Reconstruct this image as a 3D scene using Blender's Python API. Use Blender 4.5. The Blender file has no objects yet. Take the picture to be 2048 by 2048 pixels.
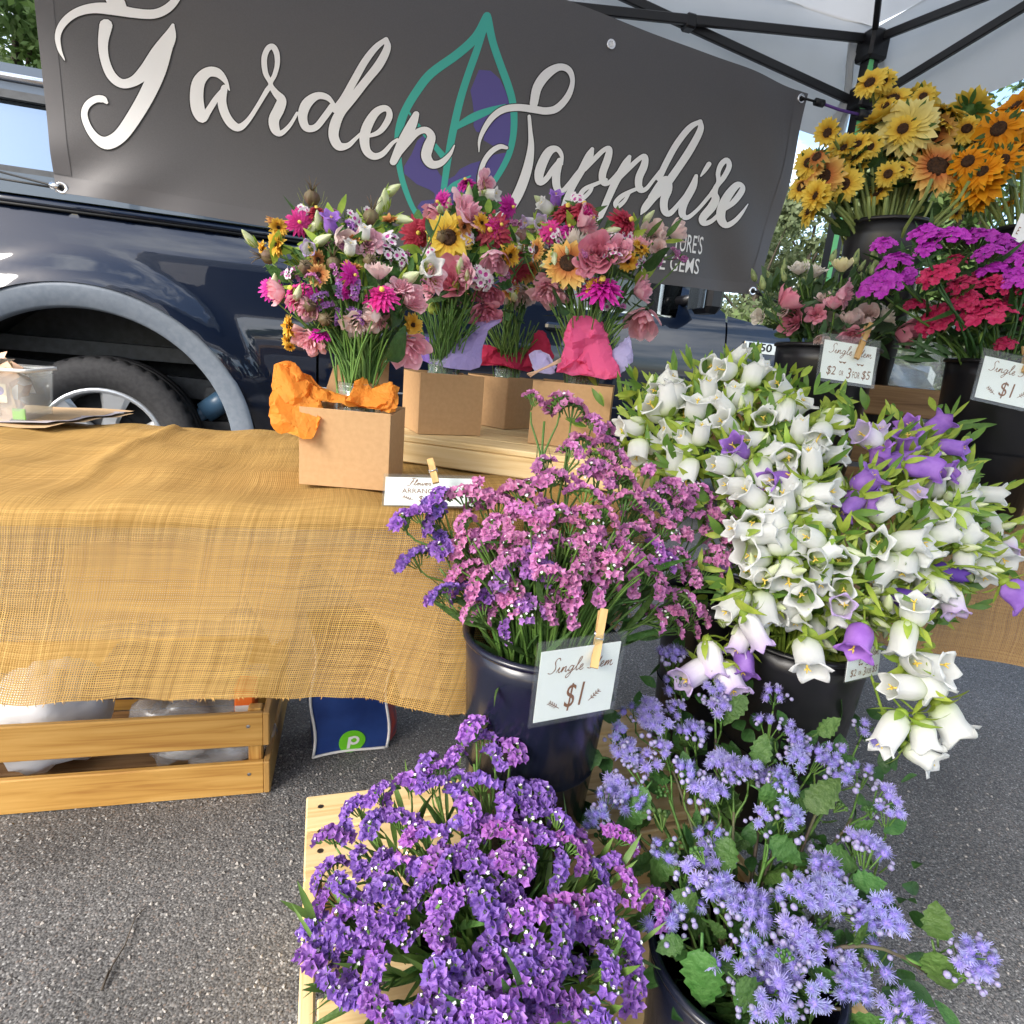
import bpy, math, random
import numpy as np
from mathutils import Vector, Matrix
from mathutils.geometry import delaunay_2d_cdt
R_ = random.Random(7)
scene = bpy.context.scene
COL = scene.collection
# ------------------------------------------------------------------ camera, sky, sun, exposure
FOC, PITCH, ROLL, CAMZ = 1229.0, 0.245, 0.089, 0.963
F_ = Vector((0, math.cos(PITCH), -math.sin(PITCH)))
U0 = Vector((0, math.sin(PITCH), math.cos(PITCH))); R0 = Vector((1, 0, 0))
UP = math.cos(ROLL) * U0 - math.sin(ROLL) * R0
RT = math.cos(ROLL) * R0 + math.sin(ROLL) * U0
O_ = Vector((0, 0, CAMZ))
cam = bpy.data.cameras.new('camera'); camo = bpy.data.objects.new('camera', cam); COL.objects.link(camo)
cam.sensor_width = 36; cam.lens = FOC / 2048 * 36; cam.clip_start = 0.02; cam.clip_end = 500
camo.matrix_world = Matrix(((RT.x, UP.x, -F_.x, 0), (RT.y, UP.y, -F_.y, 0), (RT.z, UP.z, -F_.z, CAMZ), (0, 0, 0, 1)))
scene.camera = camo
SUN_EL, SUN_AZ = math.radians(34), math.radians(222)          # azimuth clockwise from +Y: behind the camera, to the left
world = bpy.data.worlds.new('World'); scene.world = world; world.use_nodes = True
wn = world.node_tree.nodes; wl = world.node_tree.links; wn.clear()
wo = wn.new('ShaderNodeOutputWorld'); bg = wn.new('ShaderNodeBackground'); bg.inputs[1].default_value = 0.15
sky = wn.new('ShaderNodeTexSky'); sky.sky_type = 'NISHITA'; sky.sun_disc = False
sky.sun_elevation = SUN_EL; sky.sun_rotation = SUN_AZ; sky.air_density = 1.0; sky.dust_density = 2.0; sky.ozone_density = 1.0
tc = wn.new('ShaderNodeTexCoord'); mp = wn.new('ShaderNodeMapping'); mp.inputs['Scale'].default_value = (1, 1, 2.2)
nz = wn.new('ShaderNodeTexNoise'); nz.inputs['Scale'].default_value = 2.6; nz.inputs['Detail'].default_value = 7; nz.inputs['Roughness'].default_value = .6
rp = wn.new('ShaderNodeValToRGB'); rp.color_ramp.elements[0].position = .49; rp.color_ramp.elements[1].position = .64
mx = wn.new('ShaderNodeMix'); mx.data_type = 'RGBA'; mx.inputs[7].default_value = (7.5, 7.8, 8.2, 1)
wl.new(tc.outputs['Generated'], mp.inputs[0]); wl.new(mp.outputs[0], nz.inputs['Vector']); wl.new(nz.outputs['Fac'], rp.inputs[0])
wl.new(rp.outputs[0], mx.inputs[0]); wl.new(sky.outputs[0], mx.inputs[6]); wl.new(mx.outputs[2], bg.inputs[0]); wl.new(bg.outputs[0], wo.inputs[0])
sun = bpy.data.lights.new('sun', 'SUN'); sun.energy = 2.6; sun.angle = math.radians(32); sun.color = (1, .95, .88)
suno = bpy.data.objects.new('sun', sun); COL.objects.link(suno)
sd = Vector((math.sin(SUN_AZ) * math.cos(SUN_EL), math.cos(SUN_AZ) * math.cos(SUN_EL), math.sin(SUN_EL)))
suno.rotation_euler = sd.to_track_quat('Z', 'Y').to_euler(); suno.location = (-3, -4, 6)
scene.view_settings.view_transform = 'Standard'; scene.view_settings.look = 'None'
scene.view_settings.exposure = 1.36; scene.view_settings.gamma = 1; scene.view_settings.use_curve_mapping = False
scene.cycles.max_bounces = 8; scene.cycles.transparent_max_bounces = 16
scene.cycles.caustics_reflective = False; scene.cycles.caustics_refractive = False

# ------------------------------------------------------------------ helpers
def ray(u, v): return RT * ((u - 1024) / FOC) - UP * ((v - 1024) / FOC) + F_
def at(u, v, D): return O_ + ray(u, v) * D                      # point D metres along the view axis
def atz(u, v, z):
    d = ray(u, v); return O_ + d * ((z - CAMZ) / d.z)
def aty(u, v, y):
    d = ray(u, v); return O_ + d * (y / d.y)
def atpl(u, v, P, n):
    d = ray(u, v); return O_ + d * ((P - O_).dot(n) / d.dot(n))
def depth(P): return (Vector(P) - O_).dot(F_)
def rnd(a, b): return R_.uniform(a, b)
def rvec(): return Vector((R_.gauss(0, 1), R_.gauss(0, 1), R_.gauss(0, 1)))
MATS = {}
def nodes_of(name):
    m = bpy.data.materials.new(name); m.use_nodes = True; MATS[name] = m
    n = m.node_tree.nodes; n.clear(); out = n.new('ShaderNodeOutputMaterial')
    return m, n, m.node_tree.links, out
def mat(name, c, rough=.5, c2=None, nscale=30, stretch=(1, 1, 1), trans=0, rand=0.0, bump=0, bscale=None, metal=0, coat=0, spec=.4, hue=0.0, ramp=(.35, .65), coords='Object', alpha=1.0, coat_ior=1.5, emit=None, tcol=None):
    m, n, l, out = nodes_of(name)
    p = n.new('ShaderNodeBsdfPrincipled'); p.inputs['Roughness'].default_value = rough; p.inputs['Metallic'].default_value = metal
    p.inputs['Specular IOR Level'].default_value = spec; p.inputs['Coat Weight'].default_value = coat; p.inputs['Coat Roughness'].default_value = .03; p.inputs['Coat IOR'].default_value = coat_ior
    col = n.new('ShaderNodeRGB'); col.outputs[0].default_value = (*c, 1); cs = col.outputs[0]
    t = n.new('ShaderNodeTexCoord'); mpn = n.new('ShaderNodeMapping'); mpn.inputs['Scale'].default_value = stretch
    l.new(t.outputs[coords], mpn.inputs[0])
    if c2 is not None:
        x = n.new('ShaderNodeTexNoise'); x.inputs['Scale'].default_value = nscale; x.inputs['Detail'].default_value = 5
        l.new(mpn.outputs[0], x.inputs['Vector'])
        r = n.new('ShaderNodeValToRGB'); r.color_ramp.elements[0].position = ramp[0]; r.color_ramp.elements[1].position = ramp[1]
        r.color_ramp.elements[0].color = (*c, 1); r.color_ramp.elements[1].color = (*c2, 1)
        l.new(x.outputs['Fac'], r.inputs[0]); cs = r.outputs[0]
    if rand or hue:
        oi = n.new('ShaderNodeObjectInfo'); h = n.new('ShaderNodeHueSaturation')
        a = n.new('ShaderNodeMapRange'); a.inputs[3].default_value = 1 - rand; a.inputs[4].default_value = 1 + rand
        b = n.new('ShaderNodeMath'); b.operation = 'MULTIPLY'; b.inputs[1].default_value = 7.31
        fr = n.new('ShaderNodeMath'); fr.operation = 'FRACT'
        a2 = n.new('ShaderNodeMapRange'); a2.inputs[3].default_value = .5 - hue; a2.inputs[4].default_value = .5 + hue
        l.new(oi.outputs['Random'], a.inputs[0]); l.new(a.outputs[0], h.inputs['Value'])
        l.new(oi.outputs['Random'], b.inputs[0]); l.new(b.outputs[0], fr.inputs[0]); l.new(fr.outputs[0], a2.inputs[0]); l.new(a2.outputs[0], h.inputs['Hue'])
        l.new(cs, h.inputs['Color']); cs = h.outputs[0]
    l.new(cs, p.inputs['Base Color'])
    if bump:
        x = n.new('ShaderNodeTexNoise'); x.inputs['Scale'].default_value = bscale or nscale; x.inputs['Detail'].default_value = 4
        l.new(mpn.outputs[0], x.inputs['Vector'])
        bm = n.new('ShaderNodeBump'); bm.inputs['Strength'].default_value = bump; bm.inputs['Distance'].default_value = .004
        l.new(x.outputs['Fac'], bm.inputs['Height']); l.new(bm.outputs[0], p.inputs['Normal'])
    sh = p.outputs[0]
    if trans:
        tr = n.new('ShaderNodeBsdfTranslucent'); ms = n.new('ShaderNodeMixShader'); ms.inputs[0].default_value = trans
        if tcol: tr.inputs[0].default_value = (*tcol, 1)
        else: l.new(cs, tr.inputs[0])
        l.new(sh, ms.inputs[1]); l.new(tr.outputs[0], ms.inputs[2]); sh = ms.outputs[0]
    if alpha < 1:
        tp = n.new('ShaderNodeBsdfTransparent'); ms = n.new('ShaderNodeMixShader'); ms.inputs[0].default_value = alpha
        l.new(tp.outputs[0], ms.inputs[1]); l.new(sh, ms.inputs[2]); sh = ms.outputs[0]
    l.new(sh, out.inputs[0]); return m
def radial(name, stops, trans=.25, rough=.6, rand=.08, axis='R', scale=1.0):
    """petal colour that runs with the distance from the flower's own centre (or along its own Z)"""
    m, n, l, out = nodes_of(name)
    p = n.new('ShaderNodeBsdfPrincipled'); p.inputs['Roughness'].default_value = rough; p.inputs['Specular IOR Level'].default_value = .25
    t = n.new('ShaderNodeTexCoord'); sx = n.new('ShaderNodeSeparateXYZ'); l.new(t.outputs['Object'], sx.inputs[0])
    if axis == 'R':
        cx = n.new('ShaderNodeCombineXYZ'); l.new(sx.outputs[0], cx.inputs[0]); l.new(sx.outputs[1], cx.inputs[1])
        le = n.new('ShaderNodeVectorMath'); le.operation = 'LENGTH'; l.new(cx.outputs[0], le.inputs[0]); val = le.outputs['Value']
    else: val = sx.outputs[2]
    mr = n.new('ShaderNodeMapRange'); mr.inputs[2].default_value = scale; l.new(val, mr.inputs[0])
    r = n.new('ShaderNodeValToRGB'); e = r.color_ramp.elements
    while len(e) < len(stops): e.new(.5)
    for k, (q, c) in enumerate(stops): e[k].position = q; e[k].color = (*c, 1)
    l.new(mr.outputs[0], r.inputs[0])
    oi = n.new('ShaderNodeObjectInfo'); h = n.new('ShaderNodeHueSaturation'); a = n.new('ShaderNodeMapRange')
    a.inputs[3].default_value = 1 - rand; a.inputs[4].default_value = 1 + rand
    l.new(oi.outputs['Random'], a.inputs[0]); l.new(a.outputs[0], h.inputs['Value']); l.new(r.outputs[0], h.inputs['Color'])
    l.new(h.outputs[0], p.inputs['Base Color'])
    wm = n.new('ShaderNodeMapping'); wm.inputs['Scale'].default_value = (1, 1, .18) if axis == 'Z' else (1, 1, 1); l.new(t.outputs['Object'], wm.inputs[0])
    wn_ = n.new('ShaderNodeTexNoise'); wn_.inputs['Scale'].default_value = 420; wn_.inputs['Detail'].default_value = 3; l.new(wm.outputs[0], wn_.inputs['Vector'])
    wb = n.new('ShaderNodeBump'); wb.inputs['Strength'].default_value = .55; wb.inputs['Distance'].default_value = .0015; l.new(wn_.outputs['Fac'], wb.inputs['Height']); l.new(wb.outputs[0], p.inputs['Normal'])
    tr = n.new('ShaderNodeBsdfTranslucent'); l.new(h.outputs[0], tr.inputs[0])
    ms = n.new('ShaderNodeMixShader'); ms.inputs[0].default_value = trans; l.new(p.outputs[0], ms.inputs[1]); l.new(tr.outputs[0], ms.inputs[2]); l.new(ms.outputs[0], out.inputs[0])
    return m

class MB:
    def __init__(s): s.v = []; s.f = []; s.m = []; s.sm = []; s.uv = None
    def add(s, vs, fs, m=0, smooth=True):
        b = len(s.v); s.v.extend([tuple(x) for x in vs])
        for f in fs: s.f.append(tuple(i + b for i in f)); s.m.append(m); s.sm.append(smooth)
    def box(s, c, d, m=0, M=None, bev=0.0):
        """box of size d about c; bev chamfers every edge"""
        hx, hy, hz = d[0] / 2, d[1] / 2, d[2] / 2; b = min(bev, hx * .9, hy * .9, hz * .9)
        if b <= 0:
            vs = [Vector((x * hx, y * hy, z * hz)) for x in (-1, 1) for y in (-1, 1) for z in (-1, 1)]
            fs = [(0, 1, 3, 2), (4, 6, 7, 5), (0, 4, 5, 1), (2, 3, 7, 6), (0, 2, 6, 4), (1, 5, 7, 3)]
        else:
            vs = []; ix = {}
            for sx in (-1, 1):
                for sy in (-1, 1):
                    for sz in (-1, 1):
                        for ax in range(3):
                            q = [sx * (hx - b), sy * (hy - b), sz * (hz - b)]; q[ax] = (sx, sy, sz)[ax] * (hx, hy, hz)[ax]
                            ix[(sx, sy, sz, ax)] = len(vs); vs.append(Vector(q))
            fs = []
            S = (-1, 1)
            for ax in range(3):
                a1, a2 = [k for k in range(3) if k != ax]
                for sg in S:
                    q = []
                    for (p1, p2) in ((-1, -1), (1, -1), (1, 1), (-1, 1)):
                        k = [0, 0, 0]; k[ax] = sg; k[a1] = p1; k[a2] = p2; q.append(ix[(*k, ax)])
                    fs.append(tuple(q))
                for p1 in S:
                    for p2 in S:
                        q = []
                        for sg, aa in ((-1, a1), (1, a1), (1, a2), (-1, a2)):
                            k = [0, 0, 0]; k[ax] = sg; k[a1] = p1; k[a2] = p2; q.append(ix[(*k, aa)])
                        fs.append(tuple(q))
            for sx in S:
                for sy in S:
                    for sz in S: fs.append(tuple(ix[(sx, sy, sz, k)] for k in range(3)))
        c = Vector(c)
        vs = [(M @ (x + c)) if M is not None else x + c for x in vs]
        s.add(vs, fs, m, False)
    def tube(s, pts, r, n=6, m=0, cap=True, flat=1.0):
        pts = [Vector(p) for p in pts]; N = len(pts)
        if not hasattr(r, '__len__'): r = [r] * N
        vs = []; a = None
        for i, p in enumerate(pts):
            t = (pts[min(i + 1, N - 1)] - pts[max(i - 1, 0)]).normalized()
            if a is None:
                a = t.orthogonal().normalized()
            a = (a - t * a.dot(t)); a = a.normalized() if a.length > 1e-6 else t.orthogonal().normalized()
            b = t.cross(a)
            for k in range(n):
                q = 2 * math.pi * k / n; vs.append(p + (a * math.cos(q) + b * math.sin(q) * flat) * r[i])
        fs = [(i * n + k, i * n + (k + 1) % n, (i + 1) * n + (k + 1) % n, (i + 1) * n + k) for i in range(N - 1) for k in range(n)]
        if cap: fs += [tuple(range(n - 1, -1, -1)), tuple((N - 1) * n + k for k in range(n))]
        s.add(vs, fs, m)
    def lathe(s, prof, n=24, m=0, M=None, fn=None, closed=False):
        vs = []
        for i, (r, z) in enumerate(prof):
            for k in range(n):
                q = 2 * math.pi * k / n; p = Vector((r * math.cos(q), r * math.sin(q), z))
                if fn: p = fn(p, q, i)
                vs.append(M @ p if M is not None else p)
        fs = [(i * n + k, i * n + (k + 1) % n, (i + 1) * n + (k + 1) % n, (i + 1) * n + k) for i in range(len(prof) - 1) for k in range(n)]
        if closed: fs += [tuple(range(n - 1, -1, -1)), tuple((len(prof) - 1) * n + k for k in range(n))]
        s.add(vs, fs, m)
    def grid(s, P, nu, nv, m=0, smooth=True):
        vs = [P(i / nu, j / nv) for j in range(nv + 1) for i in range(nu + 1)]
        fs = [(j * (nu + 1) + i, j * (nu + 1) + i + 1, (j + 1) * (nu + 1) + i + 1, (j + 1) * (nu + 1) + i) for j in range(nv) for i in range(nu)]
        s.add(vs, fs, m, smooth)
    def strip(s, base, d, up, L, W, m=0, bend=.3, fold=.25, n=5, shape=1.0, tip=.0, wav=0.0):
        """a leaf or petal: base point, direction, up, length, width"""
        d = Vector(d).normalized(); up = Vector(up); sd_ = d.cross(up)
        if sd_.length < 1e-5: sd_ = d.orthogonal()
        sd_.normalize(); up = sd_.cross(d).normalized(); vs = []
        base = Vector(base)
        for i in range(n + 1):
            t = i / n; w = W * .5 * (math.sin(math.pi * min(1, (t * .93 + .05)) ** shape) * (1 - tip) + tip * (1 if i < n else .5))
            c = base + d * (L * t * (1 - bend * bend * t * .3)) - up * (bend * L * t * t)
            wv = wav * W * math.sin(i * 2.6)
            vs += [c + sd_ * w + up * (fold * w + wv), c, c - sd_ * w + up * (fold * w - wv)]
        fs = []
        for i in range(n): a = i * 3; fs += [(a, a + 1, a + 4, a + 3), (a + 1, a + 2, a + 5, a + 4)]
        s.add(vs, fs, m)
    def ball(s, c, r, m=0, n=6, k=4, sc=(1, 1, 1), axis=None):
        M = Matrix.Translation(c)
        if axis is not None: M = M @ Vector(axis).to_track_quat('Z', 'Y').to_matrix().to_4x4()
        pr = [(r * math.sin(math.pi * i / k) + 1e-6, -r * math.cos(math.pi * i / k)) for i in range(k + 1)]
        s.lathe([(a * sc[0], b * sc[2]) for a, b in pr], n, m, M)
    def mesh(s, name, mats):
        me = bpy.data.meshes.new(name); me.from_pydata(s.v, [], s.f)
        for m_ in mats: me.materials.append(MATS[m_] if isinstance(m_, str) else m_)
        if len(mats) > 1: me.polygons.foreach_set('material_index', s.m)
        me.polygons.foreach_set('use_smooth', s.sm)
        if s.uv is not None:
            ul = me.uv_layers.new(name='UVMap')
            for lp in me.loops: ul.data[lp.index].uv = s.uv[lp.vertex_index]
        me.update(); return me
def tag(o, label=None, cat=None, group=None, kind=None):
    if label: o['label'] = label
    if cat: o['category'] = cat
    if group: o['group'] = group
    if kind: o['kind'] = kind
    return o
def put(name, me, parent=None, M=None):
    """link a mesh; M is its place in the world"""
    o = bpy.data.objects.new(name, me); COL.objects.link(o)
    M = M if M is not None else Matrix.Identity(4)
    if parent is not None:
        o.parent = parent; o.matrix_basis = PM[parent.name].inverted() @ M
    else: o.matrix_basis = M
    PM[o.name] = M
    return o
PM = {}
def obj(name, mb, mats, parent=None, M=None, local=False):
    """mb holds world coordinates (local=False): moved so the object's origin is its thing's"""
    if not isinstance(mats, (list, tuple)): mats = [mats]
    if parent is not None and not local and M is None:
        iv = PM[parent.name].inverted(); mb.v = [tuple(iv @ Vector(v)) for v in mb.v]; M = PM[parent.name]
    elif parent is not None and M is None: M = PM[parent.name]
    return put(name, mb.mesh(name, mats), parent, M)
def thing(name, label, cat, loc=(0, 0, 0), group=None, rz=0, M=None):
    o = bpy.data.objects.new(name, None); COL.objects.link(o); o.empty_display_size = .05
    M = M if M is not None else Matrix.Translation(Vector(loc)) @ Matrix.Rotation(rz, 4, 'Z')
    o.matrix_basis = M; PM[o.name] = M
    return tag(o, label, cat, group)
def frame(P, axis, roll=0, sc=1):
    return Matrix.Translation(Vector(P)) @ Vector(axis).to_track_quat('Z', 'Y').to_matrix().to_4x4() @ Matrix.Rotation(roll, 4, 'Z') @ Matrix.Scale(sc, 4)
def bez(a, b, c, d, n=8):
    return [a * (1 - t) ** 3 + b * 3 * t * (1 - t) ** 2 + c * 3 * t * t * (1 - t) + d * t ** 3 for t in [i / n for i in range(n + 1)]]
def crom(pts, k=6):
    """Catmull-Rom through tuples"""
    P = [np.array(p, float) for p in pts]; P = [2 * P[0] - P[1]] + P + [2 * P[-1] - P[-2]]; out = []
    for i in range(1, len(P) - 2):
        a, b, c, d = P[i - 1:i + 3]
        for j in range(k):
            t = j / k; out.append(.5 * (2 * b + (c - a) * t + (2 * a - 5 * b + 4 * c - d) * t * t + (3 * b - a - 3 * c + d) * t ** 3))
    out.append(P[-2]); return out
def cdt_fill(polys, extra=(), keep=None):
    """union of polygons (2D) -> verts, tris without overlaps"""
    vs = []; fs = []
    def area(p): return sum(p[i][0] * p[(i + 1) % len(p)][1] - p[(i + 1) % len(p)][0] * p[i][1] for i in range(len(p)))
    tri = []
    for p in polys:
        if len(p) == 4: tri += [[p[0], p[1], p[2]], [p[0], p[2], p[3]]]
        else: tri.append(p)
    polys = [p if area(p) > 0 else list(p)[::-1] for p in tri if abs(area(p)) > 1e-12]
    for p in polys:
        b = len(vs); vs += [Vector((q[0], q[1])) for q in p]; fs.append(list(range(b, b + len(p))))
    vs += [Vector((q[0], q[1])) for q in extra]
    r = delaunay_2d_cdt(vs, [], fs, 0, 1e-9)
    V, Fc = r[0], r[2]
    bx = [(min(q[0] for q in p), max(q[0] for q in p), min(q[1] for q in p), max(q[1] for q in p), p) for p in polys]
    def inp(x, y, p):
        c = False; j = len(p) - 1
        for i in range(len(p)):
            if (p[i][1] > y) != (p[j][1] > y) and x < (p[j][0] - p[i][0]) * (y - p[i][1]) / (p[j][1] - p[i][1]) + p[i][0]: c = not c
            j = i
        return c
    out = []
    for f in Fc:
        x = sum(V[i].x for i in f) / len(f); y = sum(V[i].y for i in f) / len(f)
        if any(q[0] <= x <= q[1] and q[2] <= y <= q[3] and inp(x, y, q[4]) for q in bx): out.append(tuple(f))
    return [(v.x, v.y) for v in V], out
def ribbons(strokes, grow=0.0, k=5):
    """strokes of (x,y,width) -> quads"""
    quads = []
    for st in strokes:
        Q = crom(st, k); L = []
        for i, q in enumerate(Q):
            a = Q[max(i - 1, 0)]; b = Q[min(i + 1, len(Q) - 1)]; d = b[:2] - a[:2]; d = d / (np.linalg.norm(d) + 1e-9)
            w = max(q[2], 1e-5) / 2 + grow; nn = np.array([-d[1], d[0]])
            p = q[:2].copy()
            if grow and i == 0: p = p - d * grow
            if grow and i == len(Q) - 1: p = p + d * grow
            L.append((p + nn * w, p - nn * w))
        for i in range(len(L) - 1):
            quads.append([L[i][0], L[i + 1][0], L[i + 1][1], L[i][1]])
        for q, e in ((Q[0], 0), (Q[-1], 1)):
            r = max(q[2], 1e-5) / 2 + grow
            quads.append([(q[0] + r * math.cos(a * math.pi / 5), q[1] + r * math.sin(a * math.pi / 5)) for a in range(10)])
    return quads
# ------------------------------------------------------------------ materials
def asphalt():
    m, n, l, out = nodes_of('asphalt')
    p = n.new('ShaderNodeBsdfPrincipled'); p.inputs['Roughness'].default_value = .75; p.inputs['Specular IOR Level'].default_value = .35
    t = n.new('ShaderNodeTexCoord'); V = []
    for sc in (230, 480):
        v = n.new('ShaderNodeTexVoronoi'); v.inputs['Scale'].default_value = sc; l.new(t.outputs['Object'], v.inputs['Vector']); V.append(v)
    v1, v2 = V
    s1 = n.new('ShaderNodeSeparateColor'); l.new(v1.outputs['Color'], s1.inputs[0])
    r1 = n.new('ShaderNodeValToRGB'); e = r1.color_ramp.elements
    for _ in range(5): e.new(.5)
    for k, (q, c) in enumerate([(0, (.055, .055, .058)), (.3, (.10, .098, .10)), (.52, (.15, .148, .148)), (.72, (.22, .215, .215)), (.84, (.21, .165, .14)), (.93, (.33, .325, .32)), (1, (.46, .46, .45))]):
        e[k].position = q; e[k].color = (*c, 1)
    l.new(s1.outputs[0], r1.inputs[0])
    s2 = n.new('ShaderNodeSeparateColor'); l.new(v2.outputs['Color'], s2.inputs[0])
    r2 = n.new('ShaderNodeValToRGB'); r2.color_ramp.elements[0].color = (.035, .035, .037, 1); r2.color_ramp.elements[1].color = (.24, .235, .23, 1)
    l.new(s2.outputs[1], r2.inputs[0])
    mr = n.new('ShaderNodeMapRange'); mr.inputs[1].default_value = .35; mr.inputs[2].default_value = .6; l.new(v1.outputs['Distance'], mr.inputs[0])
    mxn = n.new('ShaderNodeMix'); mxn.data_type = 'RGBA'; l.new(mr.outputs[0], mxn.inputs[0]); l.new(r1.outputs[0], mxn.inputs[6]); l.new(r2.outputs[0], mxn.inputs[7])
    z = n.new('ShaderNodeTexNoise'); z.inputs['Scale'].default_value = 2.2; z.inputs['Detail'].default_value = 6; l.new(t.outputs['Object'], z.inputs['Vector'])
    mz = n.new('ShaderNodeMapRange'); mz.inputs[1].default_value = .3; mz.inputs[2].default_value = .7; mz.inputs[3].default_value = .60; mz.inputs[4].default_value = 1.10; l.new(z.outputs['Fac'], mz.inputs[0])
    h = n.new('ShaderNodeHueSaturation'); l.new(mxn.outputs[2], h.inputs['Color']); l.new(mz.outputs[0], h.inputs['Value']); l.new(h.outputs[0], p.inputs['Base Color'])
    bm = n.new('ShaderNodeBump'); bm.inputs['Strength'].default_value = .45; bm.inputs['Distance'].default_value = .003; bm.invert = True
    l.new(v1.outputs['Distance'], bm.inputs['Height']); l.new(bm.outputs[0], p.inputs['Normal']); l.new(p.outputs[0], out.inputs[0])
asphalt()
def burlap(name, c1, c2, holes):
    m, n, l, out = nodes_of(name)
    uvn = n.new('ShaderNodeUVMap'); uvn.uv_map = 'UVMap'
    nd = n.new('ShaderNodeTexNoise'); nd.inputs['Scale'].default_value = 7; nd.inputs['Detail'].default_value = 3; l.new(uvn.outputs[0], nd.inputs['Vector'])
    sc = n.new('ShaderNodeVectorMath'); sc.operation = 'SCALE'; sc.inputs['Scale'].default_value = .018; l.new(nd.outputs['Color'], sc.inputs[0])
    ad = n.new('ShaderNodeVectorMath'); l.new(uvn.outputs[0], ad.inputs[0]); l.new(sc.outputs[0], ad.inputs[1])
    sx = n.new('ShaderNodeSeparateXYZ'); l.new(ad.outputs[0], sx.inputs[0]); W = []
    for k in (0, 1):
        a = n.new('ShaderNodeMath'); a.operation = 'MULTIPLY'; a.inputs[1].default_value = 2 * math.pi / .0028; l.new(sx.outputs[k], a.inputs[0])
        b = n.new('ShaderNodeMath'); b.operation = 'SINE'; l.new(a.outputs[0], b.inputs[0]); W.append(b)
    # thread irregularity: long noise along each thread direction
    T = []
    for k in (0, 1):
        mp_ = n.new('ShaderNodeMapping'); mp_.inputs['Scale'].default_value = (270, 6, 1) if k == 0 else (6, 270, 1)
        l.new(ad.outputs[0], mp_.inputs[0]); x = n.new('ShaderNodeTexNoise'); x.inputs['Scale'].default_value = 1; x.inputs['Detail'].default_value = 1; l.new(mp_.outputs[0], x.inputs['Vector']); T.append(x)
    mxm = n.new('ShaderNodeMath'); mxm.operation = 'MAXIMUM'; l.new(W[0].outputs[0], mxm.inputs[0]); l.new(W[1].outputs[0], mxm.inputs[1])
    av = n.new('ShaderNodeMath'); l.new(T[0].outputs['Fac'], av.inputs[0]); l.new(T[1].outputs['Fac'], av.inputs[1])
    hm = n.new('ShaderNodeMath'); hm.operation = 'MULTIPLY_ADD'; hm.inputs[1].default_value = .5; hm.inputs[2].default_value = -.5; l.new(av.outputs[0], hm.inputs[0])
    th = n.new('ShaderNodeMath'); l.new(mxm.outputs[0], th.inputs[0]); l.new(hm.outputs[0], th.inputs[1])
    al = n.new('ShaderNodeMapRange'); al.inputs[1].default_value = holes - .25; al.inputs[2].default_value = holes + .25; l.new(th.outputs[0], al.inputs[0])
    cr = n.new('ShaderNodeMix'); cr.data_type = 'RGBA'; cr.inputs[6].default_value = (*c1, 1); cr.inputs[7].default_value = (*c2, 1)
    cm = n.new('ShaderNodeMapRange'); cm.inputs[1].default_value = .62; cm.inputs[2].default_value = 1.38; l.new(av.outputs[0], cm.inputs[0]); l.new(cm.outputs[0], cr.inputs[0])
    d = n.new('ShaderNodeBsdfPrincipled'); d.inputs['Roughness'].default_value = .8; d.inputs['Specular IOR Level'].default_value = .2; l.new(cr.outputs[2], d.inputs['Base Color'])
    bm = n.new('ShaderNodeBump'); bm.inputs['Strength'].default_value = .5; bm.inputs['Distance'].default_value = .0015; l.new(th.outputs[0], bm.inputs['Height']); l.new(bm.outputs[0], d.inputs['Normal'])
    tr = n.new('ShaderNodeBsdfTranslucent'); l.new(cr.outputs[2], tr.inputs[0]); m1 = n.new('ShaderNodeMixShader'); m1.inputs[0].default_value = .2
    l.new(d.outputs[0], m1.inputs[1]); l.new(tr.outputs[0], m1.inputs[2])
    tp = n.new('ShaderNodeBsdfTransparent'); ms = n.new('ShaderNodeMixShader'); l.new(al.outputs[0], ms.inputs[0]); l.new(tp.outputs[0], ms.inputs[1]); l.new(m1.outputs[0], ms.inputs[2])
    l.new(ms.outputs[0], out.inputs[0])
burlap('burlap', (.37, .21, .055), (.66, .42, .145), -.20)
burlap('burlap_brown', (.34, .19, .07), (.52, .32, .13), -.4)
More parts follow.
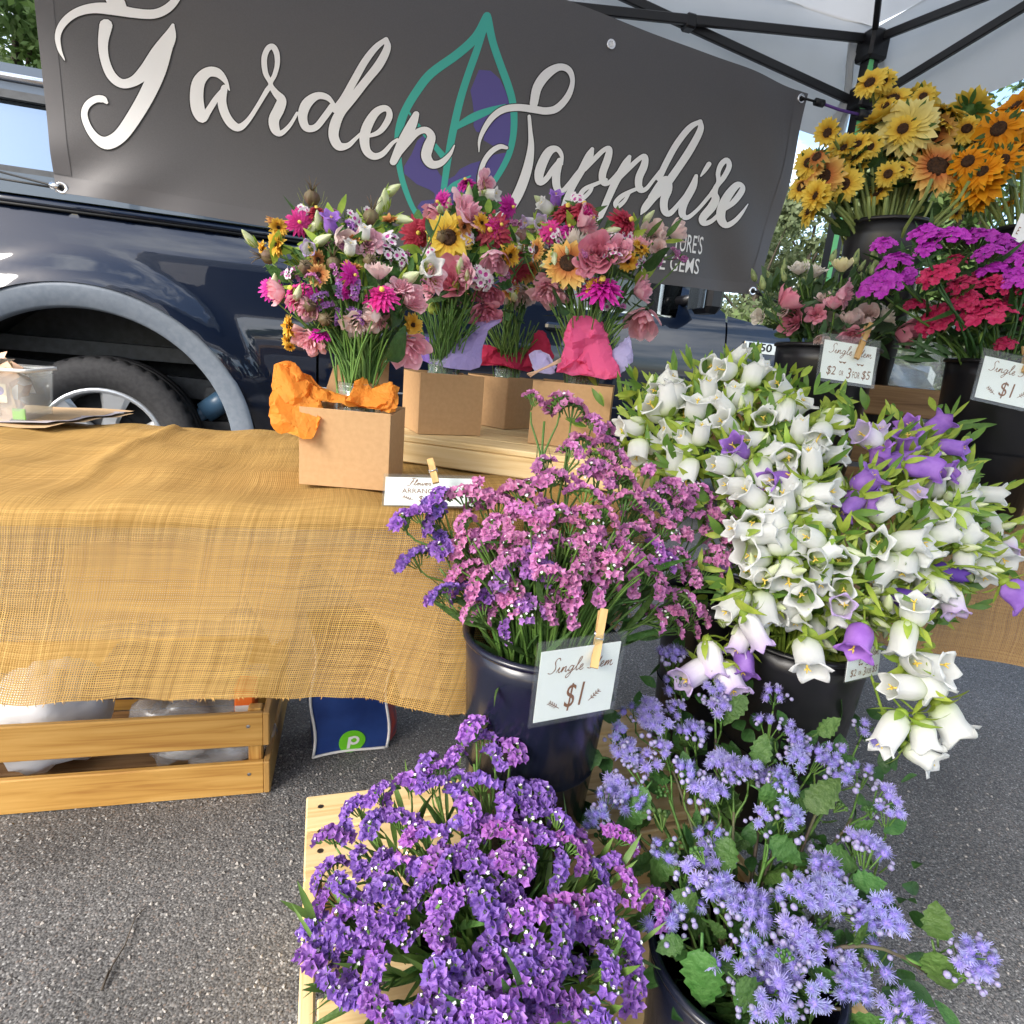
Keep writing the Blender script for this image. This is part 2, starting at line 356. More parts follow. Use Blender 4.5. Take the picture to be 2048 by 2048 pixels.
def woodmat(name, a, b, k, axis=0, rough=.55, rand=.12):
    s = [70, 70, 70]; s[axis] = 3.5
    m, n, l, out = nodes_of(name)
    p = n.new('ShaderNodeBsdfPrincipled'); p.inputs['Roughness'].default_value = rough; p.inputs['Specular IOR Level'].default_value = .3
    t = n.new('ShaderNodeTexCoord'); oi = n.new('ShaderNodeObjectInfo'); ad = n.new('ShaderNodeVectorMath')
    l.new(t.outputs['Object'], ad.inputs[0]); 
    cb = n.new('ShaderNodeCombineXYZ'); ml = n.new('ShaderNodeMath'); ml.operation = 'MULTIPLY'; ml.inputs[1].default_value = 13; l.new(oi.outputs['Random'], ml.inputs[0])
    for i in range(3): l.new(ml.outputs[0], cb.inputs[i])
    l.new(cb.outputs[0], ad.inputs[1])
    mp_ = n.new('ShaderNodeMapping'); mp_.inputs['Scale'].default_value = s; l.new(ad.outputs[0], mp_.inputs[0])
    x = n.new('ShaderNodeTexNoise'); x.inputs['Scale'].default_value = 1; x.inputs['Detail'].default_value = 6; x.inputs['Distortion'].default_value = 1.2; l.new(mp_.outputs[0], x.inputs['Vector'])
    mp2 = n.new('ShaderNodeMapping'); s2 = [6, 6, 6]; s2[axis] = .9; mp2.inputs['Scale'].default_value = s2; l.new(ad.outputs[0], mp2.inputs[0])
    wv = n.new('ShaderNodeTexNoise'); wv.inputs['Scale'].default_value = 1; wv.inputs['Detail'].default_value = 2; l.new(mp2.outputs[0], wv.inputs['Vector'])
    sn = n.new('ShaderNodeMath'); sn.operation = 'MULTIPLY'; sn.inputs[1].default_value = 70; l.new(wv.outputs['Fac'], sn.inputs[0])
    si = n.new('ShaderNodeMath'); si.operation = 'SINE'; l.new(sn.outputs[0], si.inputs[0])
    mm = n.new('ShaderNodeMath'); mm.operation = 'MULTIPLY_ADD'; mm.inputs[1].default_value = .07; l.new(si.outputs[0], mm.inputs[0]); l.new(x.outputs['Fac'], mm.inputs[2])
    r = n.new('ShaderNodeValToRGB'); e = r.color_ramp.elements; e.new(.5)
    for i, (q, c) in enumerate([(.28, k), (.46, b), (.66, a)]): e[i].position = q; e[i].color = (*c, 1)
    l.new(mm.outputs[0], r.inputs[0])
    h = n.new('ShaderNodeHueSaturation'); a_ = n.new('ShaderNodeMapRange'); a_.inputs[3].default_value = 1 - rand; a_.inputs[4].default_value = 1 + rand
    l.new(oi.outputs['Random'], a_.inputs[0]); l.new(a_.outputs[0], h.inputs['Value']); l.new(r.outputs[0], h.inputs['Color']); l.new(h.outputs[0], p.inputs['Base Color'])
    bm = n.new('ShaderNodeBump'); bm.inputs['Strength'].default_value = .25; bm.inputs['Distance'].default_value = .002; l.new(x.outputs['Fac'], bm.inputs['Height']); l.new(bm.outputs[0], p.inputs['Normal'])
    l.new(p.outputs[0], out.inputs[0])
woodmat('pine', (.66, .51, .28), (.60, .44, .22), (.50, .34, .15))
woodmat('pine_y', (.66, .50, .27), (.58, .41, .19), (.44, .29, .12), 1)
woodmat('pine_z', (.66, .50, .27), (.58, .41, .19), (.44, .29, .12), 2)
woodmat('varnished', (.50, .29, .085), (.43, .235, .06), (.33, .16, .04), rough=.38)
woodmat('varnished_z', (.50, .29, .085), (.42, .22, .055), (.26, .115, .03), 2, rough=.38)
woodmat('brown_wood', (.33, .19, .08), (.26, .14, .055), (.16, .08, .03))
woodmat('peg_wood', (.56, .36, .15), (.50, .31, .12), (.40, .24, .09), 2)
mat('plastic_black', (.009, .009, .011), .33, spec=.45, bump=.05, bscale=60)
mat('plastic_navy', (.008, .010, .022), .22, spec=.5)
mat('frame_black', (.016, .016, .018), .38, spec=.45)
mat('canopy', (.72, .715, .70), .85, (.66, .655, .64), 3, trans=.40, bump=.25, bscale=4)
mat('banner_grey', (.096, .092, .097), .5, (.106, .102, .107), 300, spec=.45, bump=.12, bscale=7)
mat('banner_hem', (.11, .106, .112), .5, spec=.45)
mat('print_white', (.92, .92, .92), .85, spec=.05); mat('print_black', (.012, .012, .012), .5)
mat('print_teal', (.055, .47, .385), .45); mat('print_purple', (.105, .085, .31), .45)
mat('chrome', (.75, .75, .77), .18, metal=1); mat('steel', (.45, .45, .47), .3, metal=1)
mat('paint_navy', (.0025, .006, .017), .3, spec=.15, coat=1, metal=.0, coat_ior=1.62)
mat('trim_grey', (.15, .175, .21), .4, (.12, .145, .18), 40, spec=.5)
mat('well_black', (.02, .021, .023), .8, (.035, .036, .038), 25); mat('frame_grey', (.07, .075, .08), .6, (.05, .052, .055), 30)
mat('tyre', (.022, .022, .024), .72, (.034, .034, .036), 60, spec=.3); mat('alloy', (.50, .52, .54), .32, metal=.75)
mat('glass_dark', (.012, .015, .017), .03, spec=.9, coat=1)
mat('shock', (.045, .10, .17), .35); mat('amber', (.7, .17, .02), .3); mat('seal', (.012, .012, .012), .6)
mat('stripe_green', (.20, .72, .27), .5); mat('cord_purple', (.16, .07, .33), .7); mat('cord_black', (.01, .01, .01), .6); mat('cord_white', (.6, .6, .6), .6)
mat('kraft', (.47, .29, .145), .75, (.43, .262, .128), 120, rand=.03, spec=.2); mat('kraft_edge', (.56, .37, .2), .8); mat('kraft_in', (.38, .235, .12), .8)
mat('tissue_orange', (.82, .33, .045), .7, trans=.5, rand=0); mat('tissue_lilac', (.45, .37, .72), .7, trans=.4); mat('tissue_red', (.55, .025, .085), .7, trans=.35); mat('tissue_pink', (.86, .14, .33), .7, trans=.45)
mat('tissue_pale', (.55, .50, .78), .7, trans=.4)
mat('card_white', (.84, .84, .83), .45); mat('ink_brown', (.22, .085, .03), .6); mat('ink_dark', (.10, .045, .025), .6)
mat('bag_blue', (.012, .035, .16), .4, (.02, .055, .22), 14, bump=.4, bscale=18); mat('bag_green', (.14, .52, .02), .45); mat('bag_red', (.5, .05, .02), .4, (.04, .05, .09), 30)
mat('marble_bag', (.78, .78, .80), .4, (.35, .37, .45), 9, stretch=(1, 1, 2.2), trans=.2, ramp=(.56, .8), bump=.6, bscale=14)
mat('lid_navy', (.012, .022, .065), .4); mat('orange_label', (.7, .14, .02), .5)
mat('soil', (.03, .022, .015), .9)
def clear(name, col, a, rough=.08):
    m, n, l, out = nodes_of(name)
    g = n.new('ShaderNodeBsdfGlossy'); g.inputs['Roughness'].default_value = rough
    d = n.new('ShaderNodeBsdfDiffuse'); d.inputs[0].default_value = (*col, 1)
    t = n.new('ShaderNodeBsdfTransparent'); t.inputs[0].default_value = (.96, .98, .97, 1)
    fr = n.new('ShaderNodeFresnel'); fr.inputs[0].default_value = 1.45
    m1 = n.new('ShaderNodeMixShader'); m1.inputs[0].default_value = a; l.new(t.outputs[0], m1.inputs[1]); l.new(d.outputs[0], m1.inputs[2])
    ge = n.new('ShaderNodeNewGeometry'); iv = n.new('ShaderNodeMath'); iv.operation = 'SUBTRACT'; iv.inputs[0].default_value = 1; l.new(ge.outputs['Backfacing'], iv.inputs[1])
    fm = n.new('ShaderNodeMath'); fm.operation = 'MULTIPLY'; l.new(fr.outputs[0], fm.inputs[0]); l.new(iv.outputs[0], fm.inputs[1])
    m2 = n.new('ShaderNodeMixShader'); l.new(fm.outputs[0], m2.inputs[0]); l.new(m1.outputs[0], m2.inputs[1]); l.new(g.outputs[0], m2.inputs[2]); l.new(m2.outputs[0], out.inputs[0])
clear('clear_plastic', (.85, .86, .87), .16); clear('jar_glass', (.7, .75, .73), .08, .03); clear('sleeve', (.7, .7, .75), .02); clear('film', (.72, .73, .76), .28, .2)
clear('sheet_plastic', (.80, .68, .58), .85, .3)
# plants
mat('stem_green', (.115, .215, .042), .55, (.075, .16, .028), 40, trans=.1, rand=.15, hue=.012)
mat('stem_pale', (.27, .33, .11), .55, (.19, .26, .07), 40, trans=.15, rand=.1)
mat('leaf_green', (.045, .115, .022), .5, (.085, .175, .045), 90, trans=.28, rand=.25, hue=.02, spec=.35, bump=.8, bscale=160)
mat('leaf_dark', (.028, .075, .018), .5, (.045, .11, .025), 60, trans=.2, rand=.2, hue=.015, bump=.6, bscale=140)
mat('leaf_lime', (.40, .52, .075), .5, (.26, .40, .05), 60, trans=.4, rand=.15, hue=.015)
mat('leaf_blue', (.06, .12, .055), .55, (.08, .155, .06), 60, trans=.2, rand=.15)
mat('stem_brown', (.10, .10, .045), .6, (.07, .05, .035), 30)
mat('statice_purple', (.19, .075, .38), .6, (.38, .20, .58), 160, trans=.3, rand=.18, hue=.022)
mat('statice_magenta', (.32, .09, .42), .6, (.47, .21, .56), 160, trans=.3, rand=.15, hue=.02)
mat('statice_pink', (.49, .145, .36), .6, (.66, .30, .53), 160, trans=.3, rand=.15, hue=.025)
mat('statice_lilac', (.40, .17, .53), .6, (.52, .27, .62), 160, trans=.3, rand=.12, hue=.02)
mat('white_floret', (.85, .82, .82), .5, trans=.25)
radial('bell_white', [(0, (.52, .62, .26)), (.22, (.74, .78, .66)), (.45, (.80, .81, .79)), (1, (.80, .81, .80))], trans=.42, axis='Z', scale=.05, rand=.05); mat('bell_purple', (.28, .12, .52), .55, (.40, .20, .64), 60, trans=.3, rand=.12, hue=.01); mat('bell_dark', (.09, .035, .28), .55, trans=.2)
radial('bell_lilac', [(0, (.78, .78, .74)), (.45, (.76, .72, .78)), (1, (.46, .30, .66))], axis='Z', scale=.05)
mat('stamen', (.75, .55, .10), .6); mat('bud_white', (.66, .74, .42), .55, (.78, .80, .62), 40, trans=.3)
mat('agera', (.29, .275, .56), .65, (.41, .395, .70), 200, trans=.3, rand=.12, hue=.02); mat('agera_core', (.22, .17, .52), .7); mat('agera_bud', (.30, .24, .46), .6, (.2, .22, .30), 300, rand=.12)
radial('sun_yellow', [(0, (.30, .10, .01)), (.30, (.64, .32, .03)), (.5, (.82, .58, .07)), (1, (.86, .68, .14))], scale=.052)
radial('sun_pale', [(0, (.42, .22, .03)), (.38, (.80, .66, .18)), (1, (.84, .76, .34))], scale=.06)
radial('sun_peach', [(0, (.26, .06, .012)), (.4, (.58, .2, .06)), (.75, (.76, .45, .12)), (1, (.8, .58, .2))], scale=.055)
radial('sun_orange', [(0, (.55, .16, .005)), (.5, (.82, .33, .008)), (1, (.86, .42, .02))], scale=.06)
mat('disc_brown', (.022, .010, .005), .85, (.07, .028, .008), 260, bump=.6, bscale=300)
mat('zin_magenta', (.62, .018, .22), .5, (.72, .05, .33), 60, trans=.2, rand=.12); mat('zin_crimson', (.42, .018, .055), .5, (.52, .06, .10), 60, trans=.2, rand=.12); mat('zin_hot', (.60, .02, .36), .5, (.70, .05, .42), 60, trans=.2)
mat('lis_pink', (.80, .38, .48), .5, (.87, .60, .65), 45, trans=.32, rand=.08, hue=.01); mat('lis_rose', (.68, .22, .32), .5, (.78, .36, .44), 45, trans=.3, rand=.08); mat('lis_white', (.80, .74, .66), .5, (.82, .80, .74), 45, trans=.3, rand=.05); mat('lis_cream', (.80, .75, .45), .5, trans=.3); mat('lis_blush', (.80, .60, .58), .5, (.82, .70, .66), 45, trans=.3, rand=.05)
mat('dia_magenta', (.42, .018, .42), .5, (.52, .05, .52), 80, trans=.2, rand=.15); mat('dia_crimson', (.45, .012, .08), .5, (.58, .03, .13), 80, trans=.2, rand=.2); mat('dia_rim', (.82, .76, .80), .5, trans=.25); mat('dia_eye', (.60, .08, .38), .5, trans=.2)
radial('daisy_gold', [(0, (.40, .13, .01)), (.4, (.72, .38, .03)), (1, (.80, .55, .10))], scale=.03)
radial('daisy_rust', [(0, (.20, .05, .02)), (.45, (.55, .2, .06)), (1, (.74, .45, .16))], scale=.03)
mat('pod_brown', (.13, .065, .05), .6, (.15, .15, .06), 30, rand=.15); mat('pod_green', (.34, .42, .07), .55, (.28, .35, .06), 40)
mat('bark', (.10, .08, .06), .9, (.06, .05, .04), 12, bump=.6, bscale=20)
mat('tree_leaf', (.095, .155, .045), .55, (.16, .23, .07), 1.2, trans=.32, rand=.2, hue=.02); mat('tree_leaf_pale', (.12, .16, .07), .55, (.18, .22, .10), 1.2, trans=.32, rand=.2); mat('tree_leaf_gold', (.17, .16, .03), .55, (.22, .2, .05), 1.5, trans=.3)
mat('grass', (.05, .085, .02), .9, (.09, .12, .035), 3); mat('paper_white', (.74, .72, .70), .7); mat('tag_tan', (.60, .40, .28), .7, (.52, .33, .22), 30); mat('tag_purple', (.20, .16, .38), .6); mat('tag_green', (.2, .42, .07), .6); mat('paper_tan', (.45, .30, .16), .75, bump=.3, bscale=40)

# ------------------------------------------------------------------ ground
g = MB()
def gp(u, v):
    return Vector((-60 + 120 * u, -60 + 120 * v, 0))
g.grid(gp, 8, 8); tag(obj('asphalt_ground', g, 'asphalt'), kind='structure')
g = MB(); g.grid(lambda u, v: Vector((-90 + 180 * u, 9.5 + 80 * v + 1.2 * math.sin(u * 40), .006 + 1.6 * max(0, v - .02) ** .8)), 40, 10)
tag(obj('grass_bank', g, 'grass'), kind='structure')

# ------------------------------------------------------------------ trees
def tree(name, label, x, y, h, cw, lm, base=.35, nclump=46, leaves=5200, lsz=.11, group='trees beyond the car park', seed=1):
    r = random.Random(seed); t = thing(name, label, 'tree', (x, y, 0), group)
    b = MB(); top = Vector((x + r.uniform(-.3, .3), y, h * .9)); tr = bez(Vector((x, y, -.2)), Vector((x + r.uniform(-.2, .2), y, h * .3)), Vector((x + r.uniform(-.5, .5), y, h * .6)), top, 8)
    b.tube(tr, [h * .022 * (1 - .09 * i) for i in range(9)], 8)
    cl = []
    for k in range(nclump):
        z = h * (base + (1 - base) * r.random() ** .8); w = cw * math.sin(math.pi * min(1, max(.12, (z / h - base * .7) / (1.02 - base * .7)))) ** .6
        a = r.uniform(0, 2 * math.pi); q = w * r.random() ** .5
        c = Vector((x + q * math.cos(a), y + q * math.sin(a), z)); cl.append((c, r.uniform(.28, .62) * cw * .55))
        if k % 3 == 0:
            i = min(7, int(8 * max(.1, (z / h) - .15))); b.tube(bez(tr[i], tr[i] * .6 + c * .4 + Vector((0, 0, .2)), tr[i] * .2 + c * .8, c, 4), [h * .008, h * .006, h * .005, h * .004, h * .002], 5)
    obj('trunk', b, 'bark', t)
    rn = np.random.default_rng(seed); n = leaves
    ci = rn.integers(0, len(cl), n); C = np.array([tuple(c[0]) for c in cl])[ci]; S = np.array([c[1] for c in cl])[ci][:, None]
    d = rn.normal(size=(n, 3)); d /= np.linalg.norm(d, axis=1)[:, None]; P = C + d * S * rn.random((n, 1)) ** .45 * np.array([1, 1, .75])
    a = rn.normal(size=(n, 3)); a /= np.linalg.norm(a, axis=1)[:, None]; bb = np.cross(a, d + 1e-3); bb /= np.linalg.norm(bb, axis=1)[:, None]
    s = lsz * (.6 + .8 * rn.random((n, 1)))
    V = np.stack([P - a * s, P + bb * s * .45, P + a * s, P - bb * s * .45], 1).reshape(-1, 3) - np.array([x, y, 0])
    me = bpy.data.meshes.new('crown'); me.from_pydata(V.tolist(), [], np.arange(4 * n).reshape(-1, 4).tolist()); me.materials.append(MATS[lm]); me.update()
    put('crown', me, t, Matrix.Translation((x, y, 0)))
    return t
for k, (nm, lb, px, Y, h, cw, lm, base, lv, ls) in enumerate([
    ('oak_tree', 'broad green tree seen between the banner and the sunflowers', 1560, 14, 4.7, 2.4, 'tree_leaf_pale', .05, 16000, .07),
    ('oak_tree', 'pale thin-leaved tree right behind the edge of the grey banner', 1490, 12, 4.1, 1.5, 'tree_leaf_pale', .08, 8000, .06),
    ('oak_tree', 'dense dark tree behind the green striped tent leg', 1700, 17, 6.0, 3.4, 'tree_leaf_pale', .05, 14000, .09),
    ('oak_tree', 'tall tree behind the tall yellow sunflowers', 1830, 13, 5.2, 2.4, 'tree_leaf', .05, 14000, .075),
    ('oak_tree', 'leafy tree behind the orange sunflowers at the right edge of the canopy', 2040, 12, 7.5, 2.8, 'tree_leaf', .1, 14000, .075),
    ('oak_tree', 'farther tree rising past the right edge of the frame', 2250, 15, 8.5, 3.2, 'tree_leaf', .1, 7000, .13),
    ('pine_tree', 'tall tree above the roof of the camper shell', 30, 11, 6.6, 3.6, 'tree_leaf', .05, 26000, .08),
    ('pine_tree', 'grey-green tree left of the one above the camper shell', -330, 14, 10, 3.0, 'tree_leaf_pale', .1, 7000, .12)]):
    p = aty(px, 60 if px < 100 else 700, Y); tree(nm, lb, p.x, Y, h, cw, lm, base, 46 if lv > 4000 else 26, lv, ls, seed=20 + k)
for k, (px, w, lb, lm) in enumerate([(1545, 1.1, 'golden green bush past the front of the truck', 'tree_leaf_gold'), (1830, 2.2, 'bright green bush behind the clear container on the shelf', 'tree_leaf_pale'), (1680, 1.5, 'green bush behind the bucket of lisianthus', 'tree_leaf')]):
    p = aty(px, 700, 8.5); tree('bush', lb, p.x, 8.5 + k * .4, 1.5 + .25 * k, w, lm, .02, 30, 5000, .055, 'bushes beyond the car park', 50 + k)
for k, (x, y, h) in enumerate([(-14, -24, 4), (-3, -27, 4.5), (6, -25, 4), (15, -23, 5)]):  # unseen trees added behind the camera to darken what the truck reflects
    tree('oak_tree', ['round unseen tree added for the reflection in the truck door', 'wide unseen tree added for the reflection in the dark truck panel', 'low unseen tree added for the reflection beside the tent', 'tall unseen tree added for the reflection near the hood'][k], x, y, h, 3.2, 'tree_leaf', .15, 40, 3000, .2, 'unseen trees added behind the camera', 80 + k)

# ------------------------------------------------------------------ pickup truck with a camper shell
TP = Vector((-1.872, 2.789, 0)); TA = .297
TT = Vector((math.cos(TA), math.sin(TA), 0)); TN = Vector((math.sin(TA), -math.cos(TA), 0))
def T(s, z, n=0.0): return TP + TT * s + TN * n + Vector((0, 0, z))
truck = thing('pickup_truck', 'dark navy pickup truck with a camper shell parked behind the grey banner', 'truck', T(1.4, 0, -.9))
AC = [(-.06, .42), (3.98, .42)]
def prof(s, z):
    n = -.02 + .075 * math.exp(-((z - .95) / .36) ** 2) - .05 * max(0, (z - 1.22) / .2) ** 1.5 - .07 * max(0, (.62 - z) / .2)
    if z < .745: n -= .012 * min(1, (.745 - z) / .02)
    for cx, cz in AC:
        r = math.hypot(s - cx, z - cz)
        if z > .3: n += .062 * (1 - min(1, max(0, (r - .69) / .15)) ** 2 * (3 - 2 * min(1, max(0, (r - .69) / .15)))) if r < .84 else 0
    return n
def sheet(outline, holes, res, fn, flip=False):
    """fill an outline on the truck's side with a fine sheet that follows fn(s,z)"""
    def inside(p, poly):
        c = False; j = len(poly) - 1
        for i in range(len(poly)):
            if (poly[i][1] > p[1]) != (poly[j][1] > p[1]) and p[0] < (poly[j][0] - poly[i][0]) * (p[1] - poly[i][1]) / (poly[j][1] - poly[i][1]) + poly[i][0]: c = not c
            j = i
        return c
    xs = [p[0] for p in outline]; zs = [p[1] for p in outline]
    pts = []
    nx = int((max(xs) - min(xs)) / res); nz_ = int((max(zs) - min(zs)) / res)
    bd = np.array([q for p in [outline] + holes for q in p])
    for i in range(nx + 1):
        for j in range(nz_ + 1):
            p = (min(xs) + (i + .5 * (j % 2)) * res, min(zs) + j * res)
            if inside(p, outline) and not any(inside(p, h) for h in holes) and np.min(np.hypot(bd[:, 0] - p[0], bd[:, 1] - p[1])) > res * .45: pts.append(p)
    vs = [Vector(p) for p in outline]; ed = [(i, (i + 1) % len(outline)) for i in range(len(outline))]
    for h in holes:
        b = len(vs); vs += [Vector(p) for p in h]; ed += [(b + i, b + (i + 1) % len(h)) for i in range(len(h))]
    vs += [Vector(p) for p in pts]
    r = delaunay_2d_cdt(vs, ed, [], 0, 1e-6); V = r[0]; fs = []
    for f in r[2]:
        c = sum((V[i] for i in f), Vector((0, 0))) / len(f)
        if inside(c, outline) and not any(inside(c, h) for h in holes): fs.append(tuple(f))
    return [fn(v.x, v.y) for v in V], fs
def dens(poly, res):
    out = []
    for i in range(len(poly)):
        a = np.array(poly[i]); b = np.array(poly[(i + 1) % len(poly)]); k = max(1, int(np.linalg.norm(b - a) / res))
        out += [tuple(a + (b - a) * j / k) for j in range(k)]
    return out
def arc(c, r, a0, a1, n): return [(c[0] + r * math.cos(a0 + (a1 - a0) * i / n), c[1] + r * math.sin(a0 + (a1 - a0) * i / n)) for i in range(n + 1)]
RA = .69; aa = math.asin((.5 - .42) / RA)
ol = [(-1.35, 1.40), (-1.35, .5)] + arc(AC[0], RA, math.pi - aa, aa, 48) + arc(AC[1], RA, math.pi - aa, aa, 30)[:] + [(4.75, .5), (4.85, .9), (4.6, 1.1), (3.9, 1.21), (3.3, 1.28), (3.02, 1.345)]
# rear bed side and cab+fender as separate sheets
bed = [(-1.35, 1.41), (-1.35, .5)] + arc(AC[0], RA, math.pi - aa, aa, 48) + [(.9, .5), (.9, 1.405)]
doors = [(.912, 1.365), (.912, .5), (3.125, .5), (3.125, 1.31), (3.02, 1.38), (2.86, 1.43), (2.80, 1.255), (2.05, 1.24), (2.0, 1.36)]
fend = [(3.137, 1.30), (3.137, .5)] + arc(AC[1], RA, math.pi - aa, aa, 30) + [(4.75, .5), (4.85, .9), (4.6, 1.1), (3.9, 1.20), (3.5, 1.255)]
for nm, poly in (('bed_side', bed), ('door_panel', doors), ('fender', fend)):
    b = MB(); vs, fs = sheet(dens(poly, .035), [], .035, lambda s, z: T(s, z, prof(s, z))); b.add(vs, fs)
    obj(nm, b, 'paint_navy', truck)
# rail cap above the bed side, camper shell, roof
b = MB(); b.tube([T(-1.4, 1.428, -.045), T(.9, 1.42, -.045)], .022, 8, flat=.6); obj('bed_rail', b, 'paint_navy', truck)
b = MB(); b.tube([T(-1.4, 1.404, -.033), T(.9, 1.398, -.033)], .006, 6); obj('rail_seal', b, 'seal', truck)
def slab(pts, n0, n1, bm, m=0):
    """solid between two depths n of an outline (s,z)"""
    k = len(pts); vs = [T(s, z, n0) for s, z in pts] + [T(s, z, n1) for s, z in pts]
    fs = [tuple(range(k)), tuple(range(2 * k - 1, k - 1, -1))] + [(i, k + i, k + (i + 1) % k, (i + 1) % k) for i in range(k)]
    bm.add(vs, fs, m, False)
b = MB(); slab([(-1.5, 1.445), (.88, 1.44), (.84, 1.52), (-1.5, 1.525)], -.03, -1.75, b); slab([(-1.5, 1.83), (.72, 1.825), (.55, 1.93), (-1.5, 1.935)], -.085, -1.7, b)
slab([(.42, 1.525), (.84, 1.52), (.72, 1.83), (.42, 1.83)], -.065, -1.72, b)
obj('camper_shell', b, mat('shell_navy', (.05, .07, .10), .25, coat=1, spec=.5), truck)
b = MB(); b.tube([T(-1.5, 1.885, -.078), T(.6, 1.88, -.078)], .016, 8); obj('drip_rail', b, 'chrome', truck)
w = MB(); q4 = [(-1.42, 1.55), (.40, 1.545), (.40, 1.80), (-1.42, 1.81)]; vs = [T(s_, z_, -.070 - .10 * (z_ - 1.55) - o_) for o_ in (0, .006) for s_, z_ in q4]; w.add(vs, [(0, 1, 2, 3), (7, 6, 5, 4)] + [(i, 4 + i, 4 + (i + 1) % 4, (i + 1) % 4) for i in range(4)], 0, False)
win = obj('shell_window', w, mat('mirror_film', (.30, .36, .42), .04, metal=.9), truck)
for zz, zz2 in ((1.525, 1.55), (1.80, 1.83)):
    b = MB(); slab([(-1.5, zz), (.42, zz), (.42, zz2), (-1.5, zz2)], -.06, -.09, b); obj('window_frame', b, 'frame_grey', truck)
# cab greenhouse
b = MB()
slab([(.93, 1.36), (1.02, 1.36), (1.12, 1.88), (1.02, 1.88)], -.05, -.12, b); slab([(1.02, 1.86), (2.35, 1.87), (2.3, 1.95), (1.2, 1.95)], -.11, -1.65, b)
slab([(2.98, 1.33), (3.10, 1.31), (2.42, 1.90), (2.34, 1.88)], -.06, -.13, b); slab([(1.95, 1.37), (2.03, 1.37), (2.0, 1.87), (1.93, 1.87)], -.055, -.12, b)
obj('cab_frame', b, 'paint_navy', truck)
for poly in ([(1.03, 1.37), (1.94, 1.37), (1.92, 1.86), (1.12, 1.86)], [(2.04, 1.245), (2.80, 1.255), (2.86, 1.43), (2.34, 1.865), (2.01, 1.865)]):
    b = MB(); slab(poly, -.085, -.095, b); pane = obj('door_window', b, 'glass_dark', truck)
b = MB()
for q in ([(.93, 1.352), (2.0, 1.350), (2.0, 1.374), (.93, 1.378)], [(2.04, 1.236), (2.80, 1.248), (2.80, 1.266), (2.04, 1.254)], [(2.70, 1.266), (2.722, 1.266), (2.722, 1.56), (2.70, 1.58)]): slab(q, -.018, -.10, b)
obj('window_trim', b, 'chrome', truck)
b = MB(); w0 = [T(3.10, 1.30, -.12), T(2.44, 1.90, -.2), T(2.44, 1.90, -1.6), T(3.10, 1.30, -1.7)]; b.add(w0 + [p - TT * .02 for p in w0], [(0, 1, 2, 3), (7, 6, 5, 4), (0, 4, 5, 1), (1, 5, 6, 2), (2, 6, 7, 3), (3, 7, 4, 0)], 0, False); obj('windshield', b, 'glass_dark', truck)
b = MB(); b.grid(lambda u, v: T(3.05 + 1.75 * u, 1.275 - .05 * u - .13 * u * u + .09 * math.sin(math.pi * v) ** .6, -.05 - 1.68 * v), 14, 12); obj('hood', b, 'paint_navy', truck)
b = MB(); slab([(4.84, .55), (4.86, 1.1), (4.80, 1.15), (4.78, .55)], -.08, -1.7, b); obj('grille', b, 'chrome', truck)
b = MB(); slab([(-1.4, .42), (4.7, .42), (4.7, .52), (-1.4, .52)], -.2, -1.55, b); obj('chassis', b, 'well_black', truck)
b = MB(); slab([(-1.45, .5), (-1.40, .5), (-1.40, 1.42), (-1.45, 1.42)], -.06, -1.74, b); slab([(-1.40, .5), (4.75, .5), (4.75, 1.25), (-1.40, 1.25)], -1.76, -1.80, b); obj('far_side', b, 'paint_navy', truck)
b = MB(); slab([(.87, .50), (.94, .50), (.94, 1.41), (.87, 1.41)], -.10, -.13, b); slab([(.75, .52), (3.0, .52), (3.0, 1.0), (.75, 1.0)], -.14, -1.6, b); obj('cabin_floor_and_gap_backing', b, 'well_black', truck)  # dark strip added behind the bed-to-cab gap to block background light, then cabin floor
# lower crease
b = MB(); b.tube([T(.66, .742, prof(.9, .742) - .004), T(3.1, .742, prof(2, .742) - .004)], .007, 6); obj('side_crease', b, 'trim_grey', truck)
for k, (cx, cz) in enumerate(AC):
    if k == 0:
        b = MB(); A = arc((cx, cz), 1, math.pi + .12, -.12, 60); prf = [(.693, .014), (.688, .022), (.672, .025), (.600, .012), (.592, .006), (.588, -.03)]
        vs = [T(cx + (p[0] - cx) * r, cz + (p[1] - cz) * r, prof(cx, cz + .71) + n - .02) for p in A for r, n in prf]; q = len(prf)
        b.add(vs, [(i * q + j, i * q + j + 1, (i + 1) * q + j + 1, (i + 1) * q + j) for i in range(len(A) - 1) for j in range(q - 1)]); obj('wheel_arch_trim', b, 'trim_grey', truck)
    b = MB(); A = arc((cx, cz), .66, math.pi + .1, -.1, 30)
    vs = [T(p[0], p[1], n) for p in A for n in (.03, -.55)] ; b.add(vs, [(i * 2, i * 2 + 1, i * 2 + 3, i * 2 + 2) for i in range(30)])
    bk = [T(cx + (p[0] - cx) * .99, cz + (p[1] - cz) * .99, -.5) for p in A]; b.add(bk, [tuple(range(len(bk)))], 0, False); obj('wheel_well', b, 'well_black', truck)
b = MB()
slab([(-.9, .80), (.62, .79), (.62, .86), (-.9, .87)], -.30, -.42, b); slab([(-.9, .66), (.6, .60), (.6, .70), (-.9, .78)], -.36, -.45, b); slab([(.3, .45), (.58, .45), (.58, .70), (.36, .68)], -.28, -.34, b)
slab([(-.9, .865), (.6, .855), (.6, 1.02), (-.9, 1.03)], -.44, -.46, b)
obj('frame_rail', b, 'frame_grey', truck)
b = MB(); b.tube([T(.36, .56, -.22), T(.50, .67, -.22)], .055, 14); b.tube([T(.28, .50, -.22), T(.40, .60, -.22)], .035, 12); obj('shock_absorber', b, 'shock', truck)
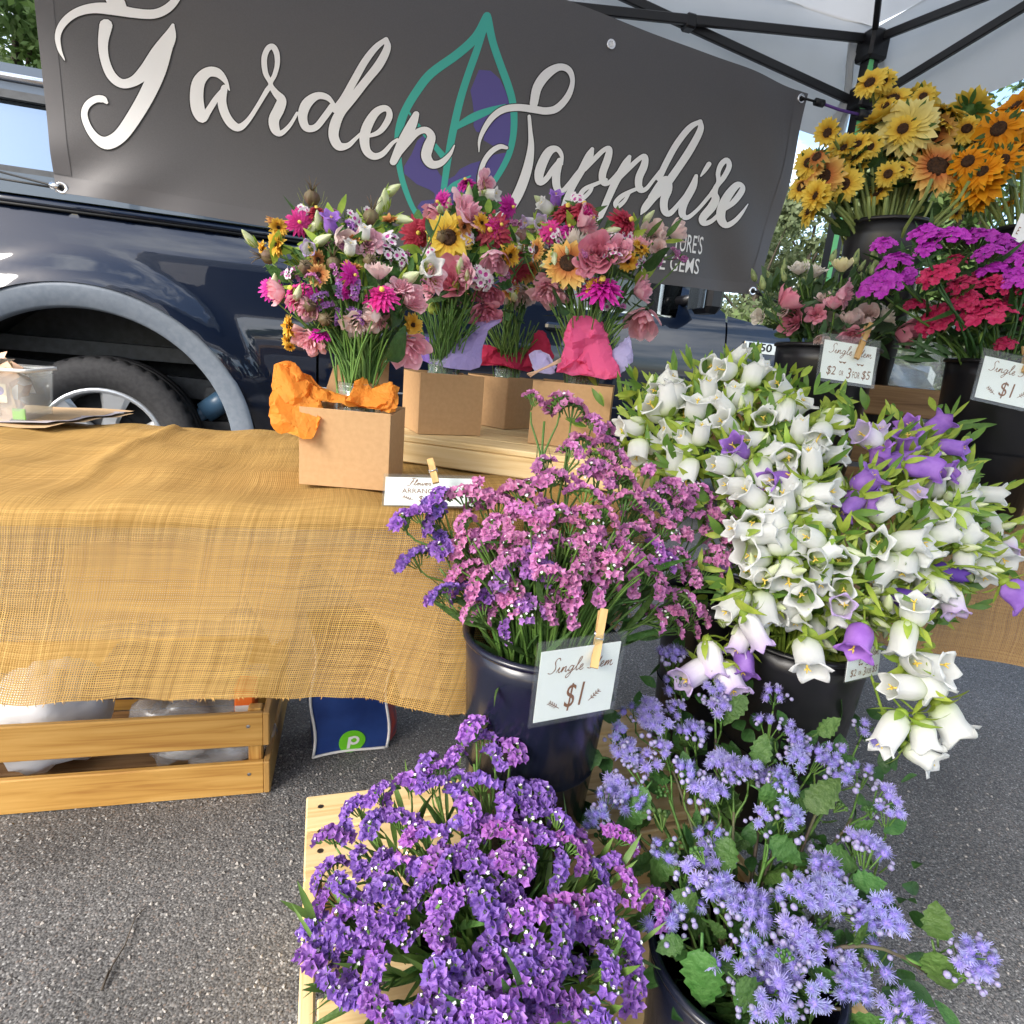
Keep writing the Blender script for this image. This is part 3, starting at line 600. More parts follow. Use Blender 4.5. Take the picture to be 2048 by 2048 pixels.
# wheels
def wheel(s, n, side):
    c = T(s, .405, n); M = Matrix.Translation(c) @ Matrix(((TT.x, 0, TN.x * side, 0), (TT.y, 0, TN.y * side, 0), (0, 1, 0, 0), (0, 0, 0, 1)))
    t = MB(); R = .405; nn = 160
    pr = [(.262, .10), (.275, .118), (.33, .128), (.372, .122), (.392, .108), (.400, .095), (.404, .06), (.397, .056), (.397, .050), (.405, .046), (.405, -.0), (.397, -.004), (.397, -.01), (.405, -.014), (.404, -.08), (.372, -.118), (.3, -.125), (.262, -.11)]
    def fn(p, q, i):
        if 5 <= i <= 6:
            k = int(q / (2 * math.pi) * nn + .5) % 4
            if k == 0:
                f = .972; return Vector((p.x * f, p.y * f, p.z))
        return p
    t.lathe(pr, nn, 0, M, fn); wh = obj('wheel', t, 'tyre', truck)
    r = MB(); r.lathe([(.268, .102), (.258, .116), (.245, .110), (.238, .07), (.235, -.05)], 48, 0, M)
    for k in range(6):
        a = 2 * math.pi * k / 6 + .28; d = Vector((math.cos(a), math.sin(a), 0)); e = Vector((-d.y, d.x, 0))
        def sp(t_, w, z): return M @ (d * t_ + e * w + Vector((0, 0, z)))
        vs = []
        for t_, w, z in ((.05, .036, .085), (.12, .034, .088), (.19, .050, .098), (.243, .066, .106)):
            vs += [sp(t_, -w, z - .02), sp(t_, -w * .7, z), sp(t_, w * .7, z), sp(t_, w, z - .02), sp(t_, w * .8, z - .05), sp(t_, -w * .8, z - .05)]
        fs = [(i * 6 + j, i * 6 + (j + 1) % 6, (i + 1) * 6 + (j + 1) % 6, (i + 1) * 6 + j) for i in range(3) for j in range(6)]; r.add(vs, fs, 0, False)
    r.lathe([(.07, .07), (.065, .095), (.03, .105), (.001, .106)], 20, 0, M); obj('rim', r, 'alloy', wh)
    h = MB(); h.lathe([(.235, -.02), (.19, -.01), (.17, .01), (.001, .012)], 32, 0, M); h.lathe([(.15, .012), (.15, .03), (.06, .034)], 32, 0, M); obj('brake_drum', h, 'well_black', wh)
for s in (-.04, 3.98):
    wheel(s, -.13, 1); wheel(s, -1.62, -1)
# mirror
b = MB(); mc = T(2.90, 1.40, .14); M = Matrix.Translation(mc) @ Matrix(((TT.x, TN.x, 0, 0), (TT.y, TN.y, 0, 0), (0, 0, 1, 0), (0, 0, 0, 1)))
b.box((0, 0, 0), (.12, .19, .24), 0, M, .035); mir = obj('door_mirror', b, 'plastic_black', truck)
b = MB(); b.tube([T(2.87, 1.36, .06), T(2.84, 1.35, -.05)], .03, 8); obj('mirror_arm', b, 'plastic_black', mir)
b = MB(); b.box((.055, .05, .07), (.02, .06, .05), 0, M, .008); obj('turn_signal', b, 'amber', mir)
b = MB(); b.box((-.062, 0, 0), (.01, .16, .2), 0, M, .004); obj('mirror_glass', b, 'mirror_film', mir)
b = MB(); b.box((0, 0, 0), (.24, .03, .04), 0, Matrix.Translation(T(2.15, 1.14, .055)) @ Matrix(((TT.x, TN.x, 0, 0), (TT.y, TN.y, 0, 0), (0, 0, 1, 0), (0, 0, 0, 1))), .012); obj('door_handle', b, 'paint_navy', truck)
# fender badge, read from the photograph: F150
def text_mesh(body, size, M, mats, xs=1.0, shear=0.0, ext=.0, align='CENTER', offset=0.0, sp=1.0):
    cu = bpy.data.curves.new('txt', 'FONT'); cu.body = body; cu.size = size; cu.align_x = align; cu.align_y = 'CENTER'; cu.shear = shear; cu.extrude = ext; cu.offset = offset; cu.space_character = sp; cu.resolution_u = 3
    o = bpy.data.objects.new('txt', cu); COL.objects.link(o); dg = bpy.context.evaluated_depsgraph_get(); dg.update()
    me = bpy.data.meshes.new_from_object(o.evaluated_get(dg)); bpy.data.objects.remove(o); bpy.data.curves.remove(cu)
    me.transform(M @ Matrix.Diagonal((xs, 1, 1, 1))); me.materials.clear()
    for m_ in mats: me.materials.append(MATS[m_])
    return me
def text_on(name, parent, *a, **k):
    """text becomes a mesh in the thing's own axes"""
    M = a[2]; P = PM[parent.name]; me = text_mesh(a[0], a[1], P.inverted() @ M, a[3], **k); me.name = name
    return put(name, me, parent, P)
BM = Matrix.Translation(T(3.37, 1.143, prof(3.37, 1.143) + .006)) @ Matrix(((TT.x, 0, TN.x, 0), (TT.y, 0, TN.y, 0), (0, 1, 0, 0), (0, 0, 0, 1)))
b = MB(); b.box((-.01, -.002, 0), (.22, .066, .006), 0, BM, .003); b.box((.155, -.022, 0), (.13, .026, .006), 0, BM, .003); bad = obj('badge', b, 'chrome', truck)
me = text_mesh('F150', .062, PM[truck.name].inverted() @ BM @ Matrix.Translation((-.012, 0, .0045)), ['frame_black'], xs=1.35, offset=.0012); put('badge_letters', me, bad, PM[bad.name])
# ------------------------------------------------------------------ canopy tent
TC = Vector((1.178, 2.655, 0)); TL_ = -TT; TR_ = TN; SIDE = 3.0
tent = thing('canopy_tent', 'grey pop-up canopy tent on black legs with one green striped leg', 'tent', TC)
BX = Matrix(((TT.x, TN.x, 0, 0), (TT.y, TN.y, 0, 0), (0, 0, 1, 0), (0, 0, 0, 1)))
def bar(bm, p, q, w, h, m=0, bev=.003):
    """square tube from p to q"""
    p, q = Vector(p), Vector(q); d = q - p; x = d.normalized(); zz = Vector((0, 0, 1)) if abs(x.z) < .95 else Vector((TT.x, TT.y, 0))
    y = zz.cross(x).normalized(); z = x.cross(y)
    M = Matrix(((x.x, y.x, z.x, 0), (x.y, y.y, z.y, 0), (x.z, y.z, z.z, 0), (0, 0, 0, 1))); M.translation = (p + q) / 2
    bm.box((0, 0, 0), (d.length, w, h), m, M, bev)
cornersT = [TC, TC + TL_ * SIDE, TC + TL_ * SIDE + TR_ * SIDE, TC + TR_ * SIDE]
for i, c in enumerate(cornersT):
    b = MB(); bar(b, c, c + Vector((0, 0, 2.2)), .045, .045); leg = obj('leg', b, 'frame_black', tent)
    b = MB(); b.box(c + Vector((0, 0, .012)), (.12, .12, .02), 0, None, .004); obj('foot_plate', b, 'frame_black', leg)
    b = MB(); b.box((0, 0, 2.02), (.075, .075, .08), 0, Matrix.Translation(c) @ BX, .008); obj('slider', b, 'plastic_black', leg)
    b = MB(); b.box((0, 0, 2.19), (.085, .085, .10), 0, Matrix.Translation(c) @ BX, .01); obj('corner_bracket', b, 'plastic_black', leg)
    if i == 0:
        b = MB(); b.box((-.0125, .0235, 1.17), (.024, .003, 1.9), 0, Matrix.Translation(c) @ BX, .001); b.box((-.0125, .0235, 2.09), (.02, .004, .1), 0, Matrix.Translation(c) @ BX, .001); obj('green_stripe', b, 'stripe_green', leg)
        for z in np.arange(1.75, 2.12, .045):
            b = MB(); b.lathe([(.004, 0), (.0001, .002)], 8, 0, Matrix.Translation(c) @ BX @ Matrix.Translation((.012, .0232, z)) @ Matrix.Rotation(-math.pi / 2, 4, 'X')); obj('pin_hole', b, 'steel', leg)
def side_truss(c, d, nrm, off=-.022):
    h = SIDE / 2; a = c + Vector((0, 0, 2.19)) + nrm * .012; s = c + Vector((0, 0, 2.02)) + nrm * -.012
    for k in range(2):
        up = (k % 2 == 0)
        p0 = d * (h * k); p1 = d * (h * (k + 1)); zt0, zt1 = (2.22, 2.03) if up else (2.03, 2.22)
        lo0, lo1 = (2.02, 2.22) if up else (2.22, 2.02)
        for (z0, z1, o) in ((zt0, zt1, .012), (lo0, lo1, -.012)):
            b = MB(); bar(b, c + p0 + nrm * (o + off) + Vector((0, 0, z0)), c + p1 + nrm * (o + off) + Vector((0, 0, z1)), .016, .030); obj('truss_bar', b, 'frame_black', tent)
    for k in (1,):
        for z in (2.03, 2.22):
            b = MB(); b.box((0, 0, 0), (.05, .05, .06), 0, Matrix.Translation(c + nrm * off + d * h * k + Vector((0, 0, z))) @ BX, .006); obj('joint', b, 'plastic_black', tent)
    for k in (.5, 1.5):
        b = MB(); b.box((0, 0, 0), (.04, .045, .045), 0, Matrix.Translation(c + nrm * off + d * h * k + Vector((0, 0, 2.122))) @ BX, .006); obj('pivot', b, 'plastic_black', tent)
side_truss(cornersT[0], TL_, TN); side_truss(cornersT[0], TR_, -TT); side_truss(cornersT[1], TR_, TT); side_truss(cornersT[3], TL_, TN)
apex = (cornersT[0] + cornersT[2]) / 2 + Vector((0, 0, 3.05))
for c in cornersT:
    b = MB(); bar(b, c + Vector((0, 0, 2.22)), apex - Vector((0, 0, .06)), .02, .03); obj('roof_rafter', b, 'frame_black', tent)
b = MB()
for i in range(4):
    a, c = cornersT[i] + Vector((0, 0, 2.255)), cornersT[(i + 1) % 4] + Vector((0, 0, 2.255)); ou = ((a + c) / 2 - (cornersT[0] + cornersT[2]) / 2); ou.z = 0; ou.normalize()
    def P(u, v, a=a, c=c):
        e = a.lerp(c, u); q = e.lerp(apex, v); return q - Vector((0, 0, .05 * math.sin(math.pi * u) * math.sin(math.pi * min(1, v * 1.3)) + .012 * math.sin(u * 23 + v * 9) * (1 - v)))
    b.grid(P, 20, 14)
obj('roof_fabric', b, 'canopy', tent)
for i in range(4):
    b = MB(); a, c = cornersT[i], cornersT[(i + 1) % 4]; ou = ((a + c) / 2 - (cornersT[0] + cornersT[2]) / 2).normalized()
    b.grid(lambda u, v: a.lerp(c, u) + ou * (-.004 + .068 * min(1, v * 5) + .012 * math.sin(u * 31 + v) * v + .02 * v) + (a - c).normalized() * .03 * (1 - 2 * u) + Vector((0, 0, 2.252 - .35 * v + .02 * math.sin(math.pi * u) * v)), 40, 6)
    obj('valance', b, 'canopy', tent)
b = MB(); c = TC
for (dx, dy) in ((-.045, -.04), (.03, -.05), (.05, .0)):
    b.grid(lambda u, v: c + TT * (dx * (1 + .3 * math.sin(9 * v)) + .05 * (u - .5)) + TN * (dy + .012 * math.sin(u * 9 + v * 5)) + Vector((0, 0, 2.24 - .36 * v - .03 * u)), 5, 8)
obj('corner_fabric', b, 'canopy', tent)

# ------------------------------------------------------------------ banner
BP = Vector((.987, 2.595, 2)) + TN * .035; BO = Vector((-1.365, 1.878, 0)) + TN * .035
def bpx(u, v):
    """banner pixel -> banner plane coordinates (along, up)"""
    q = atpl(u, v, BP, TN); return ((q - BO).dot(TT), q.z)
def bw(s, z, n=0.0):
    """banner surface with its slight waves"""
    sag = .012 * math.sin(s * 2.3 + z) + .006 * math.sin(s * 5.1 + 2) + (.02 * math.exp(-((s - 2.3) / .12) ** 2) * (2 - z)) + .0035 * math.sin(s * 13 + z * 8) * math.sin(s * 1.9 + 1) + .010 * math.exp(-((s - .12) / .2) ** 2 - ((z - 1.33) / .1) ** 2) * math.sin(s * 22 - z * 30) + .008 * math.exp(-((s - 2.25) / .25) ** 2) * math.sin(s * 20 + z * 14)
    return BO + TT * s + TN * (sag + n) + Vector((0, 0, z))
banner = thing('hanging_banner', 'dark grey printed banner hung along the back of the tent', 'banner', bw(1.2, 1.3))
TLp, BLp, BRp, TRp = bpx(78, -8), bpx(113, 385), bpx(1500, 590), bpx(1611, 190); TLp = (TLp[0] - .01, 2.09); MID = bpx(1005, 0)
def bq(u, v):
    lt = np.array(BLp) * (1 - v) + np.array(TLp) * v; rt = np.array(BRp) * (1 - v) + np.array(TRp) * v; p = lt * (1 - u) + rt * u
    return p
def bedge(u, v):
    p = bq(u, v); p[1] += (.055 * math.sin(math.pi * u) * v ** 2 - .012 * math.sin(math.pi * u) * (1 - v)); p[0] += .02 * math.sin(math.pi * v) * (u ** 8); return p
b = MB(); b.grid(lambda u, v: bw(*bedge(u, v)), 90, 30); b.grid(lambda u, v: bw(*bedge(u, v), -.0012), 90, 30); obj('sheet', b, 'banner_grey', banner)
for u0, u1, v0, v1 in ((0, .018, .06, 1), (0, 1, 0, .055), (.982, 1, .06, 1)):
    b = MB(); b.grid(lambda u, v: bw(*bedge(u0 + (u1 - u0) * u, v0 + (v1 - v0) * v), .0012), 60 if u1 - u0 > .5 else 2, 30 if v1 - v0 > .5 else 2); obj('hem', b, 'banner_hem', banner)
def z1(*s): return [(x / 2.76, y / 2.76, w / 2.76) for x, y, w in s]
def z2(*s): return [(700 + x / 2.76, y / 2.76, w / 2.76) for x, y, w in s]
def z3(*s): return [(1348 + x / 2.76, y / 2.76, w / 2.76) for x, y, w in s]
LET = [
 [z1((372, 348, 6), (345, 290, 24), (335, 215, 34), (365, 145, 44), (430, 88, 50), (520, 58, 60), (620, 58, 70), (740, 76, 58), (850, 80, 55), (930, 45, 52), (985, -20, 42), (1010, -90, 34)),
  z1((640, -140, 50), (632, -70, 84), (630, -10, 96), (660, 40, 90)),
  z1((592, 150, 76), (578, 250, 58), (588, 340, 52), (622, 425, 54), (678, 470, 54), (745, 455, 62), (810, 395, 84), (880, 300, 104), (935, 210, 80), (955, 140, 20)),
  z1((915, 250, 90), (870, 400, 96), (805, 550, 92), (725, 690, 86), (665, 765, 80), (600, 797, 74), (545, 775, 52), (500, 715, 40), (478, 645, 38), (495, 592, 40), (540, 560, 42), (580, 560, 40), (600, 578, 18))],
 [z1((1266, 498, 8), (1243, 445, 30), (1200, 402, 54), (1145, 400, 62), (1098, 450, 76), (1085, 530, 80), (1095, 610, 78), (1118, 655, 50), (1150, 610, 40), (1190, 548, 36), (1235, 490, 26)),
  z1((1238, 485, 40), (1225, 560, 52), (1243, 630, 52), (1280, 685, 52), (1322, 702, 44), (1372, 660, 30), (1425, 580, 26), (1475, 495, 30)),
  z1((1478, 492, 30), (1493, 460, 26), (1465, 400, 32), (1458, 320, 34), (1478, 265, 34), (1505, 254, 36), (1526, 290, 34), (1530, 350, 30), (1515, 412, 28), (1493, 462, 28), (1520, 510, 40), (1553, 550, 56), (1540, 600, 66), (1512, 660, 64), (1520, 715, 54), (1550, 735, 34), (1600, 690, 24), (1640, 622, 18)),
  z1((1847, 575, 18), (1805, 532, 36), (1748, 525, 46), (1692, 570, 62), (1670, 640, 56), (1690, 702, 46), (1742, 700, 40), (1792, 640, 40), (1835, 580, 40)),
  z1((2132, 212, 28), (2074, 258, 38), (2014, 335, 44), (1954, 440, 46), (1900, 535, 46), (1850, 600, 42)),
  z1((2132, 212, 28), (2138, 262, 44), (2094, 350, 54), (2022, 440, 50), (1942, 540, 54), (1882, 612, 58), (1850, 682, 64), (1842, 750, 60), (1870, 803, 54), (1920, 800, 34), (1960, 765, 24), (1990, 735, 18)),
  z2((50, 745, 20), (110, 745, 22), (170, 718, 34), (214, 652, 40), (215, 608, 34), (186, 594, 40), (140, 620, 50), (97, 690, 60), (80, 760, 60), (92, 828, 50), (132, 860, 42), (182, 845, 34), (232, 790, 24), (262, 768, 18)),
  z2((366, 628, 38), (340, 690, 60), (290, 785, 62), (240, 890, 44)),
  z2((262, 860, 26), (318, 785, 40), (370, 730, 40), (420, 716, 40), (450, 752, 50), (432, 810, 62), (422, 862, 60), (452, 905, 50), (502, 898, 40), (552, 850, 24), (578, 800, 8))],
 [z2((1020, 565, 50), (1040, 475, 56), (1092, 402, 58), (1160, 362, 44), (1215, 378, 38), (1236, 440, 28), (1212, 520, 38), (1152, 588, 44), (1090, 605, 44), (1020, 597, 44), (932, 588, 42), (852, 600, 40), (792, 640, 36), (747, 702, 30), (718, 770, 20), (714, 835, 6)),
  z2((994, 636, 20), (1000, 720, 26), (1004, 800, 38), (990, 900, 54), (960, 1000, 60), (920, 1090, 60), (872, 1160, 58), (820, 1195, 50), (770, 1180, 40), (736, 1120, 36), (720, 1040, 32), (722, 960, 30), (742, 890, 30), (782, 835, 32), (830, 806, 30), (868, 812, 20))],
 [z2((1182, 903, 6), (1176, 850, 25), (1150, 816, 34), (1110, 826, 50), (1075, 880, 58), (1050, 950, 58), (1052, 1000, 44), (1087, 985, 34), (1127, 930, 34), (1165, 882, 30)),
  z2((1166, 882, 40), (1146, 960, 50), (1150, 1030, 46), (1180, 1050, 34), (1216, 1010, 24), (1262, 950, 22), (1310, 900, 26)),
  z2((1347, 815, 24), (1330, 855, 48), (1290, 930, 45), (1240, 1020, 40), (1203, 1100, 40), (1180, 1160, 30)),
  z2((1305, 930, 24), (1360, 870, 30), (1410, 822, 28), (1440, 816, 34), (1432, 870, 45), (1405, 950, 45), (1410, 1000, 38), (1442, 1000, 26), (1500, 935, 22), (1540, 890, 22)),
  z2((1425, 985, 20), (1370, 1008, 24), (1310, 1035, 28), (1284, 1068, 30), (1298, 1086, 28), (1336, 1050, 24), (1352, 1015, 16)),
  z2((1550, 860, 24), (1530, 902, 48), (1480, 990, 45), (1440, 1080, 42), (1402, 1170, 36), (1370, 1250, 14)),
  z2((1500, 975, 24), (1560, 912, 30), (1610, 867, 28), (1636, 862, 34), (1630, 912, 45), (1602, 980, 45), (1606, 1040, 38), (1640, 1040, 26), (1685, 985, 22), (1740, 920, 26)),
  z2((1616, 1030, 20), (1562, 1050, 24), (1508, 1080, 30), (1478, 1115, 30), (1488, 1135, 28), (1522, 1108, 24), (1548, 1068, 16)),
  z2((1936, 668, 24), (1880, 702, 36), (1812, 790, 38), (1756, 890, 38), (1712, 980, 38)),
  z2((1936, 668, 24), (1935, 720, 38), (1880, 830, 45), (1808, 940, 46), (1740, 1030, 50), (1682, 1085, 48), (1635, 1145, 42), (1614, 1180, 8)),
  z2((1662, 1085, 24), (1720, 1005, 34), (1758, 987, 40), (1764, 1040, 48), (1740, 1100, 48), (1742, 1160, 44), (1772, 1175, 34), (1832, 1110, 24), (1880, 1050, 24)),
  z3((128, 968, 22), (110, 1030, 45), (62, 1120, 48), (52, 1178, 44), (82, 1198, 28), (142, 1150, 22), (206, 1070, 22)),
  z3((193, 905, 28), (172, 940, 24), (152, 970, 10)),
  z3((205, 1070, 22), (240, 1010, 24), (240, 955, 26), (258, 908, 32), (288, 886, 32), (300, 920, 32), (270, 980, 30), (232, 1030, 30), (222, 1070, 36), (228, 1100, 44), (208, 1145, 50), (166, 1200, 46), (172, 1230, 34), (212, 1218, 26), (262, 1165, 22)),
  z3((262, 1165, 22), (320, 1118, 34), (365, 1060, 36), (370, 1030, 28), (340, 1025, 40), (292, 1080, 50), (260, 1150, 50), (257, 1210, 46), (282, 1245, 36), (322, 1225, 28), (362, 1180, 20), (398, 1130, 6))],
]
def on_banner(polys, nm, mt, n):
    """polygons in photograph pixels, laid out on the banner's own plane"""
    V, Fs = cdt_fill([[bpx(*q) for q in p] for p in polys]); b = MB(); b.add([bw(s, z, n) for s, z in V], Fs)
    return obj(nm, b, mt, banner)
PUR = [[(715, 380), (780, 385), (830, 430), (865, 500), (880, 560), (897, 640), (896, 740), (880, 800), (850, 815), (790, 800), (740, 770), (745, 735), (700, 722), (684, 690), (688, 640), (680, 560), (667, 495), (690, 440)],
       [(868, 838), (850, 900), (800, 975), (745, 1010), (690, 1060), (640, 1120), (560, 1190), (520, 1215), (400, 1190), (372, 1140), (395, 1108), (470, 1098), (468, 1065), (440, 1045), (370, 1015), (300, 955), (300, 915), (340, 850), (372, 775), (410, 740), (440, 820), (460, 900), (500, 965), (540, 990), (580, 968), (610, 930), (670, 900), (740, 880), (800, 850)]]
on_banner([[(700 + x / 2.76, y / 2.76) for x, y in p] for p in PUR], 'leaf_patch', 'print_purple', .0008)
LEAF = [z2((760, 82, 46), (700, 195, 50), (600, 290, 50), (450, 400, 50), (370, 500, 48), (310, 600, 46), (280, 680, 46), (266, 760, 40), (268, 860, 34), (282, 960, 32), (312, 1060, 30), (350, 1150, 28), (405, 1240, 24)),
        z2((762, 90, 46), (790, 220, 42), (830, 340, 42), (878, 470, 42), (902, 560, 40), (910, 650, 38), (904, 750, 36), (880, 850, 34), (830, 950, 32), (768, 1040, 28), (720, 1100, 20)),
        z2((752, 130, 30), (700, 280, 40), (650, 420, 40), (610, 550, 42), (575, 700, 42), (550, 830, 40), (530, 960, 36), (515, 1080, 32), (510, 1190, 26)),
        z2((585, 700, 30), (680, 645, 46), (770, 607, 36), (860, 575, 12)), z2((520, 865, 36), (450, 780, 28), (385, 700, 22), (325, 615, 10)), z2((525, 1065, 20), (580, 1020, 36), (668, 968, 6))]
on_banner(ribbons(LEAF), 'leaf_outline', 'print_teal', .0012)
for k, L in enumerate(LET):
    on_banner(ribbons(L, 1.3), 'letter_outline', 'print_black', .0016 + .00012 * k); on_banner(ribbons([[(a_, b_, w_ * .93) for a_, b_, w_ in s_] for s_ in L]), 'lettering', 'print_white', .0022)
def banner_text(body, u0, u1, v0, v1, right=True):
    a = Vector(bpx(u1, v1 if not isinstance(v1, tuple) else v1[1])); 
    hgt = bpx(u1, v0)[1] - bpx(u1, v1)[1]; wid = bpx(u1, v1)[0] - bpx(u0, v1)[0]
    sl = (bpx(u1, v1)[1] - bpx(u0, v1 - (u1 - u0) * .12)[1]) / wid
    me = text_mesh(body, 1, Matrix.Identity(4), ['print_white'], align='LEFT', offset=.004)
    xs = [v.co.x for v in me.vertices]; ys = [v.co.y for v in me.vertices]; x0, x1, y0, y1 = min(xs), max(xs), min(ys), max(ys); s0, zb = bpx(u0, v1)[0], bpx(u1, v1)[1]
    iv = PM[banner.name].inverted()
    for v in me.vertices: v.co = iv @ bw(s0 + wid * (v.co.x - x0) / (x1 - x0), zb + hgt * (v.co.y - y0) / (y1 - y0), .003)
    me.name = 'small_print'; put('small_print', me, banner, PM[banner.name])
banner_text("ING", 1293, 1322, 453, 480); banner_text("TURE'S", 1345, 1405, 471, 509); banner_text("TE GEMS", 1303, 1397, 517, 549)
for (u, v) in ((125, 377), (1225, 86), (1599, 199), (1497, 583)):
    s, z = bpx(u, v); b = MB(); M = Matrix.Translation(bw(s, z, .003)) @ Matrix(((TT.x, 0, TN.x, 0), (TT.y, 0, TN.y, 0), (0, 1, 0, 0), (0, 0, 0, 1)))
    b.lathe([(.008, 0), (.013, .002), (.0155, .001), (.016, -.004)], 20, 0, M); b.lathe([(.0081, .0005), (.0001, .0004)], 16, 1, M); obj('grommet', b, ['chrome', 'print_white' if v == 86 else 'seal'], banner)
# cords that tie the banner
def cord(name, label, pts, r, m, extra=()):
    t = thing(name, label, 'cord', pts[0]); b = MB(); b.tube([Vector(p) for p in pts], r, 6); obj('cord', b, m, t)
    for nm, c, q, rr, mm in extra: b = MB(); b.tube([c, q], rr, 8); obj(nm, b, mm, t)
g1 = bw(*bpx(1599, 199), .008); lg = TC + Vector((0, 0, 1.955)) + TN * .03
cord('bungee_cord', 'purple bungee cord tying the banner to the green striped leg', [g1.lerp(lg, .3), g1.lerp(lg, .6) - Vector((0, 0, .004)), lg], .005, 'cord_purple', (('hook', g1, g1.lerp(lg, .28), .004, 'cord_black'), ('toggle', g1.lerp(lg, .2), g1.lerp(lg, .32), .013, 'plastic_black'), ('knot', lg - TT * .03, lg + TT * .03, .02, 'plastic_black')))
g2 = bw(*bpx(1497, 583), .008); e2 = TC + Vector((0, 0, 1.24)); cord('thin_cord', 'thin dark cord from the lower banner corner to the tent leg', [g2, g2.lerp(e2, .5) - Vector((0, 0, .012)), e2], .004, 'cord_black', (('knot', g2.lerp(e2, .05), g2.lerp(e2, .12), .009, 'plastic_black'),))
g3 = bw(*bpx(125, 377), .008); e3 = at(-60, 328, depth(g3) * 1.02); cord('tie_cord', 'double tie cord at the lower left banner corner', [g3, g3.lerp(e3, .15), e3], .003, 'cord_black', (('cord_strand', g3.lerp(e3, .12) + Vector((0, 0, -.006)), e3 + Vector((0, 0, -.025)), .003, 'cord_black'), ('clasp', g3.lerp(e3, .02), g3.lerp(e3, .1), .009, 'chrome')))

# ------------------------------------------------------------------ front table with its burlap cloth
YT = .289; TS = Vector((math.cos(YT), math.sin(YT), 0)); TD = Vector((-math.sin(YT), math.cos(YT), 0)); TB = Vector((-.064, .863, 0))
def tb(s, d, z): return TB + TS * s + TD * d + Vector((0, 0, z))
MT = Matrix.Translation(TB) @ Matrix.Rotation(YT, 4, 'Z')
tbl = thing('folding_table', 'long folding table hidden under the front burlap cloth', 'table', M=MT)
b = MB(); b.box((-.55, .365, .722), (1.62, .70, .03), 0, None, .008); obj('tabletop', b, mat('table_top', (.46, .29, .10), .6), tbl, local=True)
for sx in (-1.25, .14):
    for dy in (.10, .62): b = MB(); b.box((sx, dy, .355), (.03, .03, .70), 0, None, .004); obj('leg', b, 'steel', tbl, local=True)
w0, w1 = atz(70, 1000, .742), atz(345, 862, .742)
def hem(s): return float(np.interp(s, [-1.3, -.614, -.349, -.2, -.046, .1, .32], [.505, .507, .485, .47, .445, .43, .45]))
def cloth_P(u, v):
    top = .745; L0, L1 = .10, .70
    s1 = .31 - .10 * max(0, (v - .62) / .38) ** 1.2; s = -1.32 + u * (s1 + 1.32)
    zh = hem(s) + .002 * math.sin(s * 37) + .0012 * math.sin(s * 83)
    wr = .5 * math.sin(s * 7.1 + 1) + .3 * math.sin(s * 13.3 + .4)
    if v < .10: t = v / .10; d, z = .722, .60 + (top - .60) * t
    elif v < .62:
        t = (v - .10) / .52; d, z = .722 - t * .722, top
    else:
        t = (v - .62) / .38; a = min(1, t * 7) * math.pi / 2; rr = .022
        d = -rr * math.sin(a); z = top - rr * (1 - math.cos(a)); t2 = max(0, (t - 1 / 7) / (6 / 7)); z = z + (zh - z) * t2
        fold = .010 * math.sin(s * 11 + .8 * t2) + .006 * math.sin(s * 23 + 2) ; d -= t2 * (.012 + fold) + .032 * t2 / (1 + math.exp(max(-30, min(30, (s + .632) / .007)))) + .012 * math.sin(math.pi * t2) * math.sin(s * 5 + 1)
        if s > .12: d += (s - .12) * .25 * t2
    p = tb(s, d, z)
    if .09 < v < .64:
        q = p.to_2d(); A, B = w0.to_2d(), w1.to_2d(); k = max(0, min(1, (q - A).dot(B - A) / (B - A).length_squared)); m_ = A.lerp(B, k); m_.x += .01 * math.sin(k * 9)
        dd = (q - m_).length; p.z += .011 * math.exp(-(dd / .016) ** 2) * (.25 + k) + .0025 * (math.sin(q.x * 21 + q.y * 14) + math.sin(q.x * 9 - q.y * 33) + .7 * math.sin(q.x * 47 + q.y * 8))
    return p
NU, NV = 200, 84; b = MB(); b.grid(cloth_P, NU, NV)
uv = []; V_ = [Vector(x) for x in b.v]
acc = 0
for j in range(NV + 1):
    if j: acc += (V_[j * (NU + 1) + 80] - V_[(j - 1) * (NU + 1) + 80]).length
    for i in range(NU + 1): uv.append((1.63 * i / NU, acc))
b.uv = uv
clothM = tag(obj('burlap_tablecloth', b, 'burlap'), 'golden burlap cloth spread over the front table and hanging down its side', 'tablecloth'); PM[clothM.name] = Matrix.Identity(4)
b = MB()
for k in range(150):
    v = .66 + .34 * R_.random(); p = cloth_P(1, v); d = (TS * rnd(.3, 1) - Vector((0, 0, rnd(.1, .9)))).normalized()
    b.tube([p - TS * .004, p + d * rnd(.006, .014), p + d * rnd(.014, .024) + rvec() * .003], [.0007, .0006, .0004], 3)
for k in range(160):
    p = cloth_P(R_.random(), 1); b.tube([p + Vector((0, 0, .002)), p + Vector((rnd(-.003, .003), rnd(-.002, .002), -rnd(.001, .004)))], [.0006, .0004], 3)
o = obj('fringe', b, mat('burlap_thread', (.52, .30, .09), .8), clothM); tag(o, kind='stuff')
# sheet of thin plastic hanging behind the burlap: seen through the weave
sp = [(128, 1098), (180, 1083), (470, 1085), (800, 1100), (870, 1120), (880, 1400), (800, 1395), (770, 1260), (640, 1130), (600, 1150), (585, 1270), (545, 1290), (490, 1190), (440, 1245), (330, 1240), (150, 1260), (128, 1180)]
sv, sf = cdt_fill([[((atpl(u, v, tb(0, .01, 0), TD) - TB).dot(TS), atpl(u, v, tb(0, .01, 0), TD).z) for u, v in sp]])
b = MB(); b.add([tb(s, .012 + .004 * math.sin(s * 30), z) for s, z in sv], sf); tag(obj('plastic_sheet', b, 'sheet_plastic'), 'pale thin plastic sheet showing through the weave of the front burlap', 'plastic sheet')

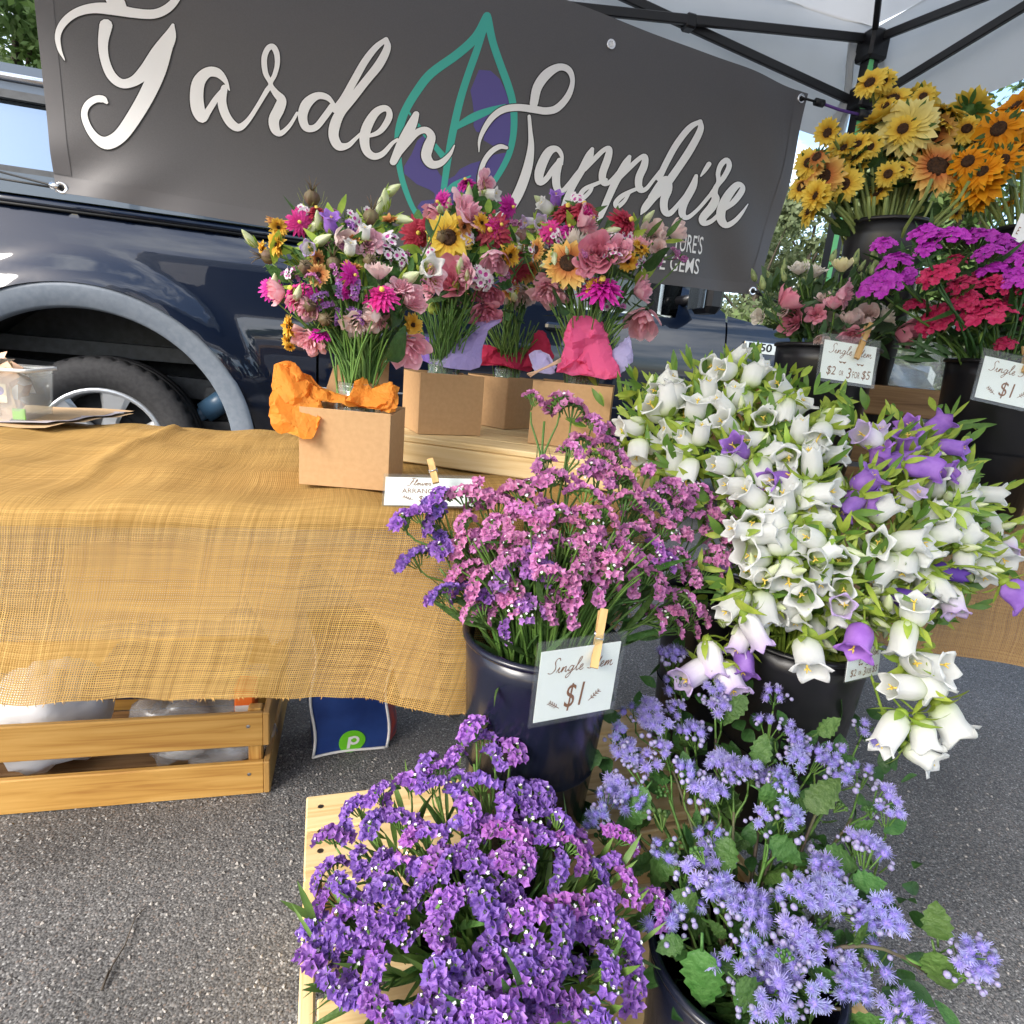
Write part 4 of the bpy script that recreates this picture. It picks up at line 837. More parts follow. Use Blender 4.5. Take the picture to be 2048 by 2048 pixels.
# ------------------------------------------------------------------ slatted crate under the table
CD = Vector((.4755, .127, 0)).normalized(); CN = Vector((-CD.y, CD.x, 0)); CC = Vector((-.484, 1.144, 0))
MC = Matrix.Translation(CC) @ Matrix(((CD.x, CN.x, 0, 0), (CD.y, CN.y, 0, 0), (0, 0, 1, 0), (0, 0, 0, 1)))
cr = thing('slatted_crate', 'honey varnished slatted wooden crate under the front table', 'crate', M=MC)
def board(name, c, d, m, parent, M=None, bev=.0025):
    """board whose own origin sits at its middle"""
    b = MB(); b.box((0, 0, 0), d, 0, None, bev); return put(name, b.mesh(name, [m]), parent, (PM[parent.name] if parent else Matrix.Identity(4)) @ Matrix.Translation(c) @ (M or Matrix.Identity(4)))
for z in (.040, .158):
    for y in (0, .36): board('slat', (-.36, y, z), (.72, .014, .078), 'varnished', cr)
for x in (-.019, -.70):
    for y in (.02, .34): board('corner_post', (x, y, .10), (.028, .024, .20), 'varnished_z', cr)
    for z in (.040, .158): board('end_slat', (x + (.024 if x > -.1 else -.024), .18, z), (.014, .374, .078), mat('varn_y_%d' % (z * 1000), (.42, .235, .07), .45) if 'varn_y_%d' % (z * 1000) not in MATS else 'varn_y_%d' % (z * 1000), cr)
for k in range(4): board('base_slat', (-.36, .06 + .08 * k, .008), (.68, .07, .01), 'brown_wood', cr)
b = MB()
for z in (.052, .168): b.lathe([(.004, 0), (.0001, .001)], 10, 0, PM[cr.name] @ Matrix.Translation((-.03, -.0075, z)) @ Matrix.Rotation(math.pi / 2, 4, 'X'))
obj('nail', b, 'steel', cr)
def blob(name, label, cat, c, r, m, seed, n=26, amp=.25, fl=.0):
    """crumpled bag: a lumpy closed skin"""
    rr = random.Random(seed); ph = [(rvec() * 4, rr.uniform(0, 6)) for _ in range(9)]
    b = MB(); vs = []; k = 18
    for i in range(k + 1):
        for j in range(n):
            a = math.pi * i / k; q = 2 * math.pi * j / n; d = Vector((math.sin(a) * math.cos(q), math.sin(a) * math.sin(q), -math.cos(a)))
            w = 1 + amp * sum(abs(math.sin(d.dot(p) + f)) - .6 for p, f in ph) / 3
            p = Vector((d.x * r[0] * w, d.y * r[1] * w, max(-r[2] * .9, d.z * r[2] * w))); vs.append(c + p)
    fs = [(i * n + j, i * n + (j + 1) % n, (i + 1) * n + (j + 1) % n, (i + 1) * n + j) for i in range(k) for j in range(n)]
    b.add(vs, fs, 0, True); o = obj(name, b, m); return tag(o, label, cat)
wc = MC @ Vector((-.45, .15, .125)); blob('plastic_bag', 'white marble-patterned plastic bag at the left end of the slatted crate', 'bag', wc, (.115, .12, .11), 'marble_bag', 3)
blob('plastic_bag', 'crumpled clear plastic bag at the right end of the slatted crate', 'bag', MC @ Vector((-.15, .13, .09)), (.12, .09, .078), 'film', 5, amp=.5)
lidt = thing('storage_lid', 'navy blue plastic lid lying on the bags in the slatted crate', 'lid', MC @ Vector((-.21, .12, .2)))
b = MB(); b.box((0, 0, 0), (.30, .24, .024), 0, MC @ Matrix.Translation((-.21, .16, .222)) @ Matrix.Rotation(.03, 4, 'Y'), .009); obj('lid_panel', b, 'lid_navy', lidt)
b = MB(); b.box((0, 0, .016), (.25, .19, .010), 0, MC @ Matrix.Translation((-.21, .16, .222)) @ Matrix.Rotation(.03, 4, 'Y'), .004); obj('lid_ridge', b, 'lid_navy', lidt)
ob = thing('orange_carton', 'small orange carton behind the post of the slatted crate', 'carton', MC @ Vector((-.05, .10, .16)))
b = MB(); b.box((-.045, .07, .165), (.04, .06, .13), 0, MC, .004); obj('carton_body', b, 'orange_label', ob); b = MB(); b.box((-.045, .0385, .175), (.036, .002, .03), 0, MC, 0); obj('carton_label', b, 'paper_white', ob)
# blue shopping bag
bl, br = atz(625, 1518, 0), atz(772, 1494, 0); bd = (br - bl).normalized(); bn = Vector((-bd.y, bd.x, 0)); BW = (br - bl).length
MBg = Matrix.Translation(bl) @ Matrix(((bd.x, bn.x, 0, 0), (bd.y, bn.y, 0, 0), (0, 0, 1, 0), (0, 0, 0, 1)))
bag = thing('shopping_bag', 'blue shopping bag with white edges and a green round emblem under the table', 'bag', M=MBg)
def bagp(x, y, z): return Vector((x + .006 * math.sin(z * 30 + y * 9), y + .008 * math.sin(x * 34 + z * 17) * min(1, z * 9), z + .004 * math.sin(x * 25)))
b = MB(); b.grid(lambda u, v: bagp(BW * u, 0, .004 + .32 * v), 14, 18); b.grid(lambda u, v: bagp(BW * (1 - u), .13, .004 + .32 * v), 10, 12); b.grid(lambda u, v: bagp(0, .13 * (1 - u), .004 + .32 * v), 6, 12); b.grid(lambda u, v: bagp(BW * u, .13 * v, .004), 4, 4)
obj('bag_body', b, 'bag_blue', bag, local=True)
b = MB(); b.grid(lambda u, v: bagp(BW + .035 * math.sin(u * 3.1) * (1 - v * .4), .13 * u, .012 + .31 * v), 8, 14); obj('side_gusset', b, 'bag_red', bag, local=True)
b = MB()
for (x, y) in ((0, 0), (BW, 0), (BW, .13)): b.tube([bagp(x, y - .003, .004 + .32 * t / 14) for t in range(15)], .0035, 5)
b.tube([bagp(BW * t / 12, -.003, .006) for t in range(13)], .0035, 5); b.tube([bagp(BW + .002, .13 * t / 6, .006) for t in range(7)], .0035, 5)
obj('piping', b, 'paper_white', bag, local=True)
ce = MBg.inverted() @ atpl(700, 1484, bl, bn)
def emb(polys, nm, m, off):
    V, Fs = cdt_fill(polys); b = MB(); b.add([bagp(ce.x + x, 0, ce.z + y) + Vector((0, -off, 0)) for x, y in V], Fs); obj(nm, b, m, bag, local=True)
emb([[(.031 * math.cos(a * math.pi / 18), .031 * math.sin(a * math.pi / 18)) for a in range(36)]], 'emblem_disc', 'bag_green', .002)
emb(ribbons([[(-.007, -.018, .007), (-.006, -.002, .007), (-.005, .010, .007)], [(-.005, .008, .006), (.002, .014, .006), (.010, .010, .007), (.012, .002, .007), (.006, -.006, .006), (-.002, -.006, .006)]]) if False else [[(x, y) for x, y in q] for q in [[(-.010, -.019), (-.003, -.019), (-.003, .014), (-.010, .012)]] + [[(.004 + r0 * math.cos(a0), .003 + r0 * math.sin(a0)), (.004 + r0 * math.cos(a1), .003 + r0 * math.sin(a1)), (.004 + .0062 * math.cos(a1), .003 + .0062 * math.sin(a1)), (.004 + .0062 * math.cos(a0), .003 + .0062 * math.sin(a0))] for r0 in (.0125,) for a0, a1 in [(math.pi * (-.85 + .1 * k), math.pi * (-.75 + .1 * k)) for k in range(17)]]], 'emblem_letter', 'paper_white', .003)

# ------------------------------------------------------------------ tub of paper tags on the table
tcn = atz(50, 855, .75); tx = TS
MTb = Matrix.Translation(Vector((-1.07, 1.25, .752))) @ Matrix.Rotation(.30, 4, 'Z')
tub = thing('plastic_tub', 'clear square plastic tub full of brown paper tags', 'tub', M=MTb)
def rrect(w, h, r, z, n=4):
    return [Vector((sx * (w / 2 - r) + r * math.cos(a), sy * (h / 2 - r) + r * math.sin(a), z)) for sx, sy, a0 in ((1, 1, 0), (-1, 1, .5), (-1, -1, 1), (1, -1, 1.5)) for a in [math.pi * (a0 + .5 * k / n) for k in range(n + 1)]]
def shell(b, rings, m=0):
    n = len(rings[0]); b.add([p for r in rings for p in r], [(i * n + k, i * n + (k + 1) % n, (i + 1) * n + (k + 1) % n, (i + 1) * n + k) for i in range(len(rings) - 1) for k in range(n)], m)
b = MB(); shell(b, [rrect(.155, .125, .012, .001), rrect(.17, .14, .014, .105), rrect(.166, .136, .014, .105), rrect(.151, .121, .012, .004)]); obj('tub_wall', b, 'clear_plastic', tub, local=True)
b = MB(); shell(b, [rrect(.172, .142, .014, .100), rrect(.180, .150, .016, .101), rrect(.180, .150, .016, .107), rrect(.168, .138, .014, .107)]); obj('rim', b, mat('tub_rim', (.75, .77, .78), .3), tub, local=True)
for k in range(46):
    mm = ['tag_tan', 'tag_tan', 'tag_tan', 'paper_white', 'paper_tan'][k % 5]
    t = MB(); w, h = rnd(.035, .07), rnd(.03, .06); t.grid(lambda u, v: Vector(((u - .5) * w, (v - .5) * h, .004 * math.sin(u * 3))), 3, 2, 0, False); t.grid(lambda u, v: Vector(((u - .5) * w, (v - .5) * h, .004 * math.sin(u * 3) - .0006)), 3, 2, 0, False)
    o = obj('paper_tag', t, mm, None); M = MTb @ (frame((rnd(-.05, .05), rnd(-.045, .04), .02 + .098 * k / 46), (rnd(-.8, .8), rnd(-1, .4), rnd(.2, 1)), rnd(0, 6)) if k % 2 else frame((rnd(-.045, .045), rnd(-.056, -.05), .03 + .07 * R_.random()), (rnd(-.25, .25), -1, rnd(-.1, .3)), rnd(0, 6))); o.matrix_basis = M; PM[o.name] = M
    tag(o, 'brown or white paper tag lying loose in the clear tub', 'paper tag', 'paper tags in the clear tub')
t = MB(); t.box((.062, -.060, .018), (.022, .004, .022), 0, None, .001); o = obj('seed_packet', t, 'tag_green', None, MTb, True); tag(o, 'small green packet at the bottom corner of the clear tub', 'packet')
lt = thing('printed_tag', 'cream printed tag with a round purple emblem against the tub side', 'paper tag', M=MTb @ frame((.033, -.0645, .058), (.1, -1, .05), 0))
t = MB(); t.box((0, 0, 0), (.026, .036, .001), 0, None, 0); obj('card', t, mat('tag_cream', (.72, .60, .42), .6), lt, local=True)
t = MB(); t.lathe([(.0095, .0008), (.0001, .0009)], 20, 0, Matrix.Translation((0, .005, 0))); obj('emblem', t, 'tag_purple', lt, local=True)
pw = thing('wrapping_paper', 'folded brown wrapping paper under the clear tub', 'paper', (-1.06, 1.22, .748))
for k in range(3):
    b = MB(); b.grid(lambda u, v: Vector((-1.35 + (.43 - .012 * k) * u, 1.10 + .02 * k + .28 * v + .08 * u, .7495 + .0022 * k + .005 * abs(math.sin(u * 7 + k)) * u * u + .004 * math.sin(v * 8 + k) ** 2 * u)), 18, 10)
    obj('paper_sheet', b, ['paper_tan', mat('paper_grey', (.38, .34, .36), .7), 'paper_tan'][k], pw)
b = MB(); b.grid(lambda u, v: Vector((-1.33 + .26 * u, 1.09 + .075 * u, .752)) + Vector((0, -.012, .075 * (1 - u) ** 1.4 * v)) + Vector((0, .02 * v, 0)), 14, 8); obj('paper_fold', b, 'paper_tan', pw)
# ------------------------------------------------------------------ pine riser on the table
RZ = .80
ra, rb = atz(800, 870, RZ), atz(1072, 906, RZ); rx = (rb - ra).normalized(); rn = Vector((-rx.y, rx.x, 0)); r0 = atz(574, 872, RZ); r0 = ra - rx * (ra - r0).dot(rx)
MR = Matrix.Translation(Vector((r0.x, r0.y, .747))) @ Matrix(((rx.x, rn.x, 0, 0), (rx.y, rn.y, 0, 0), (0, 0, 1, 0), (0, 0, 0, 1)))
ris = thing('wooden_riser', 'pale pine riser on the burlap under the cardboard boxes', 'riser', M=MR)
hR = RZ - .747; WR = .62
for k in range(4): board('top_plank', (WR / 2, .046 + .0925 * k, hR - .006), (WR, .09, .012), 'pine', ris)
board('front_plank', (WR / 2, .008, (hR - .012) / 2 + .0005), (WR - .004, .013, hR - .0135), 'pine', ris)
board('back_plank', (WR / 2, .36, (hR - .012) / 2 + .0005), (WR - .004, .013, hR - .0135), 'pine', ris)
for k in range(2): board('end_plank', (.007, .10 + .17 * k, (hR - .012) / 2 + .0005), (.012, .155, hR - .0135), 'pine_y', ris)
# ------------------------------------------------------------------ cardboard boxes
def gift_box(label, p, yaw, w, h, d=None, flap=False):
    d = d or w; M = Matrix.Translation(p) @ Matrix.Rotation(yaw, 4, 'Z'); t = thing('cardboard_box', label, 'box', M=M, group='kraft boxes holding the bouquets')
    tk = .0022
    for nm, c, s in (('front_panel', (w / 2, tk / 2, h / 2), (w, tk, h)), ('back_panel', (w / 2, d - tk / 2, h / 2), (w, tk, h)), ('side_panel', (tk / 2, d / 2, h / 2 - .0008), (tk, d - 2 * tk - .0006, h - .002)), ('side_panel', (w - tk / 2, d / 2, h / 2 - .0008), (tk, d - 2 * tk - .0006, h - .002)), ('base_panel', (w / 2, d / 2, .003), (w - 2 * tk - .001, d - 2 * tk - .001, .003))):
        b = MB(); b.box(c, s, 0, None, .0006); obj(nm, b, 'kraft', t, local=True)
    if flap:
        b = MB(); b.grid(lambda u, v: Vector((-.012 + .115 * u + .02 * v * (1 - u), d + .004 + .012 * v, h - .02 + (.075 + .03 * math.sin(2.2 * u)) * v)), 8, 4); b.grid(lambda u, v: Vector((-.012 + .115 * u + .02 * v * (1 - u), d + .0055 + .012 * v, h - .02 + (.075 + .03 * math.sin(2.2 * u)) * v)), 8, 4); obj('lid_flap', b, 'kraft', t, local=True)
    return t, M
B1, M1 = gift_box('front cardboard box with orange tissue paper standing directly on the burlap', atz(598, 968, .748), .03, .136, .118, flap=True)
B2, M2 = gift_box('cardboard box with lilac tissue paper on the riser', atz(835, 868, RZ + .001), .43, .133, .120)
B3, M3 = gift_box('rear cardboard box with crimson tissue paper turned corner first', atz(1009, 859, RZ + .001), .86, .133, .118)
B4, M4 = gift_box('rightmost cardboard box with hot pink tissue paper on the riser', atz(1055, 886, RZ + .001), -.16, .155, .124)
def jar(label, c, r, h):
    t = thing('glass_jar', label, 'jar', c); b = MB(); M = Matrix.Translation(c)
    b.lathe([(.001, .002), (r * .9, .002), (r, .008), (r, h * .72), (r * .86, h * .82), (r * .80, h * .85), (r * .82, h), (r * .78, h), (r * .76, h * .86), (r * .94, h * .72), (r * .94, .01), (.001, .008)], 24, 0, M); obj('glass', b, 'jar_glass', t)
    b = MB(); b.lathe([(r * .84, h * .90), (r * .86, h * .91), (r * .84, h * .92)], 24, 0, M); b.lathe([(r * .84, h * .95), (r * .86, h * .96), (r * .84, h * .97)], 24, 0, M); obj('screw_thread', b, 'jar_glass', t)
    return t
JC = [M1 @ Vector((.070, .07, .006)), M2 @ Vector((.066, .066, .006)), M3 @ Vector((.066, .066, .006)), M4 @ Vector((.085, .08, .006))]
JH = [.15, .14, .13, .13]
for k, (c, lb) in enumerate(zip(JC, ('glass jar of stems in the orange tissue box', 'glass jar of stems in the lilac tissue box', 'glass jar of stems in the crimson tissue box', 'glass jar of stems in the hot pink tissue box'))): jar(lb, c, .038, JH[k])
# ------------------------------------------------------------------ tissue paper: creased sheets between picked edge points, bulging, with a turned-in back
def crumple(name, mt, pts, parent, bulge=.02, n=46, amp=.006, seed=1):
    """pts: (u, v, D) edge points; a creased sheet between them that bulges towards the front"""
    r = random.Random(seed); poly = [(p[0], p[1]) for p in pts]; Ds = np.array([p[2] for p in pts]); E = []
    Q = crom([(*p,) for p in pts] + [pts[0]], 3)[:-1]
    edge = [(q[0] + r.uniform(-3, 3), q[1] + r.uniform(-3, 3), q[2]) for q in Q]
    def inside(p):
        c = False; j = len(edge) - 1
        for i in range(len(edge)):
            if (edge[i][1] > p[1]) != (edge[j][1] > p[1]) and p[0] < (edge[j][0] - edge[i][0]) * (p[1] - edge[i][1]) / (edge[j][1] - edge[i][1]) + edge[i][0]: c = not c
            j = i
        return c
    xs = [p[0] for p in edge]; ys = [p[1] for p in edge]; inn = []
    while len(inn) < n * 9:
        p = (r.uniform(min(xs), max(xs)), r.uniform(min(ys), max(ys)))
        if inside(p): inn.append(p)
    vs = [Vector((p[0], p[1])) for p in edge] + [Vector(p) for p in inn]; ne = len(edge)
    res = delaunay_2d_cdt(vs, [(i, (i + 1) % ne) for i in range(ne)], [], 0, 1e-6)
    # coarse creases: a few folded facets, read off linearly, so the fine sheet keeps crisp but not sharp folds
    cx0, cx1, cy0, cy1 = min(xs) - 40, max(xs) + 40, min(ys) - 40, max(ys) + 40; area_ = (cx1 - cx0) * (cy1 - cy0); nc = max(12, int(area_ / 1100))
    CP = [(cx0, cy0), (cx1, cy0), (cx1, cy1), (cx0, cy1)] + [(r.uniform(cx0, cx1), r.uniform(cy0, cy1)) for _ in range(nc)]; CZ = [r.gauss(0, amp * .85) for _ in CP]
    ct = delaunay_2d_cdt([Vector(p) for p in CP], [], [], 0, 1e-6); CV = ct[0]; CZ2 = [CZ[o[0]] if len(o) else 0 for o in ct[3]]
    def tin(x, y):
        for f in ct[2]:
            a, b_, c_ = (CV[i] for i in f[:3]); d_ = (b_.y - c_.y) * (a.x - c_.x) + (c_.x - b_.x) * (a.y - c_.y)
            if abs(d_) < 1e-9: continue
            l1 = ((b_.y - c_.y) * (x - c_.x) + (c_.x - b_.x) * (y - c_.y)) / d_; l2 = ((c_.y - a.y) * (x - c_.x) + (a.x - c_.x) * (y - c_.y)) / d_; l3 = 1 - l1 - l2
            if l1 > -1e-6 and l2 > -1e-6 and l3 > -1e-6: return l1 * CZ2[f[0]] + l2 * CZ2[f[1]] + l3 * CZ2[f[2]]
        return 0
    ea = np.array([(p[0], p[1]) for p in edge]); ed = np.array([p[2] for p in edge]); P3 = []
    sz = max(max(xs) - min(xs), max(ys) - min(ys))
    for v in res[0]:
        dd = np.hypot(ea[:, 0] - v.x, ea[:, 1] - v.y); w = 1 / (dd + 12) ** 2; D = float((w * ed).sum() / w.sum()); k = min(1, dd.min() / (sz * .22))
        D -= bulge * .45 * math.sin(k * math.pi / 2)
        D += tin(v.x, v.y) * 1.7 + r.uniform(-amp, amp) * .05
        P3.append(at(v.x, v.y, D))
    fs = []
    for f in res[2]:
        c = sum((res[0][i] for i in f), Vector((0, 0))) / len(f)
        if inside((c.x, c.y)): fs.append(tuple(f))
    b = MB(); b.add(P3, fs, 0, False); return obj(name, b, mt, parent)
def crumple2(name, mt, pts, parent, bulge=.02, n=46, amp=.006, seed=1):
    cx_, cy_ = sum(p[0] for p in pts) / len(pts), sum(p[1] for p in pts) / len(pts); r = random.Random(seed + 50)
    crumple(name, mt, [(cx_ + (p[0] - cx_) * r.uniform(.88, 1.10) + r.uniform(-4, 4), cy_ + (p[1] - cy_) * r.uniform(.88, 1.10) - 3, p[2] + .016) for p in pts], parent, bulge, n, amp, seed + 20)
    return crumple(name, mt, pts, parent, bulge, n, amp, seed)
def tissue(label, c): return thing('tissue_paper', label, 'tissue paper', c)
d1 = depth(M1 @ Vector((.07, 0, .12)))
t = tissue('crumpled orange tissue paper spilling over the left of the front cardboard box', M1 @ Vector((.06, .05, .12)))
crumple2('tissue_sheet', 'tissue_orange', [(640, 800, d1 - .01), (700, 812, d1), (742, 818, d1), (790, 822, d1), (792, 780, d1 + .05), (760, 772, d1 + .07), (700, 792, d1 + .06), (640, 778, d1 + .07), (600, 745, d1 + .09), (555, 728, d1 + .06), (550, 770, d1 + .03), (546, 800, d1 + .0), (538, 830, d1 - .01), (545, 858, d1 - .015), (575, 868, d1 - .02), (622, 880, d1 - .02), (636, 850, d1 - .02), (645, 822, d1 - .015)], t, .022, 70, .009, 3)
crumple2('tissue_sheet', 'tissue_orange', [(552, 730, d1 + .07), (580, 722, d1 + .07), (605, 745, d1 + .06), (635, 778, d1 + .05), (600, 790, d1 + .03), (555, 795, d1 + .02), (548, 765, d1 + .04)], t, .03, 24, .008, 4)
crumple2('tissue_sheet', 'tissue_orange', [(690, 800, d1 + .02), (712, 762, d1 + .03), (730, 754, d1 + .03), (745, 775, d1 + .02), (768, 772, d1 + .02), (786, 770, d1 + .02), (788, 800, d1 + .01), (790, 820, d1), (740, 816, d1 - .004)], t, .02, 34, .01, 5)
d2 = depth(M2 @ Vector((.07, .03, .12)))
t = tissue('lilac tissue paper with a pointed corner in the second cardboard box', M2 @ Vector((.06, .05, .12)))
crumple2('tissue_sheet', 'tissue_lilac', [(868, 727, d2), (900, 735, d2 - .02), (958, 735, d2 - .01), (965, 690, d2 + .01), (978, 660, d2 + .01), (999, 642, d2 + .02), (960, 650, d2 + .03), (935, 672, d2 + .04), (900, 690, d2 + .04), (880, 705, d2 + .03)], t, .02, 36, .007, 6)
crumple('tissue_sheet', mat('tissue_violet', (.26, .15, .55), .7, trans=.3), [(838, 722, d2 + .02), (868, 728, d2 + .01), (885, 708, d2 + .04), (865, 685, d2 + .07), (850, 675, d2 + .08), (838, 700, d2 + .05)], t, .012, 16, .006, 7)
d3 = depth(M3 @ Vector((.03, .03, .12)))
t = tissue('crimson tissue paper in the rear cardboard box', M3 @ Vector((.06, .05, .12)))
crumple2('tissue_sheet', 'tissue_red', [(960, 728, d3 + .01), (1010, 734, d3 - .03), (1060, 742, d3 + .01), (1085, 720, d3 + .03), (1060, 700, d3 + .05), (1020, 706, d3 + .06), (965, 690, d3 + .06)], t, .025, 34, .007, 8)
crumple2('tissue_sheet', 'tissue_red', [(1045, 735, d3), (1105, 720, d3 - .02), (1100, 690, d3 - .01), (1085, 664, d3), (1070, 668, d3 + .02), (1060, 700, d3 + .03)], t, .015, 16, .006, 9)
d4 = depth(M4 @ Vector((.07, .0, .12)))
t = tissue('tall hot pink tissue paper with pale lilac corners in the rightmost cardboard box', M4 @ Vector((.06, .05, .12)))
crumple2('tissue_sheet', 'tissue_pink', [(1112, 745, d4), (1160, 752, d4 - .03), (1232, 756, d4 - .02), (1236, 735, d4), (1222, 700, d4 + .02), (1215, 670, d4 + .02), (1195, 640, d4 + .03), (1170, 634, d4 + .03), (1145, 634, d4 + .03), (1130, 665, d4 + .03), (1126, 705, d4 + .02)], t, .04, 70, .010, 10)
crumple2('tissue_sheet', 'tissue_pale', [(1222, 705, d4 + .03), (1232, 748, d4 + .01), (1252, 740, d4 + .02), (1266, 710, d4 + .03), (1258, 676, d4 + .04), (1240, 688, d4 + .04)], t, .012, 14, .005, 11)
crumple2('tissue_sheet', 'tissue_pale', [(1064, 715, d4 + .03), (1072, 742, d4 + .01), (1112, 746, d4 + .0), (1098, 720, d4 + .02), (1078, 705, d4 + .04)], t, .01, 12, .005, 12)
tw = thing('twine', 'tan twine lying over the left corner of the hot pink tissue box', 'twine', at(1060, 745, d4 - .01)); b = MB()
for k in range(3): b.tube(bez(at(1122, 717 + 3 * k, d4 - .01), at(1100, 730 + 2 * k, d4 - .02), at(1080, 742 - 2 * k, d4 - .02), at(1054 + 3 * k, 748 + 3 * k, d4 - .015), 6), .0016, 5)
obj('strand', b, 'tag_tan', tw)

# ------------------------------------------------------------------ flower buckets
def bucket(label, c, h=.34, rt=.105, rb=.082, m='plastic_black', tilt=(0, 0)):
    """c: middle of the rim"""
    base = Vector((c.x, c.y, c.z - h)); M = Matrix.Translation(base); t = thing('flower_bucket', label, 'bucket', M=M, group='flower buckets')
    b = MB(); b.lathe([(.001, .004), (rb - .006, .004), (rb, .0), (rb + (rt - rb) * .9, h * .90), (rt, h * .985), (rt - .004, h * .985), (rb + (rt - rb) * .88, h * .9), (rb - .003, .008), (.001, .008)], 48); obj('bucket_wall', b, m, t, local=True)
    b = MB(); b.lathe([(rt - .004, h * .975), (rt + .0035, h * .978), (rt + .0045, h * .99), (rt + .001, h), (rt - .005, h * .998), (rt - .004, h * .975)], 48); obj('rim', b, m, t, local=True)
    b = MB(); b.lathe([(rb * 1.15, h * .45), (.001, h * .455)], 24); obj('water', b, 'glass_dark', t, local=True)
    return t
CB = {'pink': at(1085, 1262, .85), 'white': at(1600, 1262, 1.0), 'back': at(1440, 1175, 1.16), 'agera': at(1490, 1905, .72), 'purple': Vector((.035, .60, .30)), 'dia': at(2019, 725, 1.2), 'lis': at(1655, 692, 1.29), 'sun': at(1778, 448, 1.5), 'sun2': at(2075, 462, 1.44)}
for k, c in CB.items(): CB[k] = Vector(c)
bucket('navy black bucket of pink statice with the price card clipped to its front', CB['pink'], .34, .106, .083, 'plastic_navy')
bucket('black bucket of white bellflowers with a card on its right side', CB['white'], .345, .108, .085)
bucket('black bucket half hidden behind the white bellflower bucket, beside the burlap edge', CB['back'], .345, .100, .080)
bucket('low dark bucket of blue ageratum nearest the camera', CB['agera'], CB['agera'].z - .0, .108, .085, 'plastic_navy')
bucket('black bucket buried under the front purple statice', CB['purple'], .295, .105, .083)
bucket('black bucket of magenta and crimson sweet william on the right table', CB['dia'], .315, .104, .082)
bucket('black bucket of pink and white lisianthus with a price card', CB['lis'], .325, .100, .08)
bucket('tall black bucket of pale yellow sunflowers on the upper shelf', CB['sun'], .40, .094, .074)
bucket('black bucket of orange sunflowers at the right edge of the upper shelf', CB['sun2'], .40, .096, .075)

# ------------------------------------------------------------------ stepped pine bench under the front buckets
q0, q1 = atz(613, 1590, .25), atz(607, 1739, .25); ey = (q0 - q1).normalized(); ex = Vector((ey.y, -ey.x, 0))
MBn = Matrix.Translation(Vector((q1.x, q1.y, 0))) @ Matrix(((ex.x, ey.x, 0, 0), (ex.y, ey.y, 0, 0), (0, 0, 1, 0), (0, 0, 0, 1))); LB = (q0 - q1).length
ben = thing('pine_bench', 'stepped pale pine bench under the statice and bellflower buckets', 'bench', M=MBn)
WB = .66
board('top_plank', (WB / 2, LB * .74, .240), (WB, LB * .5, .018), 'pine', ben); board('top_plank', (WB / 2, LB * .235, .240), (WB, LB * .46, .018), 'pine', ben)
board('top_plank', (WB / 2 + .16, LB * 1.27, .240), (WB - .32, LB * .5, .018), 'pine', ben); board('top_plank', (WB / 2 + .20, LB * 1.79, .240), (WB - .4, LB * .5, .018), 'pine', ben)
board('riser_plank', (WB / 2, .010, .135), (WB - .05, .016, .17), 'pine', ben)
for x in (.009, WB - .009):
    board('side_board', (x, -.19, .205), (.018, .375, .06), 'pine_y', ben); board('side_board', (x, -.19, .125), (.018, .375, .07), 'pine_y', ben); board('side_board', (x, LB * .5, .12), (.0178, LB - .006, .20), 'pine_y', ben)
    board('leg_post', (x + (.022 if x < .1 else -.022), -.34, .11), (.026, .034, .22), 'pine_z', ben); board('leg_post', (x + (.022 if x < .1 else -.022), LB - .022, .115), (.026, .034, .228), 'pine_z', ben)
board('cross_board', (WB / 2 - .02, -.10, .190), (WB - .045, .018, .06), 'pine', ben); board('front_board', (WB / 2 - .02, -.345, .15), (WB - .10, .018, .09), 'pine', ben)
board('lower_shelf', (WB / 2, -.17, .012), (WB - .04, .33, .016), 'pine', ben)
b = MB()
for x, y in ((.022, .03), (.022, LB - .03), (.022, LB * .45)): b.lathe([(.0045, .0005), (.003, .0006), (.0001, .0002)], 10, 0, PM[ben.name] @ Matrix.Translation((x, y, .2492)))
obj('screw', b, 'steel', ben)

# ------------------------------------------------------------------ right table, shelf, clear container
h1, h2 = atz(1775, 1282, .45), atz(2048, 1337, .45); sx_ = (h2 - h1).normalized(); sy_ = Vector((-sx_.y, sx_.x, 0))
MRt = Matrix.Translation(Vector((h1.x, h1.y, 0))) @ Matrix(((sx_.x, sy_.x, 0, 0), (sx_.y, sy_.y, 0, 0), (0, 0, 1, 0), (0, 0, 0, 1)))
t2 = thing('side_table', 'side table under brown burlap that carries the sweet william and lisianthus', 'table', M=MRt)
b = MB(); b.box((.30, .37, .700), (1.2, .70, .025), 0, None, .006); obj('tabletop', b, 'brown_wood', t2, local=True)
for x in (-.24, .85):
    for y in (.06, .68): b = MB(); b.box((x, y, .343), (.035, .035, .686), 0, None, .004); obj('leg', b, 'steel', t2, local=True)
b = MB(); nu, nv = 90, 40
def cl2(u, v):
    x = -.31 + 1.25 * u
    if v < .5: y, z = .74 - .74 * v * 2, .7145
    else:
        k = (v - .5) * 2; y = -.012 - .010 * math.sin(x * 17 + .5) * k - .012 * k; z = .7145 - .265 * k + .01 * math.sin(x * 9) * k * k
    return Vector((x, y, z))
b.grid(cl2, nu, nv); uv = []
for j in range(nv + 1):
    v = j / nv; L = .74 * v * 2 if v < .5 else .74 + .265 * (v - .5) * 2
    for i in range(nu + 1): uv.append((1.25 * i / nu, L))
b.uv = uv; o = obj('burlap_tablecloth', b, 'burlap_brown', None, MRt, True); tag(o, 'brown burlap cloth hanging from the side table behind the bellflowers', 'tablecloth')
